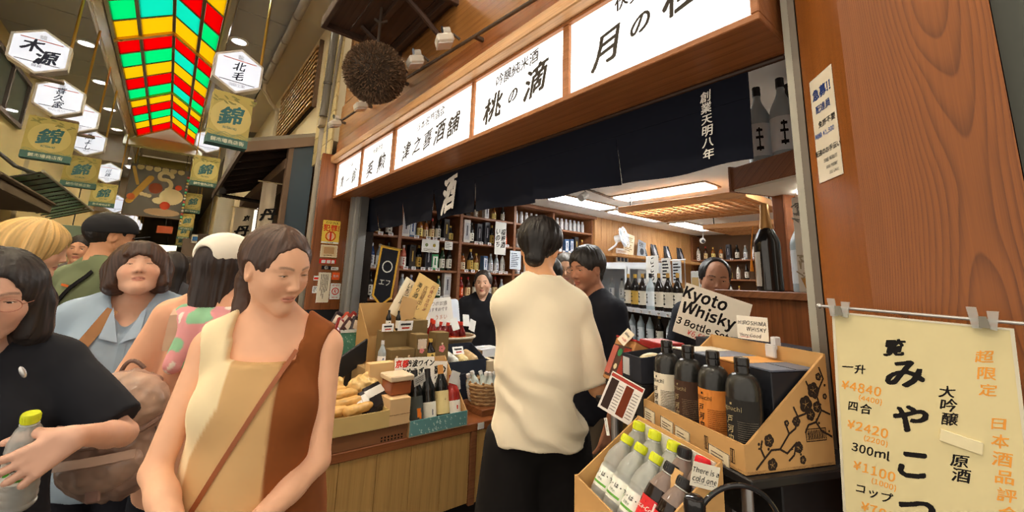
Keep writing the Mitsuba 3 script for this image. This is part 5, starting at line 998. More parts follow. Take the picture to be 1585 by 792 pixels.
extra('woman in a beige top far down the arcade', 1.58, (-0.05, 10.0, 0), 170, True, lin(40, 30, 26), lin(196, 172, 136), style='long')
# ------------------------------------------------------------------ people in and at the shop
# young man in a white t-shirt, from behind
BK = lin(26, 22, 20)
f = Figure('person', 'young man in an oversized white t-shirt and wide black trousers, back to us', 1.755, (1.205, 1.28, 0), -30, False, 0.84, head=(-24, -10, 3), hs=0.97, sw=0.146, neck_fwd=0.02)
f.arm(1, (0.205, 0.17, 1.235), (0.20, -0.5, -0.9), dict(f=(0.1, 0.75, 0.45), n=(-0.9, 0.1, -0.1), side=1, curl=(35, 45, 30), thumb=(40, 30)))
f.arm(-1, (0.0, 0.36, 1.22), (0.05, -0.3, -1.0), dict(f=(0.4, 0.8, 0.1), n=(0.8, -0.3, -0.2), side=-1, curl=(30, 40, 30)))
f.skin(dict(female=False, hair_color=BK, lid=(0, 12), gaze=(0, 0.9, -0.5)), 0.0036, 0.009, 0.85, lin(222, 164, 118), legs=False, hand_h=0.0036)
s = Sdf(); s.ell((0, -0.018, 0.050), (0.096, 0.110, 0.092), 0.02); s.cap((0, -0.06, 0.01), (0, -0.075, -0.055), 0.068, 0.042, 0.03); s.ell((0, 0.130, -0.045), (0.075, 0.085, 0.115), 0.012, 's')
for x in (-1, 1): s.ell((x * 0.088, 0.0, -0.030), (0.03, 0.034, 0.045), 0.012, 's')
s.half((0, 0, -0.085), (0, 0.3, -1), 0.01); f.hair(s, BK, h=0.004, amp=0.006, fa=12, fz=16, streak=0.5)
s = Sdf(); f.torso(s, 0.026, 0.06)
for x in (-1, 1): f.sleeve(s, x, 1.0, 0.014, 0.012, 1.18)
s.cap((0, -0.01, 0.66 * f.h), (0, -0.01, 0.45 * f.h), 0.172, 0.180, 0.08)
for x in (-1, 1): f.cut_sleeve(s, x, 0.97)
s.cap((0, -0.01, 1.56), (0, 0.03, 1.50), 0.074, 0.064, 0.008, 's'); s.half((0, 0, 0.91), (0, 0, -1), 0.004)
def fold(P): return 0.0075 * np.sin(38 * P[:, 2] + 26 * P[:, 0] + 14 * meshkit.fbm(P * 5, 2, 2)) * np.clip((1.35 - P[:, 2]) * 2, 0.15, 1)
s.add(fold, mode='n'); f.cloth('t_shirt', s, lin(232, 220, 192), (-0.46, -0.4, 0.8), (0.46, 0.45, 1.6), 0.0075, wr=0.010, ws=6, seed=2)
part(f.key, 'collar', shape(tube([(0.072 * math.cos(a), -0.012 + 0.066 * math.sin(a) + 0.012, 1.500 - 0.022 * math.sin(a)) for a in np.linspace(0, 6.283, 32)], 0.0085, 8, False), 'fabric', lin(232, 220, 192)), f.M)
s = Sdf(); f.torso(s, 0.02)
for x in (-1, 1): s.cap((x * 0.09, 0, 0.90), (x * 0.12, 0.0, 0.45), 0.115, 0.135, 0.03); s.cap((x * 0.12, 0, 0.45), (x * 0.13, 0, 0.06), 0.135, 0.13, 0.02)
s.half((0, 0, 0.95), (0, 0, 1)); s.half((0, 0, 0.05), (0, 0, -1)); f.cloth('trousers', s, lin(24, 22, 22), (-0.34, -0.3, 0.03), (0.34, 0.3, 0.97), 0.012, wr=0.010, ws=7); f.shoes(lin(40, 38, 36), 0.12)
WM = f
# man in a black polo shirt
f = Figure('person', 'dark-haired man in a black polo shirt and grey trousers beside the white t-shirt', 1.70, (1.865, 1.565, 0), 80, False, 0.92, head=(6, -8, 0), hs=1.0, neck_fwd=0.02, sw=0.165)
f.arm(-1, (-0.205, 0.06, 0.83), (-0.3, -1, 0), dict(f=(0.05, 0.25, -1), n=(0.9, -0.3, 0.1), side=1, curl=(16, 22, 15), thumb=(25, 10)))
f.arm(1, (0.20, 0.28, 1.02), (0.6, -0.8, -0.3), None)
f.skin(dict(female=False, hair_color=BK, lid=(6, 12), nose=1.15, gaze=(0, 0.9, -0.3), stubble=0.12), 0.004, 0.009, 0.7, lin(178, 124, 96), legs=False, hand_h=0.004)
s = Sdf(); s.ell((0, -0.016, 0.042), (0.088, 0.107, 0.094), 0.02); s.cap((0, -0.06, 0.01), (0, -0.075, -0.05), 0.062, 0.038, 0.03); s.ell((0, 0.124, -0.040), (0.075, 0.085, 0.105), 0.012, 's')
for x in (-1, 1): s.ell((x * 0.086, 0.0, -0.030), (0.03, 0.034, 0.045), 0.012, 's')
f.hair(s, lin(34, 30, 28), h=0.0045, amp=0.005, fa=12, fz=16)
s = Sdf(); f.torso(s, 0.018); f.sleeve(s, -1, 1.0, 0.022, 0.03, 1.15); f.sleeve(s, 1, 1.0, 0.022, 0.03, 1.15); s.cap((0, 0, 0.62 * f.h), (0, 0, 0.5 * f.h), 0.15, 0.165, 0.08)
for x in (-1, 1): f.cut_sleeve(s, x, 0.80)
s.cap((0, 0.0, 1.50), (0, 0.05, 1.42), 0.066, 0.03, 0.01, 's'); s.half((0, 0, 0.80), (0, 0, -1)); f.cloth('polo_shirt', s, lin(28, 30, 38), (-0.42, -0.32, 0.78), (0.42, 0.36, 1.5), 0.008, wr=0.008)
part(f.key, 'collar', shape([tube([(0.072 * math.cos(a), 0.005 + 0.070 * math.sin(a), 1.435 - 0.028 * math.sin(a)) for a in np.linspace(2.1, 7.3, 24)], 0.016, 8)], 'fabric', lin(32, 34, 42)), f.M)
f.trousers(lin(92, 84, 72), top=0.86, h=0.010); f.shoes(lin(40, 36, 34))
# smiling man in glasses behind the two customers
f = Figure('person', 'smiling man in glasses and a black shirt with white piping inside the shop', 1.722, (2.40, 2.27, 0), 125, False, 1.0, head=(6, -4, 0), hs=1.02)
f.arm(-1, (-0.22, 0.15, 0.9), None, None); f.arm(1, (0.22, 0.15, 0.9), None, None)
f.skin(dict(female=False, hair_color=lin(70, 66, 62), smile=1.0, lid=(6, 10), mouth=lin(226, 214, 206), fat=0.003), 0.0038, 0.012, 0.9, lin(214, 166, 132), legs=False)
s = hair_cap(low=-0.03, face=(0, 0.100, -0.030), fr=(0.072, 0.078, 0.100)); f.hair(s, lin(84, 78, 72), h=0.005, amp=0.003)
gl = [tube(np.c_[x * 0.031 + 0.023 * np.cos(np.linspace(0, 6.283, 25)), np.full(25, 0.0955), 0.0 + 0.018 * np.sin(np.linspace(0, 6.283, 25))], 0.0016, 6, False) for x in (-1, 1)] + [tube([(x * 0.054, 0.0955, 0.004), (x * 0.076, 0.05, 0.006), (x * 0.081, -0.01, 0.004)], 0.0014, 6) for x in (-1, 1)] + [tube([(-0.008, 0.0955, 0.003), (0.008, 0.0955, 0.003)], 0.0014, 6)]
part(f.key, 'glasses', shape(gl, 'satin', lin(50, 46, 44)), f.M @ f.HM)
s = Sdf(); f.torso(s, 0.022); f.sleeve(s, -1, 1.5, 0.02); f.sleeve(s, 1, 1.5, 0.02); s.cap((0, 0, 0.62 * f.h), (0, 0, 0.5 * f.h), 0.15, 0.165, 0.08); s.cap((0, 0.02, 1.50), (0, 0.07, 1.40), 0.064, 0.03, 0.01, 's'); s.half((0, 0, 0.78), (0, 0, -1)); f.cloth('shirt', s, lin(30, 30, 34), (-0.4, -0.3, 0.76), (0.4, 0.3, 1.5), 0.011)
part(f.key, 'piping', shape([strap([on_front(s, x, z) + (0, 0.003, 0) for x, z in zip(np.linspace(x0, x0 * 0.7, 6), np.linspace(1.40, 1.24, 6))], (0, 1, 0), 0.006, 0.003) for x0 in (0.055, 0.078)], 'fabric', C_WHITE), f.M); f.trousers(lin(40, 40, 44), top=0.85, h=0.014); f.shoes(BLK)
# clerk in a black t-shirt by the shelves
f = Figure('person', 'woman clerk in a black t-shirt standing in front of the bottle shelves', 1.585, (2.37, 3.34, 0), 150, True, 1.02, head=(-12, 0, 0), hs=0.98)
f.arm(-1, (-0.24, 0.10, 0.78), (-0.6, -0.9, 0), None); f.arm(1, (0.24, 0.10, 0.78), (0.6, -0.9, 0), None)
f.skin(dict(female=True, hair_color=lin(60, 48, 44), lips=lin(190, 80, 76)), 0.004, 0.010, 0.75, lin(218, 172, 142), legs=False)
s = hair_cap(low=-0.03, face=(0, 0.10, -0.004), fr=(0.068, 0.078, 0.098)); s.ell((0, -0.10, 0.03), (0.04, 0.035, 0.04), 0.02); f.hair(s, lin(46, 36, 32), h=0.005, amp=0.003)
s = Sdf(); f.torso(s, 0.018); f.sleeve(s, -1, 0.95, 0.022); f.sleeve(s, 1, 0.95, 0.022); s.cap((0, 0, 0.62 * f.h), (0, 0, 0.5 * f.h), 0.14, 0.155, 0.08); s.cap((0, 0.0, 1.40), (0, 0.05, 1.31), 0.064, 0.03, 0.01, 's'); s.half((0, 0, 0.74), (0, 0, -1)); f.cloth('t_shirt', s, lin(26, 26, 30), (-0.4, -0.3, 0.72), (0.4, 0.3, 1.42), 0.010); f.trousers(lin(40, 40, 44), top=0.8, h=0.014); f.shoes(BLK)
# man behind the whisky counter
f = Figure('person', 'balding man in a dark top looking over the Kyoto Whisky sign', 1.675, (2.63, 1.235, 0), 118, False, 1.0, head=(6, -6, -6), hs=1.03)
f.skin(dict(female=False, hair_color=BK, lid=(4, 10), nose=1.1, brow_s=0.8), 0.0038, 0.012, 1.0, lin(190, 140, 112), legs=False)
s = hair_cap(low=-0.045, face=(0, 0.082, 0.040), fr=(0.062, 0.078, 0.098)); f.hair(s, lin(28, 24, 24), h=0.0045, amp=0.003)
s = Sdf(); f.torso(s, 0.022); s.cap((0, 0, 0.62 * f.h), (0, 0, 0.5 * f.h), 0.15, 0.165, 0.08)
for x in (-1, 1): s.cap(f.S(x), f.S(x) + (x * 0.08, 0.02, -0.30), 0.062, 0.055, 0.03)
s.half((0, 0, 0.75), (0, 0, -1)); s.cap((0, 0.02, 1.48), (0, 0.05, 1.40), 0.064, 0.05, 0.01, 's'); f.cloth('shirt', s, lin(46, 48, 54), (-0.4, -0.3, 0.73), (0.4, 0.3, 1.5), 0.012); f.trousers(lin(40, 40, 44), top=0.8, h=0.016); f.shoes(BLK)
# customer in a pale blue shirt, half hidden
f = Figure('person', 'customer in a pale blue shirt half hidden behind the white t-shirt', 1.655, (1.93, 1.99, 0), -50, False, 0.82, head=(20, -10, 0), hs=1.0, sw=0.15)
f.arm(-1, (-0.17, 0.12, 0.9), (-0.3, -1, 0), None); f.arm(1, (0.17, 0.2, 0.95), None, None)
f.skin(dict(female=False, hair_color=BK, eyes=False), 0.005, 0.012, 0.9, lin(206, 152, 122), legs=False)
f.hair(hair_cap(low=-0.05), BK, h=0.006); s = Sdf(); f.torso(s, 0.024); f.sleeve(s, -1, 1.0, 0.03); f.sleeve(s, 1, 1.0, 0.03); s.cap((0, 0, 0.62 * f.h), (0, 0, 0.5 * f.h), 0.155, 0.17, 0.08); s.half((0, 0, 0.78), (0, 0, -1)); s.cap((0, 0.0, 1.47), (0, 0.02, 1.42), 0.066, 0.06, 0.01, 's')
f.cloth('shirt', s, lin(176, 190, 210), (-0.42, -0.3, 0.76), (0.42, 0.3, 1.5), 0.011); f.trousers(lin(60, 60, 70), top=0.85, h=0.014); f.shoes(BLK)
# ------------------------------------------------------------------ bottles and boxes: kinds, each a kit of parts
def bottle(h, r, neck, shoulder, body, cap, label, capc_h=0.12, bs='gloss', label_at=(0.10, 0.50), label2=None, n=18, mark=None, round_=0.3):
    """kit: bottle body, cap, label band (a curved sheet round the glass)."""
    p = [(0, 0), (r * 0.93, 0), (r, r * 0.10), (r, h * shoulder)]
    for t in np.linspace(0.15, 1, 6): p.append((r + (neck - r) * (3 * t * t - 2 * t ** 3), h * (shoulder + (round_) * t)))
    p += [(neck, h * 0.985), (0, h * 0.985)]
    k = [('glass', shape(lathe(p, n), bs, body, 40))]
    ch = h * capc_h; k.append(('cap', shape(lathe([(neck * 1.16, h - ch), (neck * 1.20, h - ch * 0.95), (neck * 1.16, h), (0, h + 0.001)], 14), 'satin', cap, 40)))
    def band(a, b, c, full=0.62, mk=None):
        ang = np.linspace(-math.pi * full, math.pi * full, 17); rr = r * 1.012
        v = np.array([(rr * math.cos(x), rr * math.sin(x), z) for z in (h * a, h * b) for x in ang]); m = len(ang)
        f = [(i, i + 1, m + i + 1) for i in range(m - 1)] + [(i, m + i + 1, m + i) for i in range(m - 1)]
        parts = [(trimesh.Trimesh(v, f, process=False), c, True)]
        if mk is not None:
            zc, zh = h * (a + b) / 2, h * (b - a)
            for (y0, y1, z0, z1) in mk[1]:
                aa = np.linspace(y0, y1, 5); q = r * 1.02
                v = np.array([(q * math.cos(x), q * math.sin(x), z) for z in (zc + z0 * zh, zc + z1 * zh) for x in aa])
                parts.append((trimesh.Trimesh(v, [(i, i + 1, 5 + i + 1) for i in range(4)] + [(i, 5 + i + 1, 5 + i) for i in range(4)], process=False), mk[0], True))
        return shape(parts, 'print')
    if label is not None: k.append(('label', band(*label_at, label, mk=mark)))
    if label2 is not None: k.append(('neck_label', band(label2[0], label2[1], label2[2], 0.9) if False else shape(lathe([(neck * 1.08, h * label2[0]), (neck * 1.08, h * label2[1])], 14), 'print', label2[2], True)))
    return k
K_ = lin
STROKES = (-0.28, 0.28, -0.32, -0.22), (-0.3, 0.3, 0.02, 0.10), (-0.06, 0.06, -0.36, 0.36), (-0.22, 0.25, 0.24, 0.32)
KIND = {
 'black':   bottle(0.300, 0.039, 0.0135, 0.60, K_(18, 18, 16), K_(24, 22, 22), K_(226, 222, 210), mark=(INK, STROKES)),
 'brown':   bottle(0.290, 0.039, 0.0135, 0.60, K_(60, 30, 14), K_(170, 40, 36), K_(222, 200, 150), mark=(K_(120, 30, 26), STROKES)),
 'gold':    bottle(0.270, 0.042, 0.0140, 0.58, K_(120, 70, 18), K_(196, 160, 70), K_(228, 206, 130), mark=(INK, STROKES)),
 'amber':   bottle(0.255, 0.040, 0.0150, 0.62, K_(134, 74, 24), K_(30, 26, 24), K_(214, 196, 164), mark=(INK, STROKES)),
 'clear':   bottle(0.285, 0.039, 0.0140, 0.58, K_(150, 160, 164), K_(214, 214, 216), K_(236, 236, 236), mark=(K_(40, 60, 110), STROKES)),
 'green':   bottle(0.300, 0.038, 0.0135, 0.58, K_(22, 52, 30), K_(190, 160, 80), K_(232, 228, 214), mark=(INK, STROKES)),
 'blue':    bottle(0.280, 0.038, 0.0135, 0.58, K_(30, 60, 110), K_(210, 210, 216), K_(232, 234, 236), mark=(K_(30, 50, 100), STROKES)),
 'white':   bottle(0.285, 0.039, 0.0135, 0.58, K_(214, 212, 204), K_(40, 40, 44), K_(240, 238, 232), mark=(INK, STROKES)),
 'pink':    bottle(0.280, 0.038, 0.0135, 0.58, K_(200, 112, 90), K_(220, 220, 220), K_(236, 228, 220), mark=(K_(170, 50, 60), STROKES)),
 'red':     bottle(0.285, 0.038, 0.0135, 0.58, K_(120, 20, 18), K_(206, 60, 40), K_(216, 96, 50), mark=(C_WHITE, STROKES)),
 'squat':   bottle(0.215, 0.045, 0.0160, 0.50, K_(24, 20, 20), K_(206, 170, 80), K_(220, 190, 110), mark=(INK, STROKES)),
 'black_gold': bottle(0.300, 0.040, 0.0140, 0.58, K_(16, 16, 18), K_(200, 160, 70), K_(196, 160, 80), mark=(INK, STROKES)),
 'tall_dark': bottle(0.395, 0.051, 0.0150, 0.56, K_(20, 14, 10), K_(180, 140, 70), K_(222, 214, 196), mark=(INK, STROKES)),
 'tall_frost': bottle(0.395, 0.051, 0.0150, 0.56, K_(170, 184, 190), K_(30, 30, 34), K_(226, 232, 236), bs='satin', mark=(INK, STROKES)),
 'white_cup': bottle(0.190, 0.030, 0.0150, 0.66, K_(206, 208, 212), K_(220, 222, 226), None, bs='satin'),
}
KNAME = {'black': 'dark bottle with a cream label', 'brown': 'brown bottle with a red cap', 'gold': 'golden whisky bottle', 'amber': 'amber bottle with a black cap', 'clear': 'clear bottle with a white label', 'green': 'green bottle with a cream label', 'blue': 'blue bottle', 'white': 'white bottle with a black cap', 'pink': 'pinkish bottle', 'red': 'red bottle with an orange label', 'squat': 'squat gold-capped dark bottle', 'black_gold': 'black bottle with a gold label', 'tall_dark': 'tall brown sake bottle', 'tall_frost': 'tall frosted sake bottle', 'white_cup': 'small white bottle'}
def gift_box(w, d, h, body, front=None, mark=INK, lid=None, bs='satin'):
    k = [('carton', shape(box(-d / 2, d / 2, -w / 2, w / 2, 0, h, 0.002), bs, body))]
    if front is not None: k.append(('print', shape([(xf(rect(-w * 0.38, w * 0.38, h * 0.12, h * 0.86), frame((d / 2 + 0.0008, 0, 0), (0, 1, 0), (0, 0, 1), (1, 0, 0))), front, False), (xf(rect(-w * 0.10, w * 0.10, h * 0.3, h * 0.75), frame((d / 2 + 0.0014, 0, 0), (0, 1, 0), (0, 0, 1), (1, 0, 0))), mark, False)], 'print')))
    return k
BOXK = {
 'white_box': gift_box(0.095, 0.09, 0.31, K_(222, 220, 216), K_(190, 190, 196), K_(80, 80, 90)),
 'black_box': gift_box(0.085, 0.085, 0.30, K_(28, 26, 28), K_(60, 52, 44), K_(190, 160, 90)),
 'grey_tube': gift_box(0.085, 0.085, 0.31, K_(58, 58, 64), K_(40, 40, 46), K_(150, 150, 156)),
 'blue_box': gift_box(0.085, 0.08, 0.24, K_(64, 92, 130), K_(200, 206, 214), K_(40, 70, 120)),
 'green_box': gift_box(0.09, 0.08, 0.20, K_(60, 150, 96), K_(230, 236, 226), K_(40, 110, 70)),
 'red_box': gift_box(0.09, 0.08, 0.28, K_(170, 42, 34), K_(230, 190, 150), K_(60, 20, 20)),
}
# price card that stands on a shelf edge
PRICE = [('card', shape(box(-0.001, 0.001, -0.029, 0.029, 0, 0.036), 'print', K_(234, 234, 232))), ('print', shape([(xf(rect(-0.020, 0.020, 0.020, 0.027), frame((0.0016, 0, 0), (0, 1, 0), (0, 0, 1), (1, 0, 0))), K_(60, 60, 64), False), (xf(rect(-0.014, 0.016, 0.007, 0.013), frame((0.0016, 0, 0), (0, 1, 0), (0, 0, 1), (1, 0, 0))), K_(170, 60, 50), False)], 'print'))]
def stand(kind, x, y, z, face, where, group, tilt=0.0, roll=0.0, s=1.0, name='bottle', label=None):
    """A bottle or box of a kind on a surface, its label turned to face (degrees)."""
    kk = KIND.get(kind) or BOXK[kind]
    M = TR(x, y, z, rz=face) @ rotm([0, 1, 0], tilt) @ rotm([1, 0, 0], roll)
    if s != 1.0: M = M @ np.diag([s, s, s, 1])
    return place(kk, name if kind in KIND else 'gift_box', M, label or f'{KNAME.get(kind) or kind.replace("_", " ").replace("tube", "gift carton").replace("box", "gift box")} {where}', 'bottle' if kind in KIND else 'box', group)
# ------------------------------------------------------------------ bottle shelving along the far side wall
SHZ = (1.27, 1.60, 1.965, 2.31)
ORDN = 'first second third fourth fifth sixth seventh eighth ninth tenth eleventh twelfth thirteenth fourteenth fifteenth sixteenth'.split()
k = thing('bottle_shelf', 'brown wooden wall shelving full of bottles behind the woman clerk', 'shelving')
for x in (2.00, 2.81, 3.69, 5.36): part(k, 'upright', shape(box(x - 0.022, x + 0.022, 4.48, 4.85, 0.0, 2.58, 0.003), 'wood_shelf'))
part(k, 'upright', shape(box(4.44, 4.48, 4.49, 4.85, 2.31, 2.55, 0.003), 'wood_shelf'))
for a, b, zs in ((1.66, 1.98, SHZ[:3]), (2.02, 2.79, SHZ), (2.83, 3.67, SHZ), (3.71, 5.34, SHZ)):
    for z in (0.55, 0.92) + tuple(zs): part(k, 'shelf', shape(box(a, b, 4.49, 4.85, z - 0.028, z, 0.003), 'wood_shelf'))
part(k, 'top_board', shape(box(3.67, 5.42, 4.44, 4.86, 2.55, 2.598, 0.003), 'wood_shelf'))
part(k, 'end_panel', shape(box(5.36, 5.44, 4.44, 4.86, 0, 2.55, 0.003), 'wood_panel'))
part(k, 'base', shape(box(1.66, 5.36, 4.50, 4.85, 0.0, 0.5), 'wood_shelf'))
SHELFROWS = [
 (1.70, 1.97, 1.965, 'amber black'), (1.69, 1.96, 1.60, 'blue clear black'), (1.70, 1.97, 1.27, 'black squat amber'),
 (2.06, 2.76, 1.965, 'white_box blue_box gold amber brown black black_box squat'), (2.06, 2.76, 1.60, 'pink black_box black_gold grey_tube green_box green black'), (2.06, 2.76, 1.27, 'clear blue clear green_box green white_box'),
 (2.06, 2.76, 2.31, 'black gold clear amber black_box'),
 (2.88, 3.64, 1.965, 'white_box black grey_tube grey_tube black_gold red_box red'), (2.87, 3.62, 1.60, 'amber black_gold gold blue_box clear clear white'), (2.87, 3.62, 1.27, 'red brown black squat black brown clear'),
 (2.87, 3.62, 2.31, 'black_box black white_box gold black'),
 (3.78, 5.25, 1.965, 'clear gold white black blue green white_box white blue_box blue_box black_box gold'), (3.78, 5.25, 1.60, 'clear white black clear green black blue white clear black'), (3.78, 5.2, 1.27, 'black clear brown black white black clear')]
LEVEL = {1.27: 'low', 1.60: 'middle', 1.965: 'upper', 2.31: 'top'}
SECT = {0: 'narrow section', 1: 'second section', 2: 'third section', 3: 'fourth section'}
rng = np.random.default_rng(21)
for x0, x1, z, row in SHELFROWS:
    row = row.split(); n = len(row); sec = 0 if x0 < 2.0 else 1 if x0 < 2.8 else 2 if x0 < 3.7 else 3
    for i, kd in enumerate(row):
        x = x0 + (x1 - x0) * (i + 0.5) / n
        stand(kd, x, 4.575 + rng.uniform(-0.01, 0.03), z + 0.001, -90 + rng.uniform(-8, 8), f'{ORDN[i]} from left, {LEVEL[z]} board, {SECT[sec]} of shelves', f'bottles and boxes, {LEVEL[z]} board, {SECT[sec]}', s=rng.uniform(0.86, 0.96) if z < 2.3 else 0.72)
        if z < 2.3 and rng.random() < 0.8 and kd != 'white_box': place(PRICE, 'price_card', TR(x + rng.uniform(-0.02, 0.02), 4.487, z - 0.012, rz=-90 + rng.uniform(-6, 6)), f'white price card below the {ORDN[i]} piece, {LEVEL[z]} board, {SECT[sec]} of shelving', 'price card', 'price cards of the wall shelving')
for i in range(15):
    x = 3.80 + 0.098 * i + (0.06 if i > 6 else 0)
    place(KIND['white_cup'], 'bottle', TR(x, 4.60, 2.311, rz=-90), f'small white bottle, {ORDN[i]} in the row on the top board', 'bottle', 'row of small white bottles on the top board')
# papers hung in front of the shelving
def wall_sheet(label, u0, u1, z0, z1, y, ground, items, cat='notice', name='notice', tilt=0):
    return sheet(name, label, cat, u1 - u0, z1 - z0, facing(((u0 + u1) / 2, y, (z0 + z1) / 2), (1, 0, 0)) @ rotm([0, 0, 1], tilt), ground, items)
wall_sheet('white sheet with two small bottle pictures hanging under the upper board', 2.27, 2.50, 1.80, 1.95, 4.465, C_WHITE, [(disk(-0.05, 0.01, 0.02), lin(120, 130, 90)), (disk(0.05, 0.01, 0.02), lin(160, 140, 60)), *lines(-0.09, 0.09, -0.065, -0.03, 3, lin(150, 140, 120), 1)])
wall_sheet('small white note hanging right of the two-picture sheet', 2.58, 2.69, 1.85, 1.95, 4.468, C_WHITE, lines(-0.045, 0.045, -0.04, 0.04, 4, lin(120, 120, 120), 2))
wall_sheet('tall white paper with brush writing hanging in front of the shelves', 3.33, 3.52, 1.84, 2.28, 4.46, lin(222, 222, 218), [(writing('いのち', 0.085, (-0.045, 0.0), vertical=True, rough=0.9), INK), (writing('福寿酒', 0.085, (0.045, 0.0), vertical=True, rough=0.9), INK)])
wall_sheet('pale blue printed notice hanging beside the head of the white t-shirt man', 3.60, 3.80, 1.66, 1.91, 4.46, lin(206, 216, 226), lines(-0.08, 0.08, -0.10, 0.10, 8, lin(90, 100, 120), 3))
# black pennant with gold border by the door post
pen = [(-0.115, 0.30), (0.115, 0.30), (0.115, -0.20), (0.0, -0.30), (-0.115, -0.20)]
k = thing('pennant', 'black pennant with a gold border hanging by the steel door post', 'pennant')
PM = facing((1.72, 4.12, 1.50), unit((1, 0.15, 0))) @ rotm([0, 0, 1], -6)
part(k, 'cloth', shape(prism(pen, 0.004, -0.004), 'fabric', lin(26, 26, 30)), PM)
pp = Polygon(pen); part(k, 'border', shape(flat(pp.difference(pp.buffer(-0.022)), 0.001), 'fabric', lin(196, 150, 56)), PM)
part(k, 'lettering', shape([writing('エフ', 0.07, (0, -0.06)), ringp(0, 0.10, 0.06, 0.012)], 'print', lin(200, 196, 186), False), PM)
part(k, 'rod', shape(tube([(-0.14, 0.30, 0), (0.14, 0.30, 0)], 0.006), 'metal', lin(190, 160, 90)), PM)
part(k, 'stand', shape([tube([(0, 0.30, -0.02), (0, -1.50, -0.02)], 0.010), trimesh.creation.cylinder(0.12, 0.03, sections=24).apply_transform(TR(0, -1.505, -0.02, rx=90))], 'metal', lin(120, 110, 100)), PM)
# ------------------------------------------------------------------ ceiling lamps, lattice, spot
for i, (x, y, lx, ly) in enumerate(((4.30, 3.77, 1.05, 0.28), (4.40, 2.64, 0.30, 1.16), (5.70, 3.88, 1.25, 0.14), (7.32, 3.77, 1.15, 0.28), (4.40, 0.95, 0.30, 1.16), (6.4, 1.6, 1.1, 0.28), (2.45, 2.1, 0.30, 1.3))):  # the last one is added, unseen, to brighten people and counter goods
    k = thing('ceiling_light', ['bright ceiling panel nearest the small white bottles', 'long bright ceiling panel in front of the wooden lattice', 'narrow bright ceiling panel behind the lattice', 'bright ceiling panel furthest back over the shelf with tilted boxes', 'bright ceiling panel hidden by the noren at the near end', 'bright ceiling panel over the middle of the shop', 'added unseen bright ceiling panel just behind the noren'][i], 'lamp', 'shop ceiling panels')
    part(k, 'frame', shape([box(x - lx / 2 - 0.035, x + lx / 2 + 0.035, y - ly / 2 - 0.035, y - ly / 2, 2.585, 2.600), box(x - lx / 2 - 0.035, x + lx / 2 + 0.035, y + ly / 2, y + ly / 2 + 0.035, 2.585, 2.600), box(x - lx / 2 - 0.035, x - lx / 2, y - ly / 2, y + ly / 2, 2.585, 2.600), box(x + lx / 2, x + lx / 2 + 0.035, y - ly / 2, y + ly / 2, 2.585, 2.600)], 'satin', lin(150, 120, 90)))
    part(k, 'diffuser', {**shape(box(x - lx / 2, x + lx / 2, y - ly / 2, y + ly / 2, 2.572, 2.599), 'matte', C_WHITE), **emitter((22, 22, 21), 6.0)})
for j, (xa, xb, ya, yb, z) in enumerate(((4.25, 5.32, 1.65, 3.15, 2.38), (6.3, 7.3, 1.9, 3.1, 2.38))):
    k = thing('wooden_lattice', ['big wooden lattice hung flat below the ceiling, nearer one', 'smaller wooden lattice hung below the ceiling further back'][j], 'lattice')
    part(k, 'frame', shape([box(xa, xa + 0.03, ya, yb, z, z + 0.07, 0.003), box(xb - 0.03, xb, ya, yb, z, z + 0.07, 0.003), box(xa, xb, ya, ya + 0.03, z, z + 0.07, 0.003), box(xa, xb, yb - 0.03, yb, z, z + 0.07, 0.003)], 'wood_lat'))
    sl = shape(box(-0.012, 0.012, ya + 0.03, yb - 0.03, z + 0.01, z + 0.05), 'wood_lat'); sm = shape(box(xa + 0.03, xb - 0.03, -0.012, 0.012, z + 0.012, z + 0.048), 'wood_lat')
    for i in range(9): part(k, 'slat', sl, TR(xa + (xb - xa) * (i + 1) / 10, 0, 0))
    for i in range(13): part(k, 'slat', sm, TR(0, ya + (yb - ya) * (i + 1) / 14, 0))
    for x in (xa + 0.05, xb - 0.05):
        for y in (ya + 0.15, yb - 0.15): part(k, 'hanger', shape(tube([(x, y, z + 0.06), (x, y, 2.6)], 0.008, 6), 'satin', lin(40, 36, 34)))
scene['wood_lat'] = wood(lin(150, 96, 54), lin(200, 146, 92), 1.2, 1, 0.5)
k = thing('track_spotlight', 'small white spotlight clamped to the dark ceiling track', 'lamp')
part(k, 'track', shape(tube([(3.05, 3.05, 2.585), (4.35, 3.28, 2.585)], 0.012, 6), 'satin', lin(60, 58, 56)))
part(k, 'head', shape([xf(trimesh.creation.cylinder(0.045, 0.10, sections=20), TR(3.62, 3.17, 2.49, ry=60))], 'satin', lin(214, 214, 212))); part(k, 'arm', shape([tube([(3.62, 3.17, 2.49), (3.66, 3.17, 2.54), (3.64, 3.17, 2.585)], 0.009)], 'satin', lin(120, 120, 120)))
k = thing('security_camera', 'small white camera under the ceiling by the back-wall bottles', 'camera'); part(k, 'head', shape([ball((8.2, 4.05, 2.42), 0.06, 2), tube([(8.2, 4.05, 2.42), (8.25, 4.05, 2.6)], 0.014)], 'satin', lin(225, 225, 225))); part(k, 'lens', shape(ball((8.155, 4.02, 2.405), 0.03, 2), 'gloss', lin(40, 40, 44)))
k = thing('ceiling_vent', 'beige flat vent in the shop ceiling beside the noren edge', 'vent'); part(k, 'grille', shape(box(3.1, 3.75, 2.05, 2.35, 2.592, 2.60), 'matte', lin(180, 170, 150))); part(k, 'clip', shape(tube([(3.55, 1.90, 2.59), (3.6, 1.82, 2.57), (3.62, 1.75, 2.59)], 0.008), 'satin', lin(50, 46, 44)))
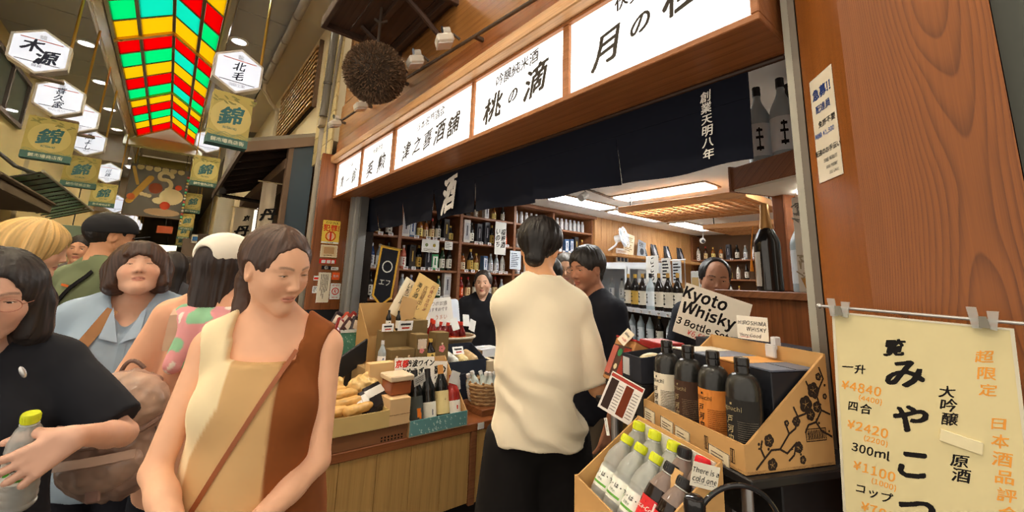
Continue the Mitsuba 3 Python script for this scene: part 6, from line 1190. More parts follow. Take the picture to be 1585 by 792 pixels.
# ------------------------------------------------------------------ high ledge on the panelled wall: tilted boxes, fan, papers
k = thing('wall_ledge', 'narrow wooden ledge on the panelled wall carrying tilted boxes', 'shelf'); part(k, 'board', shape(box(5.5, 8.75, 4.22, 4.47, 1.955, 1.98, 0.003), 'wood_panel')); part(k, 'lip', shape(box(5.5, 8.75, 4.20, 4.22, 1.955, 2.0), 'wood_panel'))
for i, (x, w, h, c) in enumerate(((6.72, 0.22, 0.33, lin(44, 50, 60)), (7.12, 0.19, 0.34, lin(36, 38, 44)), (7.57, 0.19, 0.34, lin(40, 44, 50)), (8.06, 0.19, 0.32, lin(40, 44, 52)))):
    k = thing('presentation_box', f'flat dark box with a pale bottle inset, {ORDN[i]} from the fan on the ledge', 'box', 'tilted boxes on the high ledge')
    M = facing((x, 4.40, 1.985), (1, 0, 0)) @ rotm([1, 0, 0], -14) @ rotm([0, 0, 1], 3)
    part(k, 'case', shape(box(-w / 2, w / 2, 0, h, -0.06, 0, 0.003), 'satin', c), M)
    part(k, 'inset', shape(flat(Polygon([(-0.02, 0.03), (0.05, 0.03), (0.05, h * 0.55), (0.02, h * 0.7), (0.015, h * 0.92), (-0.005, h * 0.92), (-0.01, h * 0.7), (-0.045, h * 0.5)]), 0.001), 'print', lin(170, 176, 184)), M)
def ledge_sheet(label, x, z, w, h, c, items, tilt=0): return sheet('notice', label, 'notice', w, h, facing((x, 4.36, z), (1, 0, 0)) @ rotm([0, 0, 1], tilt), c, items)
ledge_sheet('cream framed certificate right of the fan', 6.18, 2.20, 0.30, 0.36, lin(226, 212, 182), lines(-0.11, 0.11, -0.13, 0.13, 8, lin(150, 130, 100), 4), -8)
ledge_sheet('white leaflet with small bottle pictures below the fan', 5.98, 1.98, 0.34, 0.26, C_WHITE, [(rect(-0.13 + 0.1 * i, -0.06 + 0.1 * i, -0.09, 0.0), lin(80, 90, 110)) for i in range(3)] + lines(-0.13, 0.13, 0.03, 0.10, 3, lin(150, 110, 80), 5))
ledge_sheet('grey leaflet with a black photograph leaning beside the certificate', 6.55, 2.12, 0.24, 0.34, lin(150, 156, 164), [(disk(0.02, -0.02, 0.06), lin(60, 64, 72)), *lines(-0.09, 0.09, 0.06, 0.14, 3, lin(60, 60, 66), 6)], -12)
k = thing('fan', 'white wall fan on the wooden panelling', 'fan'); FM = facing((5.72, 4.12, 2.27), unit((1, 0.35, 0)), unit((0, 0.25, 1)))
part(k, 'cage', shape([tube(np.c_[r * np.cos(np.linspace(0, 6.283, 33)), r * np.sin(np.linspace(0, 6.283, 33)), np.full(33, 0.05 - r * 0.2)], 0.004, 6, False) for r in (0.17, 0.12, 0.07)] + [tube([(0.03 * math.cos(a), 0.03 * math.sin(a), 0.05), (0.17 * math.cos(a), 0.17 * math.sin(a), 0.015)], 0.002, 4) for a in np.linspace(0, 6.283, 25)[:-1]], 'satin', lin(226, 228, 230)), FM); part(k, 'guard', shape(xf(trimesh.creation.cylinder(0.165, 0.006, sections=32), TR(0, 0, -0.03)), 'satin', lin(196, 202, 208)), FM)
part(k, 'blade', shape([trimesh.convex.convex_hull(np.array([(0.02 * math.cos(a), 0.02 * math.sin(a), -0.005), (0.15 * math.cos(a - 0.4), 0.15 * math.sin(a - 0.4), -0.012), (0.15 * math.cos(a + 0.5), 0.15 * math.sin(a + 0.5), 0.010), (0.02 * math.cos(a + 1), 0.02 * math.sin(a + 1), 0.006), (0.1 * math.cos(a), 0.1 * math.sin(a), 0.004)])) for a in (0, 2.09, 4.19)], 'satin', lin(206, 212, 220)), FM)
part(k, 'motor', shape([xf(trimesh.creation.cylinder(0.06, 0.14, sections=20), TR(0, 0, -0.09)), ball((0, 0, 0.05), 0.03, 2)], 'satin', lin(226, 226, 226)), FM); part(k, 'bracket', shape([tube([(0, 0, -0.1), (-0.05, -0.10, -0.16), (-0.05, -0.16, -0.30)], 0.018)], 'satin', lin(220, 220, 220)), FM)
# back wall shelf
k = thing('bottle_shelf', 'dark shelf of bottles on the far back wall', 'shelving')
for z in (1.3, 1.68, 2.06): part(k, 'shelf', shape(box(8.5, 8.81, 3.1, 4.42, z - 0.03, z, 0.003), 'wood_shelf'))
for y in (3.08, 4.44): part(k, 'upright', shape(box(8.5, 8.81, y - 0.02, y + 0.02, 0.0, 2.56, 0.003), 'wood_shelf'))
for z, row in ((2.06, 'white brown gold amber grey_tube black clear white'), (1.68, 'black amber clear black gold white black'), (1.3, 'black clear red black white gold')):
    row = row.split()
    for i, kd in enumerate(row): stand(kd, 8.58, 4.34 - 0.155 * i, z + 0.001, 180, f'{ORDN[i]} from the corner, {"top" if z > 2 else "middle" if z > 1.5 else "lower"} board, back-wall shelf', 'bottles on the back-wall shelf', s=0.95)
for i in range(6): place(PRICE, 'price_card', TR(8.495, 4.3 - 0.22 * i, 2.045, rz=180), f'{ORDN[i]} white price card from the corner on the far back-wall shelf', 'price card', 'price cards of the back-wall shelf')
# ------------------------------------------------------------------ centre display of large sake bottles
A, B = np.array([4.36, 3.10, 0]), np.array([3.98, 2.30, 0]); dx = unit(B - A); nx = np.array([dx[1], -dx[0], 0]); nx = -nx if nx @ (-A) < 0 else nx
nx = unit(nx); ang = math.degrees(math.atan2(nx[1], nx[0]))
LB = np.linalg.norm(B - A)
DM = frame(A, dx, -nx, [0, 0, 1])                          # x along the display, y away from the viewer
if np.linalg.det(DM[:3, :3]) < 0: DM = frame(A, dx, -nx, [0, 0, 1])
k = thing('display_stand', 'white-edged display shelf of tall sake bottles in the middle of the shop', 'display stand')
for z in (0.86, 1.24): part(k, 'shelf', shape(box(-0.25, LB + 0.25, -0.05, 0.32, z - 0.03, z, 0.003), 'satin', lin(200, 204, 208)), DM)
part(k, 'edge', shape(box(-0.25, LB + 0.25, -0.056, -0.05, 1.195, 1.245), 'satin', lin(214, 218, 224)), DM); part(k, 'back', shape(box(-0.25, LB + 0.25, 0.32, 0.35, 0.0, 1.24), 'matte', lin(60, 50, 44)), DM)
for u in (-0.02, 0.72): part(k, 'paper_post', shape(tube([(u, 0.275, 1.24), (u, 0.275, 1.80)], 0.006, 6), 'metal', lin(190, 190, 190)), DM)
part(k, 'paper_bar', shape(tube([(-0.04, 0.275, 1.79), (0.74, 0.275, 1.79)], 0.006, 6), 'metal', lin(190, 190, 190)), DM)
part(k, 'side', shape(box(-0.27, -0.25, -0.05, 0.35, 0, 1.24), 'matte', lin(70, 58, 48)), DM); part(k, 'side', shape(box(LB + 0.25, LB + 0.27, -0.05, 0.35, 0, 1.24), 'matte', lin(70, 58, 48)), DM)
def on_disp(u, v, z): p = DM @ np.array([u, v, z, 1]); return p[:3]
row = 'tall_dark black_gold tall_dark tall_frost tall_dark tall_dark tall_dark'.split()
for i, kd in enumerate(row):
    p = on_disp(-0.10 + 0.165 * i, 0.06, 1.241); stand(kd, *p, ang, f'{ORDN[i]} from the left on the white-edged middle display', 'tall bottles on the middle display', s=1.0 if kd[0] == 't' else 1.3)
    place(PRICE, 'price_card', frame(on_disp(-0.10 + 0.165 * i, -0.062, 1.20), nx, dx, [0, 0, 1]), f'{ORDN[i]} white price card from the left on the middle display edge', 'price card', 'price cards of the middle display')
for i, kd in enumerate('tall_frost tall_frost tall_frost tall_dark tall_frost tall_dark'.split()):
    p = on_disp(-0.05 + 0.19 * i, 0.08, 0.861); stand(kd, *p, ang, f'{ORDN[i]} from the left on the lower board of the middle display', 'tall bottles on the lower board of the middle display', s=0.84)
# papers and boxes standing behind the tall bottles
def disp_sheet(label, u, z, w, h, c, items): return sheet('notice', label, 'notice', w, h, frame(on_disp(u, 0.26, z), dx if np.cross(dx, [0, 0, 1]) @ nx > 0 else -dx, [0, 0, 1], nx), c, items)
disp_sheet('white paper with large brush writing behind the tall sake bottles', 0.12, 1.70, 0.27, 0.32, C_WHITE, [(writing('こころ', 0.10, vertical=True, rough=0.9), INK)])
disp_sheet('white paper with rows of handwriting behind the tall sake bottles', 0.40, 1.69, 0.17, 0.26, C_WHITE, lines(-0.07, 0.07, -0.11, 0.11, 6, lin(50, 50, 54), 11, thick=0.5))
disp_sheet('narrower white paper with handwriting, right of the other', 0.60, 1.66, 0.16, 0.24, lin(214, 220, 226), lines(-0.065, 0.065, -0.10, 0.10, 6, lin(50, 50, 54), 12, thick=0.5))
for i, (u, w, h, c) in enumerate(((-0.05, 0.12, 0.34, K_(218, 220, 222)), (0.72, 0.22, 0.24, K_(206, 180, 140)), (0.98, 0.14, 0.42, K_(220, 220, 216)))):
    k = thing('carton', ['white carton behind the leftmost tall bottles', 'open tan presentation case behind the tall bottles', 'slim white carton next to the balding man'][i], 'box'); M = frame(on_disp(u, 0.20, 1.241), -nx if False else nx, dx if np.linalg.det(np.c_[nx, dx, [0, 0, 1]]) > 0 else -dx, [0, 0, 1])
    part(k, 'case', shape(box(-0.06, 0.0, -w / 2, w / 2, 0, h, 0.003), 'satin', c), M); part(k, 'panel', shape(box(0.0, 0.002, -w * 0.36, w * 0.36, h * 0.15, h * 0.85), 'print', K_(190, 160, 110) if i != 1 else K_(160, 130, 96)), M)
# refrigerator cases behind the customers
k = thing('glass_refrigerator', 'white framed glass-door refrigerator behind the black polo shirt', 'refrigerator')
RM = frame((4.62, 3.95, 0), unit((0.28, -0.96, 0)), unit((0.96, 0.28, 0)), (0, 0, 1))
part(k, 'cabinet', shape([box(-0.3, 1.0, 0.02, 0.55, 0, 0.9), box(-0.3, 1.0, 0.02, 0.55, 1.74, 1.80), box(-0.3, 1.0, 0.5, 0.55, 0.9, 1.74), box(-0.3, -0.27, 0.02, 0.55, 0.9, 1.74), box(0.97, 1.0, 0.02, 0.55, 0.9, 1.74)], 'satin', lin(206, 212, 218)), RM)
for a, b in ((-0.28, 0.14), (0.15, 0.56), (0.57, 0.98)):
    d = part(k, 'door', shape([box(a, a + 0.03, 0, 0.02, 0.88, 1.76), box(b - 0.03, b, 0, 0.02, 0.88, 1.76), box(a, b, 0, 0.02, 0.88, 0.93), box(a, b, 0, 0.02, 1.71, 1.76)], 'satin', lin(214, 220, 226)), RM)
    part(d, 'pane', shape(box(a + 0.03, b - 0.03, 0.008, 0.012, 0.93, 1.71), 'pane_glass'), RM); part(d, 'handle', shape(box(b - 0.028, b - 0.012, -0.02, 0.0, 1.2, 1.45, 0.004), 'satin', lin(150, 156, 160)), RM)
for i, (u, z) in enumerate([(u, z) for z in (0.92, 1.32) for u in (-0.18, -0.04, 0.25, 0.40, 0.68, 0.84)]):
    p = RM @ np.array([u, 0.25, z, 1]); stand(('clear', 'white', 'black', 'green')[i % 4], *p[:3], -165, f'{ORDN[i]} bottle inside the glass refrigerator', 'bottles in the glass refrigerator', s=0.95)
for z in (0.91, 1.31): part('glass_refrigerator', 'shelf', shape(box(-0.27, 0.97, 0.05, 0.5, z - 0.012, z), 'satin', lin(190, 196, 200)), RM)
# inner counter that the balding man stands behind
k = thing('sales_counter', 'brown wooden sales counter in front of the balding man', 'counter'); part(k, 'body', shape(box(2.18, 2.40, 0.98, 1.75, 0, 0.92, 0.004), 'wood_counter')); part(k, 'top', shape(box(2.15, 2.43, 0.95, 1.78, 0.92, 0.95, 0.004), 'wood_shelf'))
# ------------------------------------------------------------------ low display counter in front of the door
CARD, CARD_D, TANB, TEAL = lin(196, 156, 104), lin(126, 84, 54), lin(112, 92, 58), lin(92, 140, 140)
Y0 = 2.14
k = thing('display_counter', 'low wooden display counter with pale boards and brown top, left of the white t-shirt', 'counter')
part(k, 'top', shape(box(0.56, 2.02, Y0, 3.12, 0.637, 0.682, 0.004), 'wood_red_h2')); scene['wood_red_h2'] = wood(lin(112, 62, 34), lin(158, 98, 58), 1.0, 0, 0.38)
for i in range(5): part(k, 'board', shape(box(0.57 + 0.184 * i, 0.752 + 0.184 * i, Y0 + 0.012, Y0 + 0.03, 0.265, 0.636, 0.002), 'wood_counter'))
for i in range(2): part(k, 'board', shape(box(1.535 + 0.184 * i, 1.717 + 0.184 * i, Y0 + 0.012, Y0 + 0.03, 0.255, 0.636, 0.002), 'wood_counter'))
part(k, 'post', shape(box(1.492, 1.533, Y0 + 0.004, Y0 + 0.04, 0.25, 0.640, 0.003), 'wood_shelf'))
part(k, 'price_tag', shape(box(1.53, 1.575, Y0 - 0.002, Y0, 0.643, 0.678), 'print', C_WHITE))
part(k, 'plinth', shape(box(0.62, 2.0, Y0 + 0.12, 3.1, 0, 0.27), 'matte', lin(30, 26, 24))); part(k, 'side_panel', shape(box(0.57, 0.59, Y0 + 0.03, 3.12, 0.255, 0.637), 'wood_counter')); part(k, 'back_panel', shape(box(0.57, 2.03, 3.10, 3.12, 0.255, 0.637), 'wood_counter'))
def tray(name, label, x0, x1, y0, y1, z0, zf, zb, col, th=0.005, inner=None, cat='box', M=None, front=None):
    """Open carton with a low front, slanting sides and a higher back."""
    k = thing(name, label, cat); M = np.eye(4) if M is None else M; inner = inner or tuple(0.8 * c for c in col)
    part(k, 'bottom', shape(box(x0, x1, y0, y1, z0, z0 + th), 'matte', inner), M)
    part(k, 'front', shape(box(x0, x1, y0, y0 + th, z0, zf), 'matte', front or col), M); part(k, 'back', shape(box(x0, x1, y1 - th, y1, z0, zb), 'matte', col), M)
    for x in (x0, x1 - th):
        m = prism([(y0, z0), (y1, z0), (y1, zb), (y0 + 0.01, zf), (y0, zf)], th)
        part(k, 'side', shape(xf(m, frame((x, 0, 0), (0, 1, 0), (0, 0, 1), (1, 0, 0))), 'matte', col), M)
    return k
def block(name, label, cat, x0, x1, y0, y1, z0, z1, col, bs='matte', items=None, group=None, M=None, bev=0.002):
    k = thing(name, label, cat, group); part(k, 'body', shape(box(x0, x1, y0, y1, z0, z1, bev), bs, col), M)
    if items: part(k, 'print', shape([(m, c, False) for m, c in items], 'print'), (np.eye(4) if M is None else M) @ facing(((x0 + x1) / 2, y0 - 0.0008, (z0 + z1) / 2), (1, 0, 0)))
    return k
def speckle(w, h, n, c, seed, r=(0.003, 0.008)):
    rng = np.random.default_rng(seed); o = []
    for i in range(n):
        x, y, a = rng.uniform(-w / 2, w / 2), rng.uniform(-h / 2, h / 2), rng.uniform(*r)
        g = shapely.Point(x, y).buffer(a, 5).difference(shapely.Point(x + a * 0.5, y + a * 0.3).buffer(a * 0.85, 5)); o.append((flat(g, 0.0004), c))
    return o
block('carton', 'dark brown carton lying on the left end of the display counter', 'box', 0.645, 1.083, Y0 + 0.005, 2.55, 0.683, 0.755, CARD_D, items=[(rect(0.08 + 0.018 * i, 0.088 + 0.018 * i, -0.03 + 0.014 * j, -0.022 + 0.014 * j), lin(30, 24, 20)) for i in range(7) for j in range(2)])
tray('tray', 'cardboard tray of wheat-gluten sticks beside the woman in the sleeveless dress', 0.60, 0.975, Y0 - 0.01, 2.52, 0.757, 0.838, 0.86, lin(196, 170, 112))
rng = np.random.default_rng(5)
def loaf(L, r, seed):
    s = Sdf(); s.cap((-L / 2, 0, 0), (L / 2, 0, 0), r, r * 0.95, 0.01)
    for i in range(4): s.cap((-L / 2 + L * i / 3, 0, r * 0.25), (-L / 2 + L * i / 3 + 0.02, 0, r * 0.3), r * 0.75, None, 0.012)
    s.add(lambda P: 0.004 * (meshkit.fbm(P * 60, 2, seed) - 0.5) * 2, mode='n'); V, Fc = nets(s, (-L / 2 - r - .01, -r - .01, -r - .01), (L / 2 + r + .01, r + .01, r + .012), 0.005)
    C = np.array(lin(208, 164, 96))[None] * (0.75 + 0.5 * meshkit.fbm(V * 40, 2, seed + 3))[:, None]; return shape((trimesh.Trimesh(V, Fc, process=False), C, True), 'satin')
LO = [loaf(0.11, 0.022, i) for i in range(3)]
for i, (x, y, z, a) in enumerate(((0.70, 2.20, 0.845, 12), (0.83, 2.195, 0.848, 20), (0.80, 2.26, 0.868, 14), (0.68, 2.27, 0.860, 5), (0.79, 2.33, 0.892, 12), (0.70, 2.35, 0.885, 20), (0.76, 2.42, 0.895, -10), (0.66, 2.43, 0.90, 8), (0.85, 2.30, 0.855, 30), (0.87, 2.40, 0.87, 35))):
    simple('gluten_stick', f'golden wheat-gluten stick in the cardboard tray, {ORDN[i]} counted from the front of the pile', 'food packet', LO[i % 3], TR(x, y, z, rz=a, rx=i * 40), 'golden sticks in the cardboard tray')
for i, (x, y, z) in enumerate(((0.90, 2.24, 0.852), (0.925, 2.25, 0.868), (0.95, 2.26, 0.884))):
    k = thing('black_packet', f'flat black packet with a white band in the gluten-stick tray, {ORDN[i]} from the front', 'food packet', 'black packets in the tray'); M = TR(x, y, z, rz=12, rx=40, ry=-15)
    part(k, 'wrapper', shape(cbox((0, 0, 0), (0.10, 0.13, 0.016), 0.004), 'gloss', lin(30, 28, 30)), M); part(k, 'band', shape(cbox((0, 0.02, 0), (0.102, 0.05, 0.0175), 0.003), 'satin', C_WHITE), M)
block('wooden_box', 'small pale wooden box at the corner of the counter left of the wine', 'box', 0.972, 1.086, Y0 - 0.01, 2.34, 0.757, 0.885, lin(206, 172, 126), items=[(rect(-0.055, 0.055, -0.014, -0.011), lin(150, 116, 80))])
k = thing('plastic_tub', 'clear-lidded square tub of brown paste on the small wooden box', 'tub')
part(k, 'content', shape(box(0.995, 1.11, 2.18, 2.31, 0.887, 0.955, 0.006), 'satin', lin(140, 78, 44))); part(k, 'lid', shape(box(0.985, 1.12, 2.17, 2.32, 0.956, 0.985, 0.006), 'gloss', lin(206, 186, 156)))
k = thing('sweets_bag', 'clear bag of pale twisted sweets behind the gluten sticks', 'bag'); s = Sdf(); s.ell((0.93, 2.40, 0.90), (0.085, 0.06, 0.055), 0.02); s.cap((0.95, 2.40, 0.95), (1.0, 2.41, 1.0), 0.02, 0.008, 0.03); s.ell((0.82, 2.47, 0.90), (0.03, 0.03, 0.05), 0.02); s.add(lambda P: 0.012 * (meshkit.fbm(P * 45, 2, 1) - 0.5) * 2, mode='n'); V, Fc = nets(s, (0.75, 2.3, 0.8), (1.05, 2.52, 1.04), 0.006)
part(k, 'bag', shape((trimesh.Trimesh(V, Fc, process=False), np.array(lin(218, 184, 122))[None] * (0.7 + 0.6 * meshkit.fbm(V * 50, 2, 2))[:, None], True), 'gloss'))
# wine box
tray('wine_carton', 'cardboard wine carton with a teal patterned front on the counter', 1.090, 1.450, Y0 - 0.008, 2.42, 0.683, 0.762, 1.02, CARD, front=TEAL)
part('wine_carton', 'print', shape([(m, c, False) for m, c in speckle(0.34, 0.07, 40, lin(190, 214, 206), 8)], 'print'), facing((1.27, Y0 - 0.0095, 0.722), (1, 0, 0)))
def wine(label_c, mark, foil, glass=K_(16, 18, 16), h=0.30, lab=(0.16, 0.55)): return bottle(h, 0.039, 0.0145, 0.60, glass, foil, label_c, capc_h=0.20, label_at=lab, mark=mark, n=24)
WB = [(wine(K_(70, 74, 70), (K_(206, 112, 40), ((-0.3, 0.25, -0.40, -0.02), (0.0, 0.34, -0.46, -0.2))), K_(24, 24, 26)), 1.165, 'red wine bottle with a grey label of coloured squares in the teal-fronted carton'), (wine(K_(226, 222, 206), (K_(120, 120, 130), ((-0.08, 0.12, -0.2, 0.1),)), K_(30, 26, 26), lab=(0.10, 0.42)), 1.245, 'dark wine bottle with a plain white label in the teal-fronted carton'),
      (wine(K_(226, 208, 150), (K_(120, 100, 60), ((-0.12, 0.12, 0.10, 0.13), (-0.01, 0.01, 0.0, 0.22))), K_(196, 136, 70), h=0.31), 1.338, 'dark wine bottle with a large yellow label and gold neck'), (wine(K_(232, 226, 214), (K_(190, 50, 40), ((-0.1, 0.1, 0.0, 0.22),)), K_(150, 40, 40), glass=K_(150, 40, 34), h=0.25, lab=(0.08, 0.45)), 1.405, 'small red bottle with a white label at the right end of the wine carton')]
for i, (kk, x, lab) in enumerate(WB): place(kk, 'wine_bottle', TR(x, 2.195 + 0.012 * (i == 2), 0.694, rz=-90) @ rotm([0, 1, 0], -14) , lab, 'bottle', 'wine bottles in the carton')
sheet('handwritten_sign', 'white hand-lettered wine sign in red and black behind the wine bottles', 'sign', 0.26, 0.17, facing((1.205, 2.335, 0.955), unit((1, 0.05, 0)), unit((0, 0.22, 1))) @ rotm([0, 0, 1], -3), lin(226, 220, 206), [(writing('京都', 0.042, (-0.085, 0.052), bold=1.6, rough=0.5), lin(196, 44, 36)), (writing('丹波ワイン', 0.038, (0.035, 0.052), bold=1.2, rough=0.5), INK), (writing('すめらぎ', 0.040, (-0.02, 0.008), bold=1.2, rough=0.6), INK), (writing('さわやかな味です', 0.028, (0.0, -0.038), bold=0.8, rough=0.6), INK)])
sheet('handwritten_sign', 'white hand-lettered card hung at the right side of the wine bottles', 'sign', 0.12, 0.16, facing((1.375, 2.36, 0.92), (1, 0, 0), unit((0, 0.2, 1))) @ rotm([0, 0, 1], -6), lin(224, 218, 204), [(writing('母の', 0.05, (0, 0.03), rough=0.8, bold=1), INK), (writing('くち', 0.05, (0, -0.03), rough=0.8, bold=0.6), INK)])
place([('card', shape(box(-0.036, 0.036, -0.001, 0.001, -0.03, 0.03), 'print', C_WHITE)), ('print', shape([(xf(rect(-0.025, 0.025, 0.0 + 0.012 * i, 0.003 + 0.012 * i), facing((0, -0.0012, 0), (1, 0, 0))), INK, False) for i in (-1, 0, 1)], 'print'))], 'price_card', TR(1.17, 2.21, 0.945, ry=-22, rx=20), 'white price card tied to the neck of the leftmost wine bottle', 'price card')
for i, (x, z) in enumerate(((1.40, 0.93), (1.425, 0.885))): place([('card', shape(box(-0.03, 0.03, -0.001, 0.001, -0.035, 0.035), 'print', C_WHITE))], 'price_card', TR(x, 2.215 + 0.02 * i, z, ry=20 - 30 * i), 'white tag at the small red bottle, %s of two' % ('upper', 'lower')[i], 'price card')
# second tier: plain carton, brown blossom boxes
block('carton', 'pale cardboard carton behind the sweets bag', 'box', 0.945, 1.088, 2.37, 2.435, 0.684, 1.02, lin(206, 172, 122))
block('carton', 'plain carton that carries the brown blossom boxes', 'box', 1.0, 1.50, 2.44, 2.80, 0.684, 0.955, lin(170, 140, 96))
def blossom(cx, cz, r=0.014): return [(disk(cx + r * math.cos(a), cz + r * math.sin(a), r * 0.75), lin(214, 130, 130)) for a in np.linspace(0, 6.283, 6)[:-1]] + [(disk(cx, cz + r * 2.2, r * 0.5, 0.0006), lin(226, 206, 170))]
for i, (x0, x1, y0, z0, z1, lab) in enumerate(((1.10, 1.255, 2.455, 0.956, 1.07, 'wide olive-brown gift box with two blossom clusters, front of its stack'), (1.262, 1.345, 2.46, 0.956, 1.15, 'upright olive-brown gift box with a white seal, middle of the stack'), (1.40, 1.495, 2.46, 0.956, 1.155, 'upright olive-brown gift box at the right end of the stack'), (1.09, 1.25, 2.57, 0.956, 1.165, 'olive-brown gift box behind the wide one'), (1.30, 1.42, 2.62, 0.956, 1.22, 'olive-brown gift box standing highest at the back of the stack'))):
    w, h = x1 - x0, z1 - z0; it = blossom(0, 0.0) if i in (2,) else blossom(-w / 4, -0.015) + blossom(w / 4, -0.015) if i == 0 else [(rect(-0.03, 0.03, 0.01, 0.07), lin(206, 190, 170)), *blossom(0, 0.0, 0.010)] if i == 1 else None
    block('gift_box', lab, 'box', x0, x1, y0, y0 + 0.10, z0, z1, TANB, items=it, group='olive-brown blossom gift boxes')
for i, (x, y, z, kd, lab, s) in enumerate(((1.372, 2.48, 0.956, 'squat', 'small corked bottle between the two upright blossom boxes', 0.75), (1.05, 2.47, 0.956, 'clear', 'clear small bottle with a cork at the left of the blossom boxes', 0.6), (1.10, 2.425, 0.94, 'clear', 'second clear small bottle in front of the blossom boxes', 0.52), (1.13, 2.60, 1.166, 'black', 'small dark bottle standing on the blossom boxes', 0.42), (1.20, 2.61, 1.166, 'black', 'small dark bottle with a white card on the blossom boxes', 0.40))): 
    if i != 2: stand(kd, x, y, z, -90, '', 'small bottles among the blossom boxes', s=s, label=lab)
place(PRICE, 'price_card', TR(1.11, 2.555, 1.167, rz=-90, s=1.3), 'small cream card on top of the blossom boxes', 'price card'); place(PRICE, 'price_card', TR(1.225, 2.555, 1.167, rz=-90, s=1.7, ry=8), 'white card leaning on the small dark bottles', 'price card')
# big open carton standing on its edge and the leaning paper signs
BM = TR(1.06, 2.72, 0.96, rz=14)
tray('carton', 'open brown carton propped up high behind the blossom boxes', 0.0, 0.36, 0.0, 0.14, 0.0, 0.16, 0.36, lin(176, 138, 86), M=BM)
simple('carton_flap', 'brown cardboard flap standing up beside the leaning tan sign', 'cardboard', shape(box(0, 0.13, 0, 0.004, 0, 0.20), 'matte', lin(186, 148, 98)), TR(1.22, 2.70, 1.18, rz=10, ry=14))
sheet('handwritten_sign', 'tan paper sign with columns of vertical handwriting leaning over the boxes', 'sign', 0.20, 0.30, facing((1.455, 2.80, 1.36), unit((1, 0.1, 0)), unit((0.0, 0.1, 1))) @ rotm([0, 0, 1], -26), lin(206, 172, 110), [(writing('丹後の古代米', 0.034, (0.055, 0.02), vertical=True, rough=0.6), lin(120, 50, 40)), (writing('古酒蔵出し', 0.038, (0.0, 0.0), vertical=True, rough=0.6), lin(96, 60, 40)), (writing('濁り酒', 0.040, (-0.055, 0.03), vertical=True, rough=0.6), INK)])
sheet('handwritten_sign', 'cream paper sign with red and black brush writing behind the tan sign', 'sign', 0.18, 0.28, facing((1.36, 2.84, 1.34), unit((1, 0.1, 0)), unit((0, 0.1, 1))) @ rotm([0, 0, 1], -30), lin(226, 214, 184), [(writing('いちご酒', 0.042, (-0.03, 0.03), vertical=True, rough=0.7), INK), (writing('梅酒', 0.042, (0.04, -0.03), vertical=True, rough=0.7), lin(180, 60, 50))])
sheet('handwritten_sign', 'white paper sign with grey handwriting above the red-capped bottles', 'sign', 0.26, 0.22, facing((1.70, 2.98, 1.24), (1, 0, 0), unit((0, 0.25, 1))) @ rotm([0, 0, 1], 4), lin(222, 218, 208), [(writing('なつのお酒', 0.036, (0, 0.065), rough=0.7), lin(120, 110, 100)), (writing('おすすめです', 0.030, (0, 0.02), rough=0.7), lin(110, 100, 96)), (writing('うまい', 0.038, (0.02, -0.04), rough=0.7), lin(170, 120, 90))])
simple('paper_board', 'pale blue rounded card behind the white paper sign', 'card', shape(prism(np.array(sbox(-0.09, -0.11, 0.09, 0.09).buffer(0.03).exterior.coords), 0.003), 'print', lin(214, 222, 232)), facing((1.80, 3.02, 1.22), (1, 0, 0), unit((0, 0.25, 1))))
# round basket of red-capped bottles
k = thing('round_basket', 'round white-rimmed basket holding the red-capped bottles', 'basket'); part(k, 'bowl', shape(xf(lathe([(0.0, 0), (0.15, 0.0), (0.20, 0.10), (0.195, 0.105), (0.145, 0.006), (0, 0.006)], 32), TR(1.78, 2.93, 0.96)), 'matte', lin(150, 130, 100))); part(k, 'rim', shape(tube([(1.78 + 0.2 * math.cos(a), 2.93 + 0.2 * math.sin(a), 1.065) for a in np.linspace(0, 6.283, 40)], 0.010, 8, False), 'satin', lin(206, 196, 170)))
simple('carton', 'carton that carries the round basket', 'box', shape(box(1.605, 2.0, 2.775, 3.10, 0.684, 0.958, 0.003), 'matte', lin(120, 94, 62)))
for i, (x, y, t) in enumerate(((1.69, 2.86, -10), (1.77, 2.84, -4), (1.85, 2.85, 4), (1.67, 2.96, -14), (1.75, 2.98, 0), (1.84, 2.98, 10), (1.90, 2.92, 14))):
    place(KIND['red'], 'bottle', TR(x, y, 0.968, rz=-90) @ rotm([1, 0, 0], t) @ np.diag([0.85, 0.85, 0.72, 1]), f'red-capped orange-banded bottle in the round basket, {ORDN[i % 3] if i < 3 else ORDN[i - 3]} from left, {"front" if i < 3 else "back"} row', 'bottle', 'red-capped bottles in the round basket')
for i, (x, z, a) in enumerate(((1.90, 1.15, 24), (1.74, 1.165, -12), (1.84, 1.19, 6))): place([('tag', shape(box(-0.03, 0.03, -0.001, 0.001, -0.045, 0.045), 'print', C_WHITE))], 'neck_tag', TR(x, 2.79, z, ry=a, rx=-20), f'white neck tag on the red-capped bottles, {("right", "left", "upper")[i]} one', 'tag', 'white tags on the red-capped bottles')
for i, (x, y) in enumerate(((1.52, 2.72), (1.56, 2.82), (1.50, 2.86))): place(KIND['red'], 'bottle', TR(x, y, 0.985 if i else 0.985, rz=-90, s=0.78), 'red-capped bottle left of the round basket, %s' % ('in front', 'behind', 'furthest left')[i], 'bottle', 'red-capped bottles beside the basket')
simple('carton', 'flat carton under the red-capped bottles left of the basket', 'box', shape(box(1.46, 1.60, 2.66, 2.94, 0.958, 0.984, 0.002), 'matte', TANB))
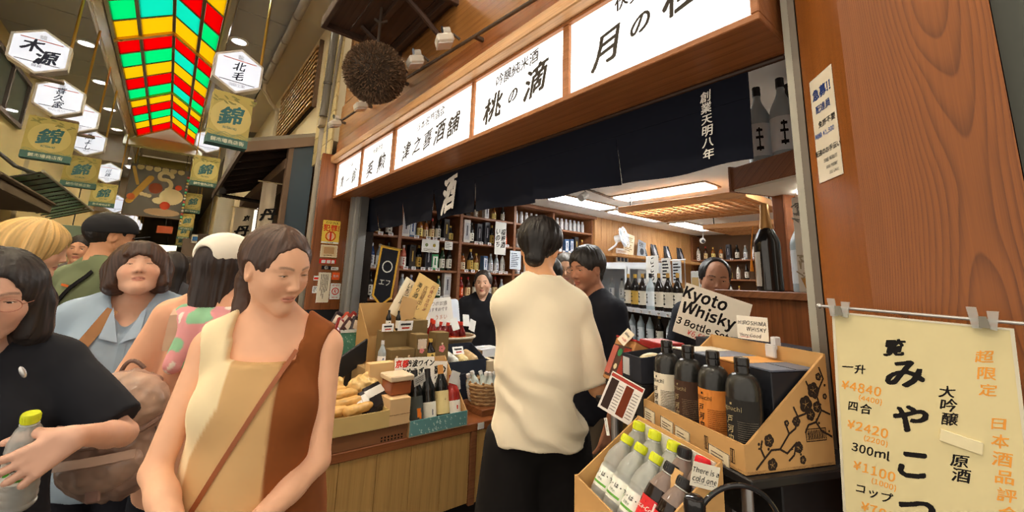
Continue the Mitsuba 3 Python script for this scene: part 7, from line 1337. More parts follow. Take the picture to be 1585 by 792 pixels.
# black gift box with three packed items, stacked on another
block('gift_box', 'closed dark blue-black box under the box of three packed items', 'box', 1.535, 1.83, 2.50, 2.76, 0.684, 0.875, lin(36, 42, 54), bs='satin', items=[(rect(0.075, 0.125, -0.085, -0.03), lin(180, 184, 190)), (rect(-0.147, 0.147, 0.02, 0.022), lin(20, 22, 28))])
tray('gift_box', 'open dark box with three packed items and a white card', 1.53, 1.835, 2.50, 2.70, 0.876, 0.955, 1.04, lin(38, 44, 56))
for i, (x, c) in enumerate(((1.60, K_(206, 206, 196)), (1.68, K_(214, 196, 144)), (1.76, K_(206, 176, 132)))):
    s = Sdf(); s.cap((0, -0.05, 0), (0, 0.05, 0.03), 0.032, 0.026, 0.01); V, Fc = nets(s, (-.05, -.1, -.05), (.05, .1, .08), 0.006); simple('packed_item', ['pale packed item in the open dark box, left one', 'cream packed item in the open dark box, middle one', 'tan packed item in the open dark box, right one'][i], 'food packet', shape((trimesh.Trimesh(V, Fc, process=False), np.array(c)[None] * (0.6 + 0.8 * meshkit.fbm(V * 50, 2, i))[:, None], True), 'gloss'), TR(x, 2.60, 0.945), 'packed items in the open dark box')
place(PRICE, 'price_card', TR(1.66, 2.585, 0.985, rz=-90, s=1.5, ry=-30), 'white card in the open dark box', 'price card')
# woven basket of small clear bottles
k = thing('woven_basket', 'small woven basket of clear bottles beside the white t-shirt', 'basket')
for j in range(6):
    z = 0.735 + 0.022 * j; r = 0.118 + 0.006 * j
    part(k, 'weave', shape(tube([(1.735 + r * 0.95 * math.cos(a), 2.33 + r * 0.8 * math.sin(a), z + 0.004 * math.sin(12 * a + j * 3.14)) for a in np.linspace(0, 6.283, 49)], 0.0125, 6, False), 'matte', lin(168, 136, 96)))
for i in range(16): a = i * 6.283 / 16; part(k, 'stake', shape(tube([(1.735 + 0.112 * math.cos(a), 2.33 + 0.095 * math.sin(a), 0.73), (1.735 + 0.146 * math.cos(a), 2.33 + 0.124 * math.sin(a), 0.865)], 0.008, 5), 'matte', lin(150, 118, 80)))
part(k, 'base', shape(xf(trimesh.creation.cylinder(0.105, 0.012, sections=28), TR(1.735, 2.33, 0.73)), 'matte', lin(140, 110, 76)))
simple('wooden_stand', 'dark wooden stand under the woven basket', 'stand', shape(box(1.60, 1.88, 2.20, 2.46, 0.683, 0.722, 0.003), 'wood_shelf'))
CL = bottle(0.17, 0.026, 0.012, 0.55, K_(190, 200, 196), K_(214, 214, 210), K_(228, 226, 220), label_at=(0.15, 0.5))
for i in range(10):
    a, r = i * 2.4, 0.03 + 0.0085 * i; place(CL, 'bottle', TR(1.735 + r * math.cos(a), 2.33 + r * 0.8 * math.sin(a), 0.745, rz=-90) @ rotm([0, 1, 0], 14 * math.sin(i * 1.7)) @ rotm([1, 0, 0], 18 * math.cos(i * 2.1)), f'small clear bottle leaning in the woven basket, {ORDN[i]} outward from the middle', 'bottle', 'small clear bottles in the woven basket')
# pale flat goods behind the dark box
for i, (x, y, z, w, a) in enumerate(((2.00, 2.56, 0.80, 0.26, 8), (2.12, 2.80, 0.86, 0.20, -6), (2.14, 2.98, 0.92, 0.20, 4))):
    k = thing('display_tray', ['pale wooden tray with dark slots beside the dark gift box', 'pale wooden tray, second step behind the dark gift box', 'white paper-covered tray, furthest behind the dark gift box'][i], 'tray', 'stepped pale trays'); M = TR(x, y, z, rz=a)
    part(k, 'slab', shape(box(-w / 2, w / 2, -0.08, 0.08, 0.684 - z, 0.025, 0.004), 'satin', (lin(196, 172, 130), lin(206, 186, 150), lin(214, 216, 220))[i]), M)
    for j in range(3): part(k, 'slot', shape(box(-0.10 + 0.09 * j, -0.06 + 0.09 * j, -0.05, 0.05, 0.025, 0.028), 'print', lin(40, 36, 34) if i < 2 else C_WHITE), M)
# left end: black box on its side, yellow-labelled bottles, green box of dark packets, cream can
tray('black_tray', 'open black box with yellow-labelled bottles at the left of the counter', 0.66, 0.94, 2.60, 2.80, 0.70, 0.80, 0.86, lin(30, 30, 32)); block('carton', 'carton beneath the open black box', 'box', 0.64, 0.94, 2.57, 2.82, 0.683, 0.699, CARD)
for i in range(3):
    kk = bottle(0.22, 0.030, 0.012, 0.58, K_(30, 26, 24), K_(190, 150, 90), K_(226, 196, 70), label_at=(0.08, 0.5)); place(kk, 'bottle', TR(0.70 + 0.085 * i, 2.64, 0.74, rz=-90) @ rotm([0, 1, 0], -50) @ rotm([1, 0, 0], -20), f'yellow-labelled dark bottle lying in the open black box, {ORDN[i]} from the left', 'bottle', 'yellow-labelled bottles in the black box')
simple('black_box_lid', 'black box lid propped up slanting behind the yellow-labelled bottles', 'lid', shape(box(-0.16, 0.16, -0.01, 0.01, -0.06, 0.06, 0.003), 'satin', lin(32, 34, 38)), TR(0.97, 2.72, 0.99, ry=-28, rz=12))
k = block('carton', 'green patterned box holding dark packets at the back left of the counter', 'box', 0.90, 1.24, 2.955, 3.11, 0.95, 1.13, lin(84, 140, 118), items=speckle(0.33, 0.17, 60, lin(176, 206, 186), 9)); part(k, 'rim', shape([box(0.895, 1.245, 2.95, 2.96, 1.12, 1.14), box(0.895, 1.245, 3.105, 3.115, 1.12, 1.14), box(0.895, 0.905, 2.95, 3.115, 1.12, 1.14), box(1.235, 1.245, 2.95, 3.115, 1.12, 1.14)], 'matte', lin(206, 214, 210)))
simple('carton', 'dark carton beneath the green patterned box', 'box', shape(box(0.89, 1.25, 2.95, 3.115, 0.684, 0.949), 'matte', lin(70, 60, 50)))
rng = np.random.default_rng(9)
for i in range(12):
    c = (K_(120, 40, 36), K_(60, 40, 40), K_(44, 34, 36), K_(150, 60, 44))[i % 4]; M = TR(0.95 + 0.052 * (i % 6), 2.985 + 0.075 * (i // 6), 1.165 + 0.03 * (i // 6), rz=rng.uniform(-20, 20), rx=rng.uniform(-40, -10), ry=rng.uniform(20, 50))
    k = thing('food_packet', f'shiny dark packet in the green patterned box, {ORDN[i % 6]} from left, {"front" if i < 6 else "back"} row', 'food packet', 'packets in the green patterned box'); part(k, 'wrapper', shape(cbox((0, 0, 0), (0.055, 0.03, 0.12), 0.010), 'gloss', c), M); part(k, 'label', shape(box(-0.018, 0.018, -0.0165, -0.0155, -0.03, 0.03), 'print', K_(206, 190, 170)), M)
k = thing('tin_can', 'cream tin can at the back left end of the counter beside the bare shoulder', 'can'); part(k, 'body', shape(xf(lathe([(0, 0), (0.055, 0), (0.058, 0.01), (0.058, 0.15), (0.054, 0.16), (0, 0.16)], 28), TR(0.82, 2.90, 0.98)), 'satin', lin(206, 196, 160))); part(k, 'lid', shape(xf(lathe([(0, 0), (0.06, 0), (0.06, 0.02), (0, 0.022)], 28), TR(0.82, 2.90, 1.135)), 'satin', lin(190, 180, 146)))
simple('carton', 'carton beneath the cream tin can', 'box', shape(box(0.76, 0.875, 2.84, 2.97, 0.684, 0.979), 'matte', CARD_D))
# paper-covered shopping hands: the cup the young man holds
# ------------------------------------------------------------------ whisky stand by the near pillar (turned 22 degrees)
A22 = math.radians(22); E1, E2 = np.array([math.sin(A22), math.cos(A22), 0]), np.array([math.cos(A22), -math.sin(A22), 0])
WP = np.array([1.03, 0.439, 1.104])
def stand_frame(p): return frame(p, E1, E2, (0, 0, -1)) if False else np.array([[E1[0], E2[0], 0, p[0]], [E1[1], E2[1], 0, p[1]], [0, 0, 1, p[2]], [0, 0, 0, 1.0]])
# local axes: x along the front (away from us), y into the shop, z up.  (left-handed mirror avoided by building y to the right)
def wf(p):                                                # right-handed: x = -E1 (towards us), y = E2, z up
    return frame(p, -E1, E2, (0, 0, 1))
M0 = wf(WP)                                               # the near front bottom corner is the origin; the box runs to x = -0.37
KRAFT = lin(190, 148, 94)
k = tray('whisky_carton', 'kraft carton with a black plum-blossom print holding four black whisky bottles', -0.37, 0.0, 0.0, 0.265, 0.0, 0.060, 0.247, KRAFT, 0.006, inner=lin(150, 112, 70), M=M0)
# plum branches on the near side
SM = M0 @ frame((0.0007, 0, 0), (0, 1, 0), (0, 0, 1), (1, 0, 0))
rng = np.random.default_rng(3); pr = []
def branch(pts, w=0.0022):
    L = shapely.LineString(pts).buffer(w, 4); return L
side_poly = Polygon([(0.004, 0.004), (0.262, 0.004), (0.262, 0.238), (0.012, 0.056), (0.004, 0.054)])
br = [branch([(0.03, 0.01), (0.055, 0.03), (0.075, 0.045), (0.10, 0.045), (0.13, 0.075), (0.12, 0.10)]), branch([(0.055, 0.03), (0.045, 0.05), (0.05, 0.065)]), branch([(0.10, 0.045), (0.12, 0.035), (0.15, 0.055), (0.165, 0.04)]), branch([(0.125, 0.02), (0.14, 0.03), (0.15, 0.055)]),
      branch([(0.26, 0.11), (0.235, 0.12), (0.215, 0.095), (0.19, 0.09), (0.18, 0.075)]), branch([(0.235, 0.12), (0.225, 0.15), (0.235, 0.17), (0.25, 0.19)]), branch([(0.25, 0.19), (0.24, 0.215)]), branch([(0.225, 0.15), (0.205, 0.165), (0.195, 0.185)]), branch([(0.262, 0.06), (0.23, 0.075), (0.215, 0.095)]), branch([(0.13, 0.075), (0.15, 0.085), (0.16, 0.11), (0.15, 0.13)]), branch([(0.16, 0.11), (0.185, 0.115), (0.19, 0.13)])]
pr.append(shapely.union_all(br))
for (x, y, r) in ((0.215, 0.165, 0.016), (0.188, 0.135, 0.017), (0.222, 0.128, 0.011), (0.20, 0.112, 0.012), (0.155, 0.10, 0.010), (0.235, 0.195, 0.008), (0.07, 0.065, 0.012), (0.155, 0.045, 0.011), (0.075, 0.015, 0.012), (0.165, 0.018, 0.008), (0.125, 0.098, 0.006), (0.25, 0.15, 0.006)):
    g = shapely.union_all([shapely.Point(x + r * 0.55 * math.cos(a), y + r * 0.55 * math.sin(a)).buffer(r * 0.62, 6) for a in np.linspace(0, 6.283, 6)[:-1]])
    pr.append(g.difference(shapely.union_all([branch([(x, y), (x + r * 0.6 * math.cos(a), y + r * 0.6 * math.sin(a))], 0.0006) for a in np.linspace(0.4, 6.683, 6)[:-1]])))
for i in range(34):
    x, y = rng.uniform(0.02, 0.26), rng.uniform(0.01, 0.22); b = shapely.Point(x, y)
    if shapely.union_all(br).distance(b) < 0.012: pr.append(b.buffer(rng.uniform(0.002, 0.0034), 5))
part(k, 'blossom_print', shape(flat(shapely.union_all(pr).intersection(side_poly)), 'print', lin(52, 42, 34), False), SM)
bars = [sbox(0.185 + 0.0027 * i, 0.058, 0.185 + 0.0027 * i + (0.0016 if i % 3 else 0.0009), 0.078) for i in range(20)]
part(k, 'barcode', shape(flat(shapely.union_all(bars + [sbox(0.180, 0.054, 0.243, 0.082).difference(sbox(0.182, 0.056, 0.241, 0.080))]), 0.0003), 'print', lin(60, 44, 34), False), SM)
FM = M0 @ frame((0, -0.0007, 0), (1, 0, 0), (0, 0, 1), (0, -1, 0))
for x in (-0.115, -0.035): part(k, 'front_mark', shape(flat(sbox(x - 0.005, 0.012, x + 0.007, 0.042).difference(sbox(x - 0.0035, 0.014, x + 0.0055, 0.040)).union(sbox(x - 0.001, 0.014, x + 0.002, 0.040))), 'print', lin(60, 44, 34), False), FM)
for i, (x, z, w, h) in enumerate(((-0.340, 0.018, 0.050, 0.042), (-0.262, 0.014, 0.054, 0.044), (-0.200, 0.008, 0.056, 0.046), (-0.075, 0.004, 0.064, 0.046))):
    sheet('price_card', f'framed cream price card on the whisky carton front, {ORDN[i]} from the far end', 'price card', w, h, FM @ TR(x, z, 0.0012, rz=-3), lin(226, 214, 184), lines(-w * 0.36, w * 0.36, -h * 0.30, h * 0.30, 4, lin(120, 104, 90), 30 + i) + [(rect(-w * 0.2, w * 0.2, -h * 0.32, -h * 0.22), lin(190, 110, 100))], 'price cards on the whisky carton', rim=(lin(70, 52, 40), 0.0012))
# four black bottles
BLKG = lin(34, 34, 32)
prof = [(0, 0), (0.035, 0), (0.0385, 0.004), (0.0385, 0.144)] + [(0.0150 + 0.0235 * math.cos(a), 0.150 + 0.042 * math.sin(a)) for a in np.linspace(0.1, 1.5, 11)] + [(0.0148, 0.194), (0.0145, 0.20), (0, 0.20)]
glass_ = shape(lathe(prof, 32), 'satin_black', BLKG, 50)
cap_ = shape([lathe([(0.0150, 0.195), (0.0168, 0.195), (0.0170, 0.207), (0.0158, 0.209), (0.0168, 0.212), (0.0168, 0.225), (0.0150, 0.228), (0, 0.228)], 24)], 'gloss', lin(20, 20, 20), 40)
def curved(poly, r, lift=0.0): 
    m = flat(poly.segmentize(0.010) if hasattr(poly, 'segmentize') else poly); 
    if len(m.vertices) > 4: m = trimesh.Trimesh(*trimesh.remesh.subdivide_to_size(m.vertices, m.faces, 0.014), process=False)
    v = m.vertices; a = v[:, 0] / r; R = r + lift; m.vertices = np.c_[R * np.sin(a), -R * np.cos(a), v[:, 1]]; return m
WL = [('cream', lin(222, 212, 190), INK, lin(120, 110, 96)), ('brown', lin(70, 50, 40), lin(150, 136, 104), lin(120, 100, 80)), ('orange', lin(206, 128, 60), INK, lin(150, 84, 40)), ('black', lin(44, 42, 40), lin(160, 146, 112), lin(96, 90, 80))]
for i, (nm, lc, tc, sc_) in enumerate(WL):
    kk = thing('whisky_bottle', f'matt black whisky bottle with {"a cream" if nm == "cream" else "a dark brown" if nm == "brown" else "an orange" if nm == "orange" else "a black"} label in the kraft carton', 'bottle', 'four whisky bottles')
    M = M0 @ TR(-0.322 + 0.0925 * i, 0.052, 0.007, rz=27)
    part(kk, 'glass', glass_, M); part(kk, 'cap', cap_, M)
    part(kk, 'label', shape((curved(sbox(-0.046, 0.016, 0.046, 0.138), 0.0389), lc, True), 'print'), M, f'{nm} paper label')
    tx = [(curved(affinity.translate(text_poly('ogouchi', 0.013, rough=0.3), -0.018, 0.116), 0.0389, 0.0014), tc, True), (curved(affinity.translate(text_poly('戸河内', 0.019, vertical=True, gap=1.05, rough=0.8), -0.022, 0.072), 0.0389, 0.0014), tc, True), (curved(sbox(-0.020, 0.125, -0.015, 0.130), 0.0389, 0.0014), tc, True)]
    tx += [(curved(sbox(-0.004, 0.046 + 0.0045 * j, 0.040, 0.0475 + 0.0045 * j), 0.0389, 0.0014), sc_, True) for j in range(11)]
    part(kk, 'lettering', shape(tx, 'print'), M)
# cartons behind the bottles
for i, (c, t, nm) in enumerate(((lin(34, 36, 44), lin(220, 216, 200), 'white-topped'), (lin(34, 36, 44), lin(110, 118, 134), 'grey-topped'), (lin(150, 92, 44), lin(206, 150, 84), 'orange'), (lin(26, 28, 34), lin(92, 100, 116), 'dark blue-black'))):
    kk = thing('whisky_box', f'{nm} whisky box standing behind the black bottles', 'box', 'whisky boxes in the kraft carton'); x = -0.322 + 0.089 * i
    part(kk, 'carton', shape(box(x - 0.042, x + 0.042, 0.105, 0.252, 0.007, 0.206, 0.002), 'satin', c), M0); part(kk, 'lid', shape(box(x - 0.043, x + 0.043, 0.104, 0.253, 0.2065, 0.210), 'satin', t), M0)
    if i == 3: part(kk, 'lid_edge', shape(box(x - 0.043, x + 0.043, 0.18, 0.183, 0.2102, 0.2108), 'satin', lin(40, 44, 52)), M0)
# card on the back edge
cM = M0 @ frame((-0.20, 0.255, 0.285), unit((1, 0.30, 0)), (0, 0, 1), unit((0.30, -1, 0)))
sheet('handwritten_sign', 'small white Hiroshima Whisky card clipped to the back of the kraft carton', 'sign', 0.088, 0.066, cM, lin(228, 222, 208), [(writing('HIROSHIMA', 0.0145, (0, 0.014), rough=0.6), INK), (writing('WHISKY', 0.0145, (0.012, -0.003), rough=0.6), INK), (writing('Very Good', 0.0125, (-0.006, -0.022), rough=0.6), lin(70, 50, 50)), (rect(-0.034, -0.006, -0.0275, -0.0265), lin(200, 60, 50))])
k = thing('clip', 'clear plastic clip holding the Hiroshima Whisky card', 'clip'); part(k, 'jaw', shape([box(-0.14, -0.125, 0.25, 0.275, 0.235, 0.27, 0.003), box(-0.148, -0.118, 0.238, 0.25, 0.215, 0.25, 0.003)], 'gloss', lin(206, 206, 206)), M0)
# Kyoto Whisky board
kc = np.array([1.665, 0.80, 1.385])
kM = facing(kc, unit((0.62, -0.80, 0)), unit((0.0, 0.12, 1))) @ rotm([0, 0, 1], -18)
k = sheet('handwritten_sign', 'large white Kyoto Whisky board behind the kraft carton', 'sign', 0.245, 0.20, kM, lin(230, 222, 204), [(writing('Kyoto', 0.060, (-0.042, 0.058), rough=0.5, bold=1.0), INK), (writing('Whisky', 0.058, (-0.014, 0.0), rough=0.5, bold=1.0), INK), (writing('3 Bottle Set', 0.034, (-0.024, -0.050), rough=0.5, bold=0.8), INK), (writing('¥6,600', 0.026, (-0.03, -0.085), rough=0.5), lin(200, 60, 44))], th=0.004)
M1 = wf(WP + E1 * 0.36 + E2 * 0.36 + np.array([0, 0, 0.0]))
block('gift_box', 'wide dark blue-black box behind the kraft carton under the Kyoto Whisky board', 'box', -0.20, 0.12, 0.0, 0.22, 0.0, 0.215, lin(44, 48, 58), bs='satin', M=M1, items=[(rect(0.06, 0.12, -0.04, 0.04), lin(150, 154, 162))])
# black open box, twin-pack and leaflet board left of the carton
M2 = wf(WP + E1 * 0.380)
tray('gift_box', 'open black gift box with a wrapped bottle left of the kraft carton', -0.105, 0.0, 0.0, 0.20, 0.10, 0.175, 0.195, lin(36, 38, 46), M=M2)
part('gift_box_%03d' % (key_for.used['gift_box'] - 1), 'label', shape(box(-0.098, -0.062, -0.002, -0.0005, 0.112, 0.165), 'print', lin(186, 186, 186)), M2)
simple('wrapped_bottle', 'bottle in cream wrapping inside the open black gift box', 'bottle', shape(ball((0, 0, 0), 1, 3).apply_transform(np.diag([0.032, 0.05, 0.032, 1])), 'satin', lin(206, 190, 150)), M2 @ TR(-0.05, 0.075, 0.150))
simple('gift_box', 'black box beneath the open black gift box', 'box', shape(box(-0.105, 0.0, 0.005, 0.20, 0.0, 0.099, 0.003), 'satin', lin(28, 28, 32)), M2)
k = thing('gift_box', 'reddish-brown twin-bottle gift pack with a window, standing left of the black gift box', 'box'); M3 = wf(WP + E1 * 0.495 + np.array([0, 0, 0.070])) @ rotm([1, 0, 0], -24)
part(k, 'case', shape(box(-0.125, 0.0, 0.0, 0.08, 0.0, 0.15, 0.003), 'satin', lin(172, 120, 72)), M3); part(k, 'window', shape(box(-0.115, -0.010, -0.002, 0.0, 0.012, 0.125), 'gloss', lin(70, 40, 34)), M3)
part(k, 'print', shape([(rect(-0.085, -0.05, 0.02, 0.12), lin(176, 96, 84), False), (rect(-0.01, 0.03, 0.02, 0.12), lin(150, 54, 44), False), (disk(-0.03, 0.10, 0.014), lin(60, 120, 80), False), (disk(-0.03, 0.05, 0.010), lin(206, 196, 160), False)], 'print'), M3 @ frame((-0.035, -0.0028, 0), (1, 0, 0), (0, 0, 1), (0, -1, 0)))
part(k, 'lid', shape(box(-0.127, 0.002, -0.002, 0.082, 0.15, 0.156), 'satin', lin(160, 44, 40)), M3)
sheet('price_card', 'cream handwritten card on the reddish twin-bottle pack', 'price card', 0.065, 0.055, M3 @ frame((-0.05, -0.012, 0.155), (1, 0, 0), unit((0, 0.3, 1)), unit((0, -1, 0.3))) @ rotm([0, 0, 1], -18), lin(226, 214, 190), [(writing('Whisky', 0.012, (0, 0.008), rough=0.5), INK), (writing('¥3,300', 0.011, (0.006, -0.012), rough=0.5), RED)])
simple('gift_box', 'red and black box behind the twin-bottle pack', 'box', shape([(box(-0.13, 0.0, 0.16, 0.26, 0.0, 0.20, 0.003), lin(150, 40, 38)), (box(-0.131, 0.001, 0.159, 0.261, 0.0, 0.06), lin(40, 30, 30))], 'satin'), wf(WP + E1 * 0.495))
simple('carton', 'small dark block under the twin-bottle pack', 'box', shape(box(-0.12, 0.0, 0.01, 0.12, 0.0, 0.066, 0.003), 'satin', lin(40, 34, 32)), wf(WP + E1 * 0.495))
bM = facing((1.115, 0.825, 1.165), unit((0.42, -0.9, 0)), unit((0.16, 0.1, 1))) @ rotm([0, 0, 1], -22)
sheet('leaflet_board', 'white board with two dark bottle photographs hanging below the twin-bottle pack', 'sign', 0.105, 0.115, bM, lin(222, 216, 208), [(rect(-0.046, -0.022, -0.050, 0.040), lin(56, 42, 38)), (rect(0.002, 0.026, -0.050, 0.040), lin(110, 50, 32)), (rect(-0.050, 0.050, 0.044, 0.054), lin(170, 70, 60)), *[(rect(-0.019, -0.002, -0.045 + 0.009 * i, -0.042 + 0.009 * i), lin(150, 144, 140)) for i in range(9)], *[(rect(0.029, 0.046, -0.045 + 0.009 * i, -0.042 + 0.009 * i), lin(150, 144, 140)) for i in range(9)]], th=0.004)
stand('tall_dark', 1.19, 0.80, 0.7045, 200, '', 'bottles under the whisky stand', s=0.93, label='tall brown sake bottle on the low shelf behind the leaflet board')
# the stand itself
k = thing('whisky_stand', 'black metal stand with chrome legs carrying the whisky cartons', 'stand')
part(k, 'shelf', shape(box(-0.66, 0.02, -0.005, 0.62, -0.022, -0.002, 0.003), 'satin', lin(26, 26, 28)), M0)
part(k, 'lower_shelf', shape(box(-0.55, 0.0, 0.02, 0.55, -0.42, -0.40, 0.003), 'satin', lin(30, 30, 32)), M0)
for x in (-0.62, -0.05):
    for y in (0.05, 0.56): part(k, 'leg', shape(tube([(x, y, -1.103), (x, y, -0.02)], 0.013, 12), 'metal', lin(200, 200, 200)), M0)
part(k, 'drawer', shape(box(-0.50, -0.02, 0.12, 0.50, -0.16, -0.024, 0.003), 'satin', lin(24, 24, 26)), M0)
# ------------------------------------------------------------------ carton of drinks in front
WB0 = np.array([0.985, 0.467, 1.135]) - E2 * 0.20 + np.array([0, 0, -0.27])      # near front bottom corner
M5 = wf(WB0)
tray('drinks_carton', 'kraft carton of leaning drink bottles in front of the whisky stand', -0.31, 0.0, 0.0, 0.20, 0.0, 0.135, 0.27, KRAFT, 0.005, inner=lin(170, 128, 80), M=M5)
simple('added_lining', 'crumpled white plastic sheet behind the drink bottles', 'sheet', shape(box(-0.30, -0.01, 0.188, 0.193, 0.05, 0.262), 'satin', lin(206, 204, 190)), M5)  # white sheet added to lighten the bottles in the dark carton
k = thing('drinks_stand', 'narrow black stand under the carton of drinks', 'stand'); part(k, 'top', shape(box(-0.30, -0.02, 0.01, 0.19, -0.02, -0.001), 'satin', lin(30, 30, 32)), M5)
for x in (-0.28, -0.04):
    for y in (0.03, 0.17): part(k, 'leg', shape(tube([(x, y, -WB0[2] + 0.002), (x, y, -0.015)], 0.010, 10), 'satin', lin(40, 40, 42)), M5)
def pet(h, r, cap_c, liquid, fill, lab=None):
    """Clear drink bottle: thin plastic skin, liquid inside, ribs, screw cap, label sleeve."""
    P = [(0, 0), (r * 0.8, 0), (r, 0.008)]
    for i in range(7): z = 0.012 + i * h * 0.085; P += [(r, z), (r * 0.955, z + h * 0.02), (r * 0.955, z + h * 0.03), (r, z + h * 0.05)]
    P += [(r, h * 0.62), (r * 0.93, h * 0.72), (r * 0.66, h * 0.83), (0.0125, h * 0.90), (0.0125, h * 0.965), (0, h * 0.965)]
    if liquid is None: o = [('bottle', shape(lathe(P, 22), 'pet_plastic', (1, 1, 1), 40))]
    else: o = [('bottle', shape([(lathe([(x, z) for x, z in P if z < h * fill] + [(0.02, h * fill)], 22), liquid), (lathe([(x, z) for x, z in P if z >= h * fill - 0.01], 22), lin(120, 104, 96))], 'gloss', liquid, 40))]
    o.append(('cap', shape([lathe([(0.0152, h * 0.905), (0.0158, h * 0.91), (0.0158, h * 0.985), (0.0145, h), (0, h)], 24)] + [xf(box(0.0150, 0.0166, -0.0009, 0.0009, h * 0.92, h * 0.98), rotm([0, 0, 1], 18 * i)) for i in range(20)], 'satin', cap_c, 30)))
    o.append(('neck_ring', shape(lathe([(0.0125, h * 0.885), (0.0165, h * 0.888), (0.0165, h * 0.894), (0.0125, h * 0.897)], 18), 'gloss', lin(214, 220, 216))))
    if lab:
        band = lathe([(r * 1.005, lab[1] * h), (r * 1.005, lab[2] * h)], 28); o.append(('label', shape((band, lab[0], True), 'print' if len(lab) < 5 else 'satin')))
        o.append(('lettering', shape([(curved(affinity.translate(g, 0, (lab[1] + lab[2]) / 2 * h), r * 1.005, 0.0006), c, True) for g, c in lab[3]], 'print')))
    return o
LIME, COLA = lin(206, 214, 40), lin(24, 12, 10)
W_LAB = (lin(228, 230, 220), 0.32, 0.55, [(affinity.translate(text_poly('い・ろ・は・す', 0.0125, rough=0.2, bold=0.6), 0.0, 0.008), lin(60, 60, 56)), (sbox(-0.030, -0.017, 0.030, -0.012), lin(110, 170, 80)), (affinity.translate(text_poly('天然水', 0.007), 0.004, -0.005), lin(90, 110, 90)), (affinity.rotate(affinity.scale(shapely.Point(-0.026, 0.0).buffer(0.006, 4), 1.4, 0.5), 40), lin(96, 190, 70))])
C_LAB = (lin(196, 30, 36), 0.36, 0.60, [(affinity.translate(text_poly('Coca-Cola', 0.012, rough=0.9, bold=0.8), 0.006, 0.004), lin(226, 190, 180)), (sbox(0.024, -0.022, 0.028, 0.022), lin(226, 214, 206)), (affinity.translate(text_poly('ZERO', 0.009, bold=0.6), -0.022, 0.014), lin(40, 16, 16)), (sbox(-0.05, -0.026, 0.05, -0.023), lin(120, 16, 20))], 'gloss')
WATER = pet(0.215, 0.0325, LIME, None, 0.80, W_LAB); COLAK = pet(0.215, 0.0325, lin(30, 30, 32), COLA, 0.76, C_LAB); COLAR = pet(0.215, 0.0325, lin(206, 30, 44), COLA, 0.76, C_LAB)
def drink(kk, x, y, z, lab, grp, lean=31, yaw=0): place(kk, 'drink_bottle', M5 @ TR(x, y, z, rz=yaw) @ rotm([1, 0, 0], -lean), lab, 'bottle', grp)
drink(WATER, -0.268, 0.030, 0.050, 'lime-capped water bottle at the far end of the drinks carton front row', 'water bottles in the drinks carton')
drink(WATER, -0.205, 0.030, 0.050, 'lime-capped water bottle in the middle of the drinks carton front row', 'water bottles in the drinks carton')
drink(WATER, -0.142, 0.030, 0.050, 'clear water bottle with a lime cap nearest the cola, front row', 'water bottles in the drinks carton')
drink(COLAK, -0.088, 0.030, 0.050, 'cola bottle with a black cap beside the nearest water bottle', 'cola bottles in the drinks carton')
drink(COLAK, -0.040, 0.026, 0.040, 'cola bottle with a black cap nearest to us', 'cola bottles in the drinks carton')
for i, (x, kk, lab) in enumerate(((-0.275, WATER, 'water bottle with a lime cap, far end of the back row'), (-0.205, WATER, 'water bottle with a lime cap in the back row above the folded card'), (-0.130, WATER, 'water bottle with a lime cap in the back row beside the black caps'), (-0.092, COLAK, 'cola bottle with a black cap in the back row'), (-0.034, COLAR, 'cola bottle with a bright red cap at the near end of the back row'))):
    place(kk, 'drink_bottle', M5 @ TR(x, 0.128, 0.056) @ rotm([1, 0, 0], -14), lab, 'bottle', 'back row of drink bottles')
simple('folded_card', 'small brown cardboard divider between the cola bottles', 'cardboard', shape(box(-0.02, 0.02, -0.001, 0.001, 0, 0.05), 'matte', CARD), M5 @ TR(-0.065, 0.11, 0.19, rx=-30))
sheet('handwritten_sign', 'white card reading There is a cold one on the drinks carton', 'sign', 0.062, 0.047, M5 @ frame((0.004, 0.150, 0.245), unit((0.15, 1, 0.0)), (0, 0, 1), unit((1, -0.15, 0.0))) @ rotm([0, 0, 1], -14), lin(230, 224, 206), [(writing('There is a', 0.0135, (0, 0.009), rough=0.4), INK), (writing('cold one', 0.0135, (0, -0.007), rough=0.4), INK), *[(rect(-0.024 + 0.006 * i, -0.019 + 0.006 * i, -0.0165 + 0.001 * (i % 2), -0.0157 + 0.001 * (i % 2)), lin(60, 60, 90)) for i in range(8)]])
sheet('price_card', 'white price tag standing at the far end of the drinks carton', 'price card', 0.016, 0.044, M5 @ frame((-0.315, 0.10, 0.245), (1, 0, 0), (0, 0, 1), (0, -1, 0)) @ rotm([0, 0, 1], 20), C_WHITE, [(writing('¥160', 0.008, (0, 0.004), vertical=True), INK)])
k = thing('umbrella', 'black walking-stick handle and knob poking up below the drinks carton', 'umbrella'); UM = np.array([1.00, 0.33, 0.97])
part(k, 'knob', shape(xf(lathe([(0, -0.05), (0.017, -0.05), (0.019, -0.01), (0.017, 0.0), (0.013, 0.003), (0, 0.004)], 24), TR(0.800, 0.434, 1.124)), 'lacquer', lin(24, 24, 26))); part(k, 'shaft', shape(tube([(0.800, 0.434, 1.08), (0.800, 0.434, 0.002)], 0.010, 10), 'gloss', lin(30, 30, 32)))
part(k, 'handle', shape(tube(spline([(0.806, 0.420, 1.118), (0.822, 0.400, 1.143), (0.850, 0.378, 1.152), (0.888, 0.350, 1.137), (0.908, 0.336, 1.105), (0.912, 0.33, 1.03)], 28), 0.0045, 10), 'lacquer', lin(26, 26, 28)))
simple('paper_bag', 'white paper bag with red print below the drinks carton', 'bag', shape([(box(0.0, 0.16, 0.0, 0.10, 0.0, 0.88, 0.006), lin(222, 216, 204)), (box(0.04, 0.09, -0.001, 0.0, 0.80, 0.84), lin(190, 70, 60))], 'matte'), wf(WB0 + E1 * 0.33 - E2 * 0.13 - np.array([0, 0, WB0[2] - 0.001])))
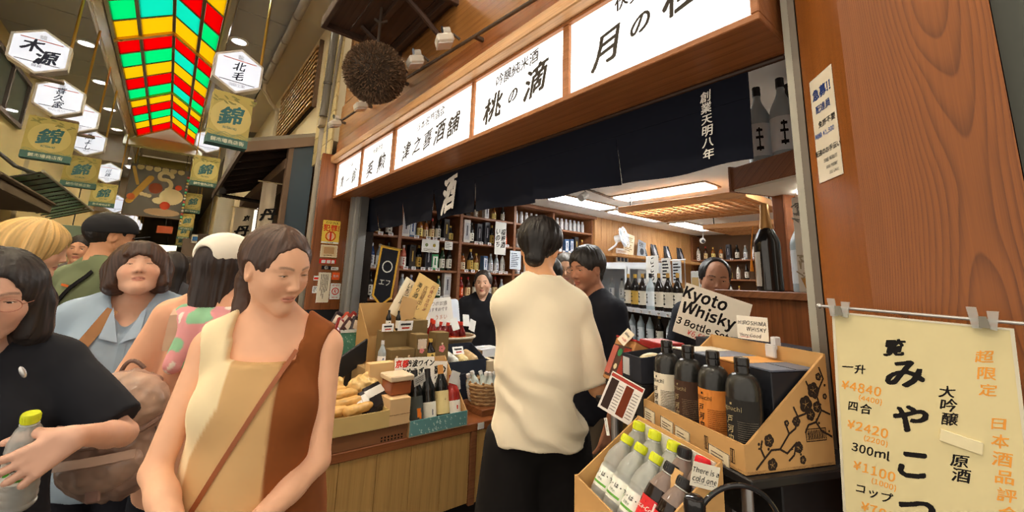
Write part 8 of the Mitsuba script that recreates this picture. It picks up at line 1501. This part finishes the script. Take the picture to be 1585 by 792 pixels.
# ------------------------------------------------------------------ niche with the big bottle behind the post
N0 = np.array([1.913, 0.542, 0.0]); MN = wf(N0)                # x towards us, y into the shop; niche from x = -0.48 to 0.02
k = thing('niche_cabinet', 'brown wooden display niche behind the steel post with a lit compartment', 'cabinet')
part(k, 'board', shape(box(-0.48, 0.10, 0, 0.42, 1.462, 1.494, 0.003), 'wood_shelf'), MN); part(k, 'lower_panel', shape(box(-0.47, 0.10, 0.04, 0.40, 1.25, 1.462, 0.003), 'wood_red'), MN)
part(k, 'beam', shape(box(-0.34, 0.12, 0.0, 0.42, 1.965, 2.07, 0.004), 'wood_shelf'), MN); part(k, 'post', shape(box(-0.35, -0.335, -0.004, 0.42, 1.955, 2.08, 0.003), 'wood_shelf'), MN)
part(k, 'column', shape(box(-0.345, -0.275, 0.25, 0.33, 1.495, 1.965, 0.006), 'wood_red'), MN); part(k, 'soffit', shape(box(-0.33, 0.12, 0.01, 0.42, 1.955, 1.966), 'matte', lin(214, 206, 190)), MN); part(k, 'back', shape(box(-0.22, 0.14, 0.42, 0.43, 1.494, 1.97), 'matte', lin(200, 196, 190)), MN); part(k, 'upper_back', shape(box(-0.34, 0.14, 0.40, 0.419, 2.07, 2.58), 'matte', lin(40, 36, 34)), MN)
part(k, 'base', shape(box(-0.46, 0.10, 0.30, 0.42, 0, 1.25, 0.003), 'matte', lin(50, 36, 28)), MN)
lamp = thing('niche_lamp', 'short bright lamp under the top beam of the wooden niche', 'lamp'); part(lamp, 'tube', {**shape(box(-0.20, 0.0, 0.24, 0.275, 1.940, 1.954), 'matte', C_WHITE), **emitter((38, 38, 36), 2.0)}, MN)
bigp = [(0, 0), (0.049, 0), (0.052, 0.006), (0.052, 0.205)] + [(0.052 - 0.036 * (3 * t * t - 2 * t ** 3), 0.205 + 0.11 * t) for t in np.linspace(0.1, 1, 8)] + [(0.0155, 0.385), (0, 0.386)]
k = thing('sake_bottle', 'big black sake bottle with gold foil over its neck on the niche board', 'bottle'); MB_ = MN @ TR(-0.232, 0.075, 1.4945)
part(k, 'glass', shape(lathe(bigp, 32), 'lacquer', lin(18, 16, 15), 45), MB_)
s = [(0.021, 0.285), (0.030, 0.262), (0.026, 0.290), (0.0200, 0.335), (0.0175, 0.385), (0.013, 0.393), (0, 0.393)]
fo = lathe(s, 28); v = fo.vertices; a = np.arctan2(v[:, 1], v[:, 0]); v[:, 2] -= 0.016 * (v[:, 2] < 0.30) * np.abs(np.sin(2 * a)); fo.vertices = v; part(k, 'foil', shape(fo, 'metal_gold', lin(176, 130, 74), 25), MB_)
part(k, 'label', shape([((curved(sbox(-0.045, 0.02, 0.03, 0.17), 0.0525)), lin(196, 190, 180), True), ((curved(sbox(-0.045, 0.02, -0.008, 0.17), 0.0525, 0.0004)), lin(196, 132, 60), True), ((curved(affinity.translate(text_poly('純米大吟醸', 0.022, vertical=True, rough=0.6), -0.028, 0.095), 0.0525, 0.0008)), lin(150, 40, 30), True)], 'satin'), MB_ @ rotm([0, 0, 1], -25))
part(k, 'tassel', shape([tube([(-0.035, -0.035, 0.29), (-0.048, -0.040, 0.20), (-0.050, -0.042, 0.13)], 0.0025, 6), tube([(-0.050, -0.042, 0.135), (-0.051, -0.042, 0.085)], [0.004, 0.008], 8)], 'fabric', lin(206, 130, 40)), MB_)
stand('tall_frost', *(MN @ np.array([-0.165, 0.20, 1.4945, 1]))[:3], 200, '', 'bottles in the niche', label='pale frosted sake bottle behind the big black one in the niche', s=0.92)
k = thing('gift_box', 'tall white gift box with silver and gold fan pattern next to the big black bottle', 'box'); part(k, 'carton', shape(box(-0.135, -0.03, 0.12, 0.23, 1.4945, 1.90, 0.003), 'satin', lin(206, 198, 184)), MN)
pat = []; rng = np.random.default_rng(6)
for zc, c in ((1.83, lin(120, 116, 108)), (1.60, lin(150, 136, 112))):
    for i in range(26): a = rng.uniform(0, 3.14); x, z = rng.uniform(-0.045, 0.045), zc + rng.uniform(-0.05, 0.05); pat.append((xf(flat(affinity.rotate(sbox(x - 0.018, z - 0.003, x + 0.018, z + 0.003), math.degrees(a))), np.eye(4)), c, False))
pat.append((flat(Polygon([(-0.02, 1.51), (0.03, 1.50), (0.045, 1.56), (-0.04, 1.555)])), lin(176, 130, 70), False))
part(k, 'pattern', shape(pat, 'print'), MN @ frame((-0.082, 0.1192, 0), (1, 0, 0), (0, 0, 1), (0, -1, 0)))
for i, (x, y) in enumerate(((-0.25, 0.10), (-0.14, 0.12), (-0.02, 0.14), (0.07, 0.16))): stand('tall_frost', *(MN @ np.array([x, y, 2.0705, 1]))[:3], 200, f'{ORDN[i]} from left on top of the wooden niche', 'pale bottles on top of the niche', s=1.0)
for i in range(7): stand(('clear', 'black', 'green', 'white')[i % 4], *(MN @ np.array([-0.40 + 0.075 * i, 0.0 + 0.02 * (i % 2) - 0.10, 1.105, 1]))[:3], 200, f'{ORDN[i]} in the small row under the wooden niche', 'bottles under the niche', s=0.62)
block('bottle_counter', 'dark counter carrying the small bottles under the wooden niche', 'counter', -0.46, 0.12, -0.16, 0.04, 0.0, 1.104, lin(44, 36, 32), M=MN)
# ------------------------------------------------------------------ paper sign on its rod in front of the pillar
k = thing('sign_rod', 'thin chrome rod carrying the large paper price sign by the pillar', 'rod'); part(k, 'rod', shape(tube([(1.17, 0.312, 1.468), (1.17, -0.12, 1.452)], 0.0035, 10), 'metal', lin(220, 220, 216))); part(k, 'tip', shape(ball((1.17, 0.313, 1.468), 0.006, 2), 'metal', lin(220, 220, 216))); part(k, 'bracket', shape([tube([(1.17, 0.18, 1.463), (1.25, 0.18, 1.455)], 0.003, 8)], 'metal', lin(200, 200, 196)))
sM = on_x(1.166, 0.166, 1.27) @ rotm([0, 0, 1], -2.2)
OR = lin(226, 156, 70)
it = [(writing('みやこつる', 0.060, (-0.018, -0.092), vertical=True, gap=1.38, rough=1.0, bold=0.8), INK), (writing('覧', 0.034, (-0.030, 0.122), rough=1.0, bold=1.2), INK)]
for tx, s_, x, y, c in (('一升', 0.021, -0.098, 0.068, INK), ('¥4840', 0.023, -0.088, 0.030, OR), ('(4400)', 0.013, -0.074, 0.010, OR), ('四合', 0.021, -0.092, -0.010, INK), ('¥2420', 0.023, -0.082, -0.048, OR), ('(2200)', 0.013, -0.070, -0.068, OR), ('300ml', 0.021, -0.080, -0.090, INK), ('¥1100', 0.023, -0.076, -0.126, OR), ('(1000)', 0.013, -0.062, -0.146, OR), ('コップ', 0.020, -0.078, -0.168, INK), ('¥700', 0.023, -0.074, -0.200, OR)): it.append((writing(tx, s_, (x, y), rough=0.7, bold=0.3), c))
it += [(writing('大吟醸', 0.024, (0.040, 0.030), vertical=True, rough=0.9), INK), (writing('原酒', 0.024, (0.048, -0.075), vertical=True, rough=0.9), INK), (writing('超限定', 0.024, (0.092, 0.100), vertical=True, rough=0.8, gap=1.2), OR), (writing('日本酒品評会、', 0.024, (0.100, -0.070), vertical=True, rough=0.8, gap=1.2), OR)]
k = sheet('paper_sign', 'large cream handwritten price sign in a plastic sleeve hanging from the rod by the pillar', 'sign', 0.252, 0.44, sM @ TR(0, -0.04, 0), lin(214, 202, 156), [(xf(m, TR(0, 0.04, 0)), c) for m, c in it])
part(k, 'sleeve_edge', shape([box(-0.131, -0.126, -0.205, 0.203, -0.001, 0.001), box(0.126, 0.131, -0.205, 0.203, -0.001, 0.001), box(-0.131, 0.131, 0.199, 0.203, -0.001, 0.001)], 'gloss', lin(206, 200, 176)), sM @ TR(0, -0.02, 0)); part(k, 'tape', shape(xf(box(-0.027, 0.027, -0.011, 0.011, 0.0006, 0.003, 0.0008), rotm([0, 0, 1], -8)), 'satin', lin(222, 212, 172)), sM @ TR(0.052, -0.028, 0))
for i, y in enumerate((0.275, 0.062)):
    k = thing('paper_clip', ('clear plastic clip at the post end of the rod', 'clear plastic clip at the near end of the rod')[i], 'clip', 'clear clips on the rod'); cM = on_x(1.163, y, 1.466 - 0.004 * i)
    part(k, 'jaw', shape([prism([(-0.020, 0.020), (-0.007, 0.020), (-0.004, -0.018), (-0.016, -0.018)], 0.008), prism([(0.005, 0.014), (0.020, 0.014), (0.014, -0.020), (0.006, -0.018)], 0.008), box(-0.016, 0.014, -0.006, 0.000, 0.001, 0.007)], 'pet_plastic', lin(226, 226, 222)), cM @ TR(0, 0, -0.002)); part(k, 'wedge', shape(prism([(-0.006, 0.004), (0.004, 0.004), (0.007, -0.016), (-0.007, -0.016)], 0.003), 'satin', lin(120, 116, 104)), cM @ TR(0, 0, 0.0065))

k = sheet('paper_sign', 'small white paper hanging lower left of the large price sign', 'sign', 0.13, 0.22, on_x(1.20, 0.235, 1.085), lin(226, 220, 206), [(rect(-0.028, -0.024, 0.06, 0.075), INK), (rect(-0.020, -0.016, 0.058, 0.074), INK)])
# ------------------------------------------------------------------ things held in hands
bb, bt = np.array([-0.188, 1.505, 0.962]), np.array([-0.190, 1.458, 1.171]); bz = unit(bt - bb); bx = unit(np.cross((0, 1, 0), bz))
place(WATER, 'drink_bottle', frame(bb, bx, np.cross(bz, bx), bz) @ rotm([0, 0, 1], 10), 'water bottle with a lime cap in the hand of the woman in black', 'bottle')
cw = WM.M @ np.append(np.array(WM.arms[1][1]) + np.array([-0.03, 0.075, 0.0]), 1)
simple('paper_cup', 'small white cup in the hand of the young man in the white t-shirt', 'cup', shape([lathe([(0, 0), (0.024, 0), (0.031, 0.065), (0.029, 0.066), (0.0225, 0.004), (0, 0.004)], 24)], 'satin', C_WHITE), TR(*cw[:3]) @ TR(0, 0, -0.03))
finish_bodies()
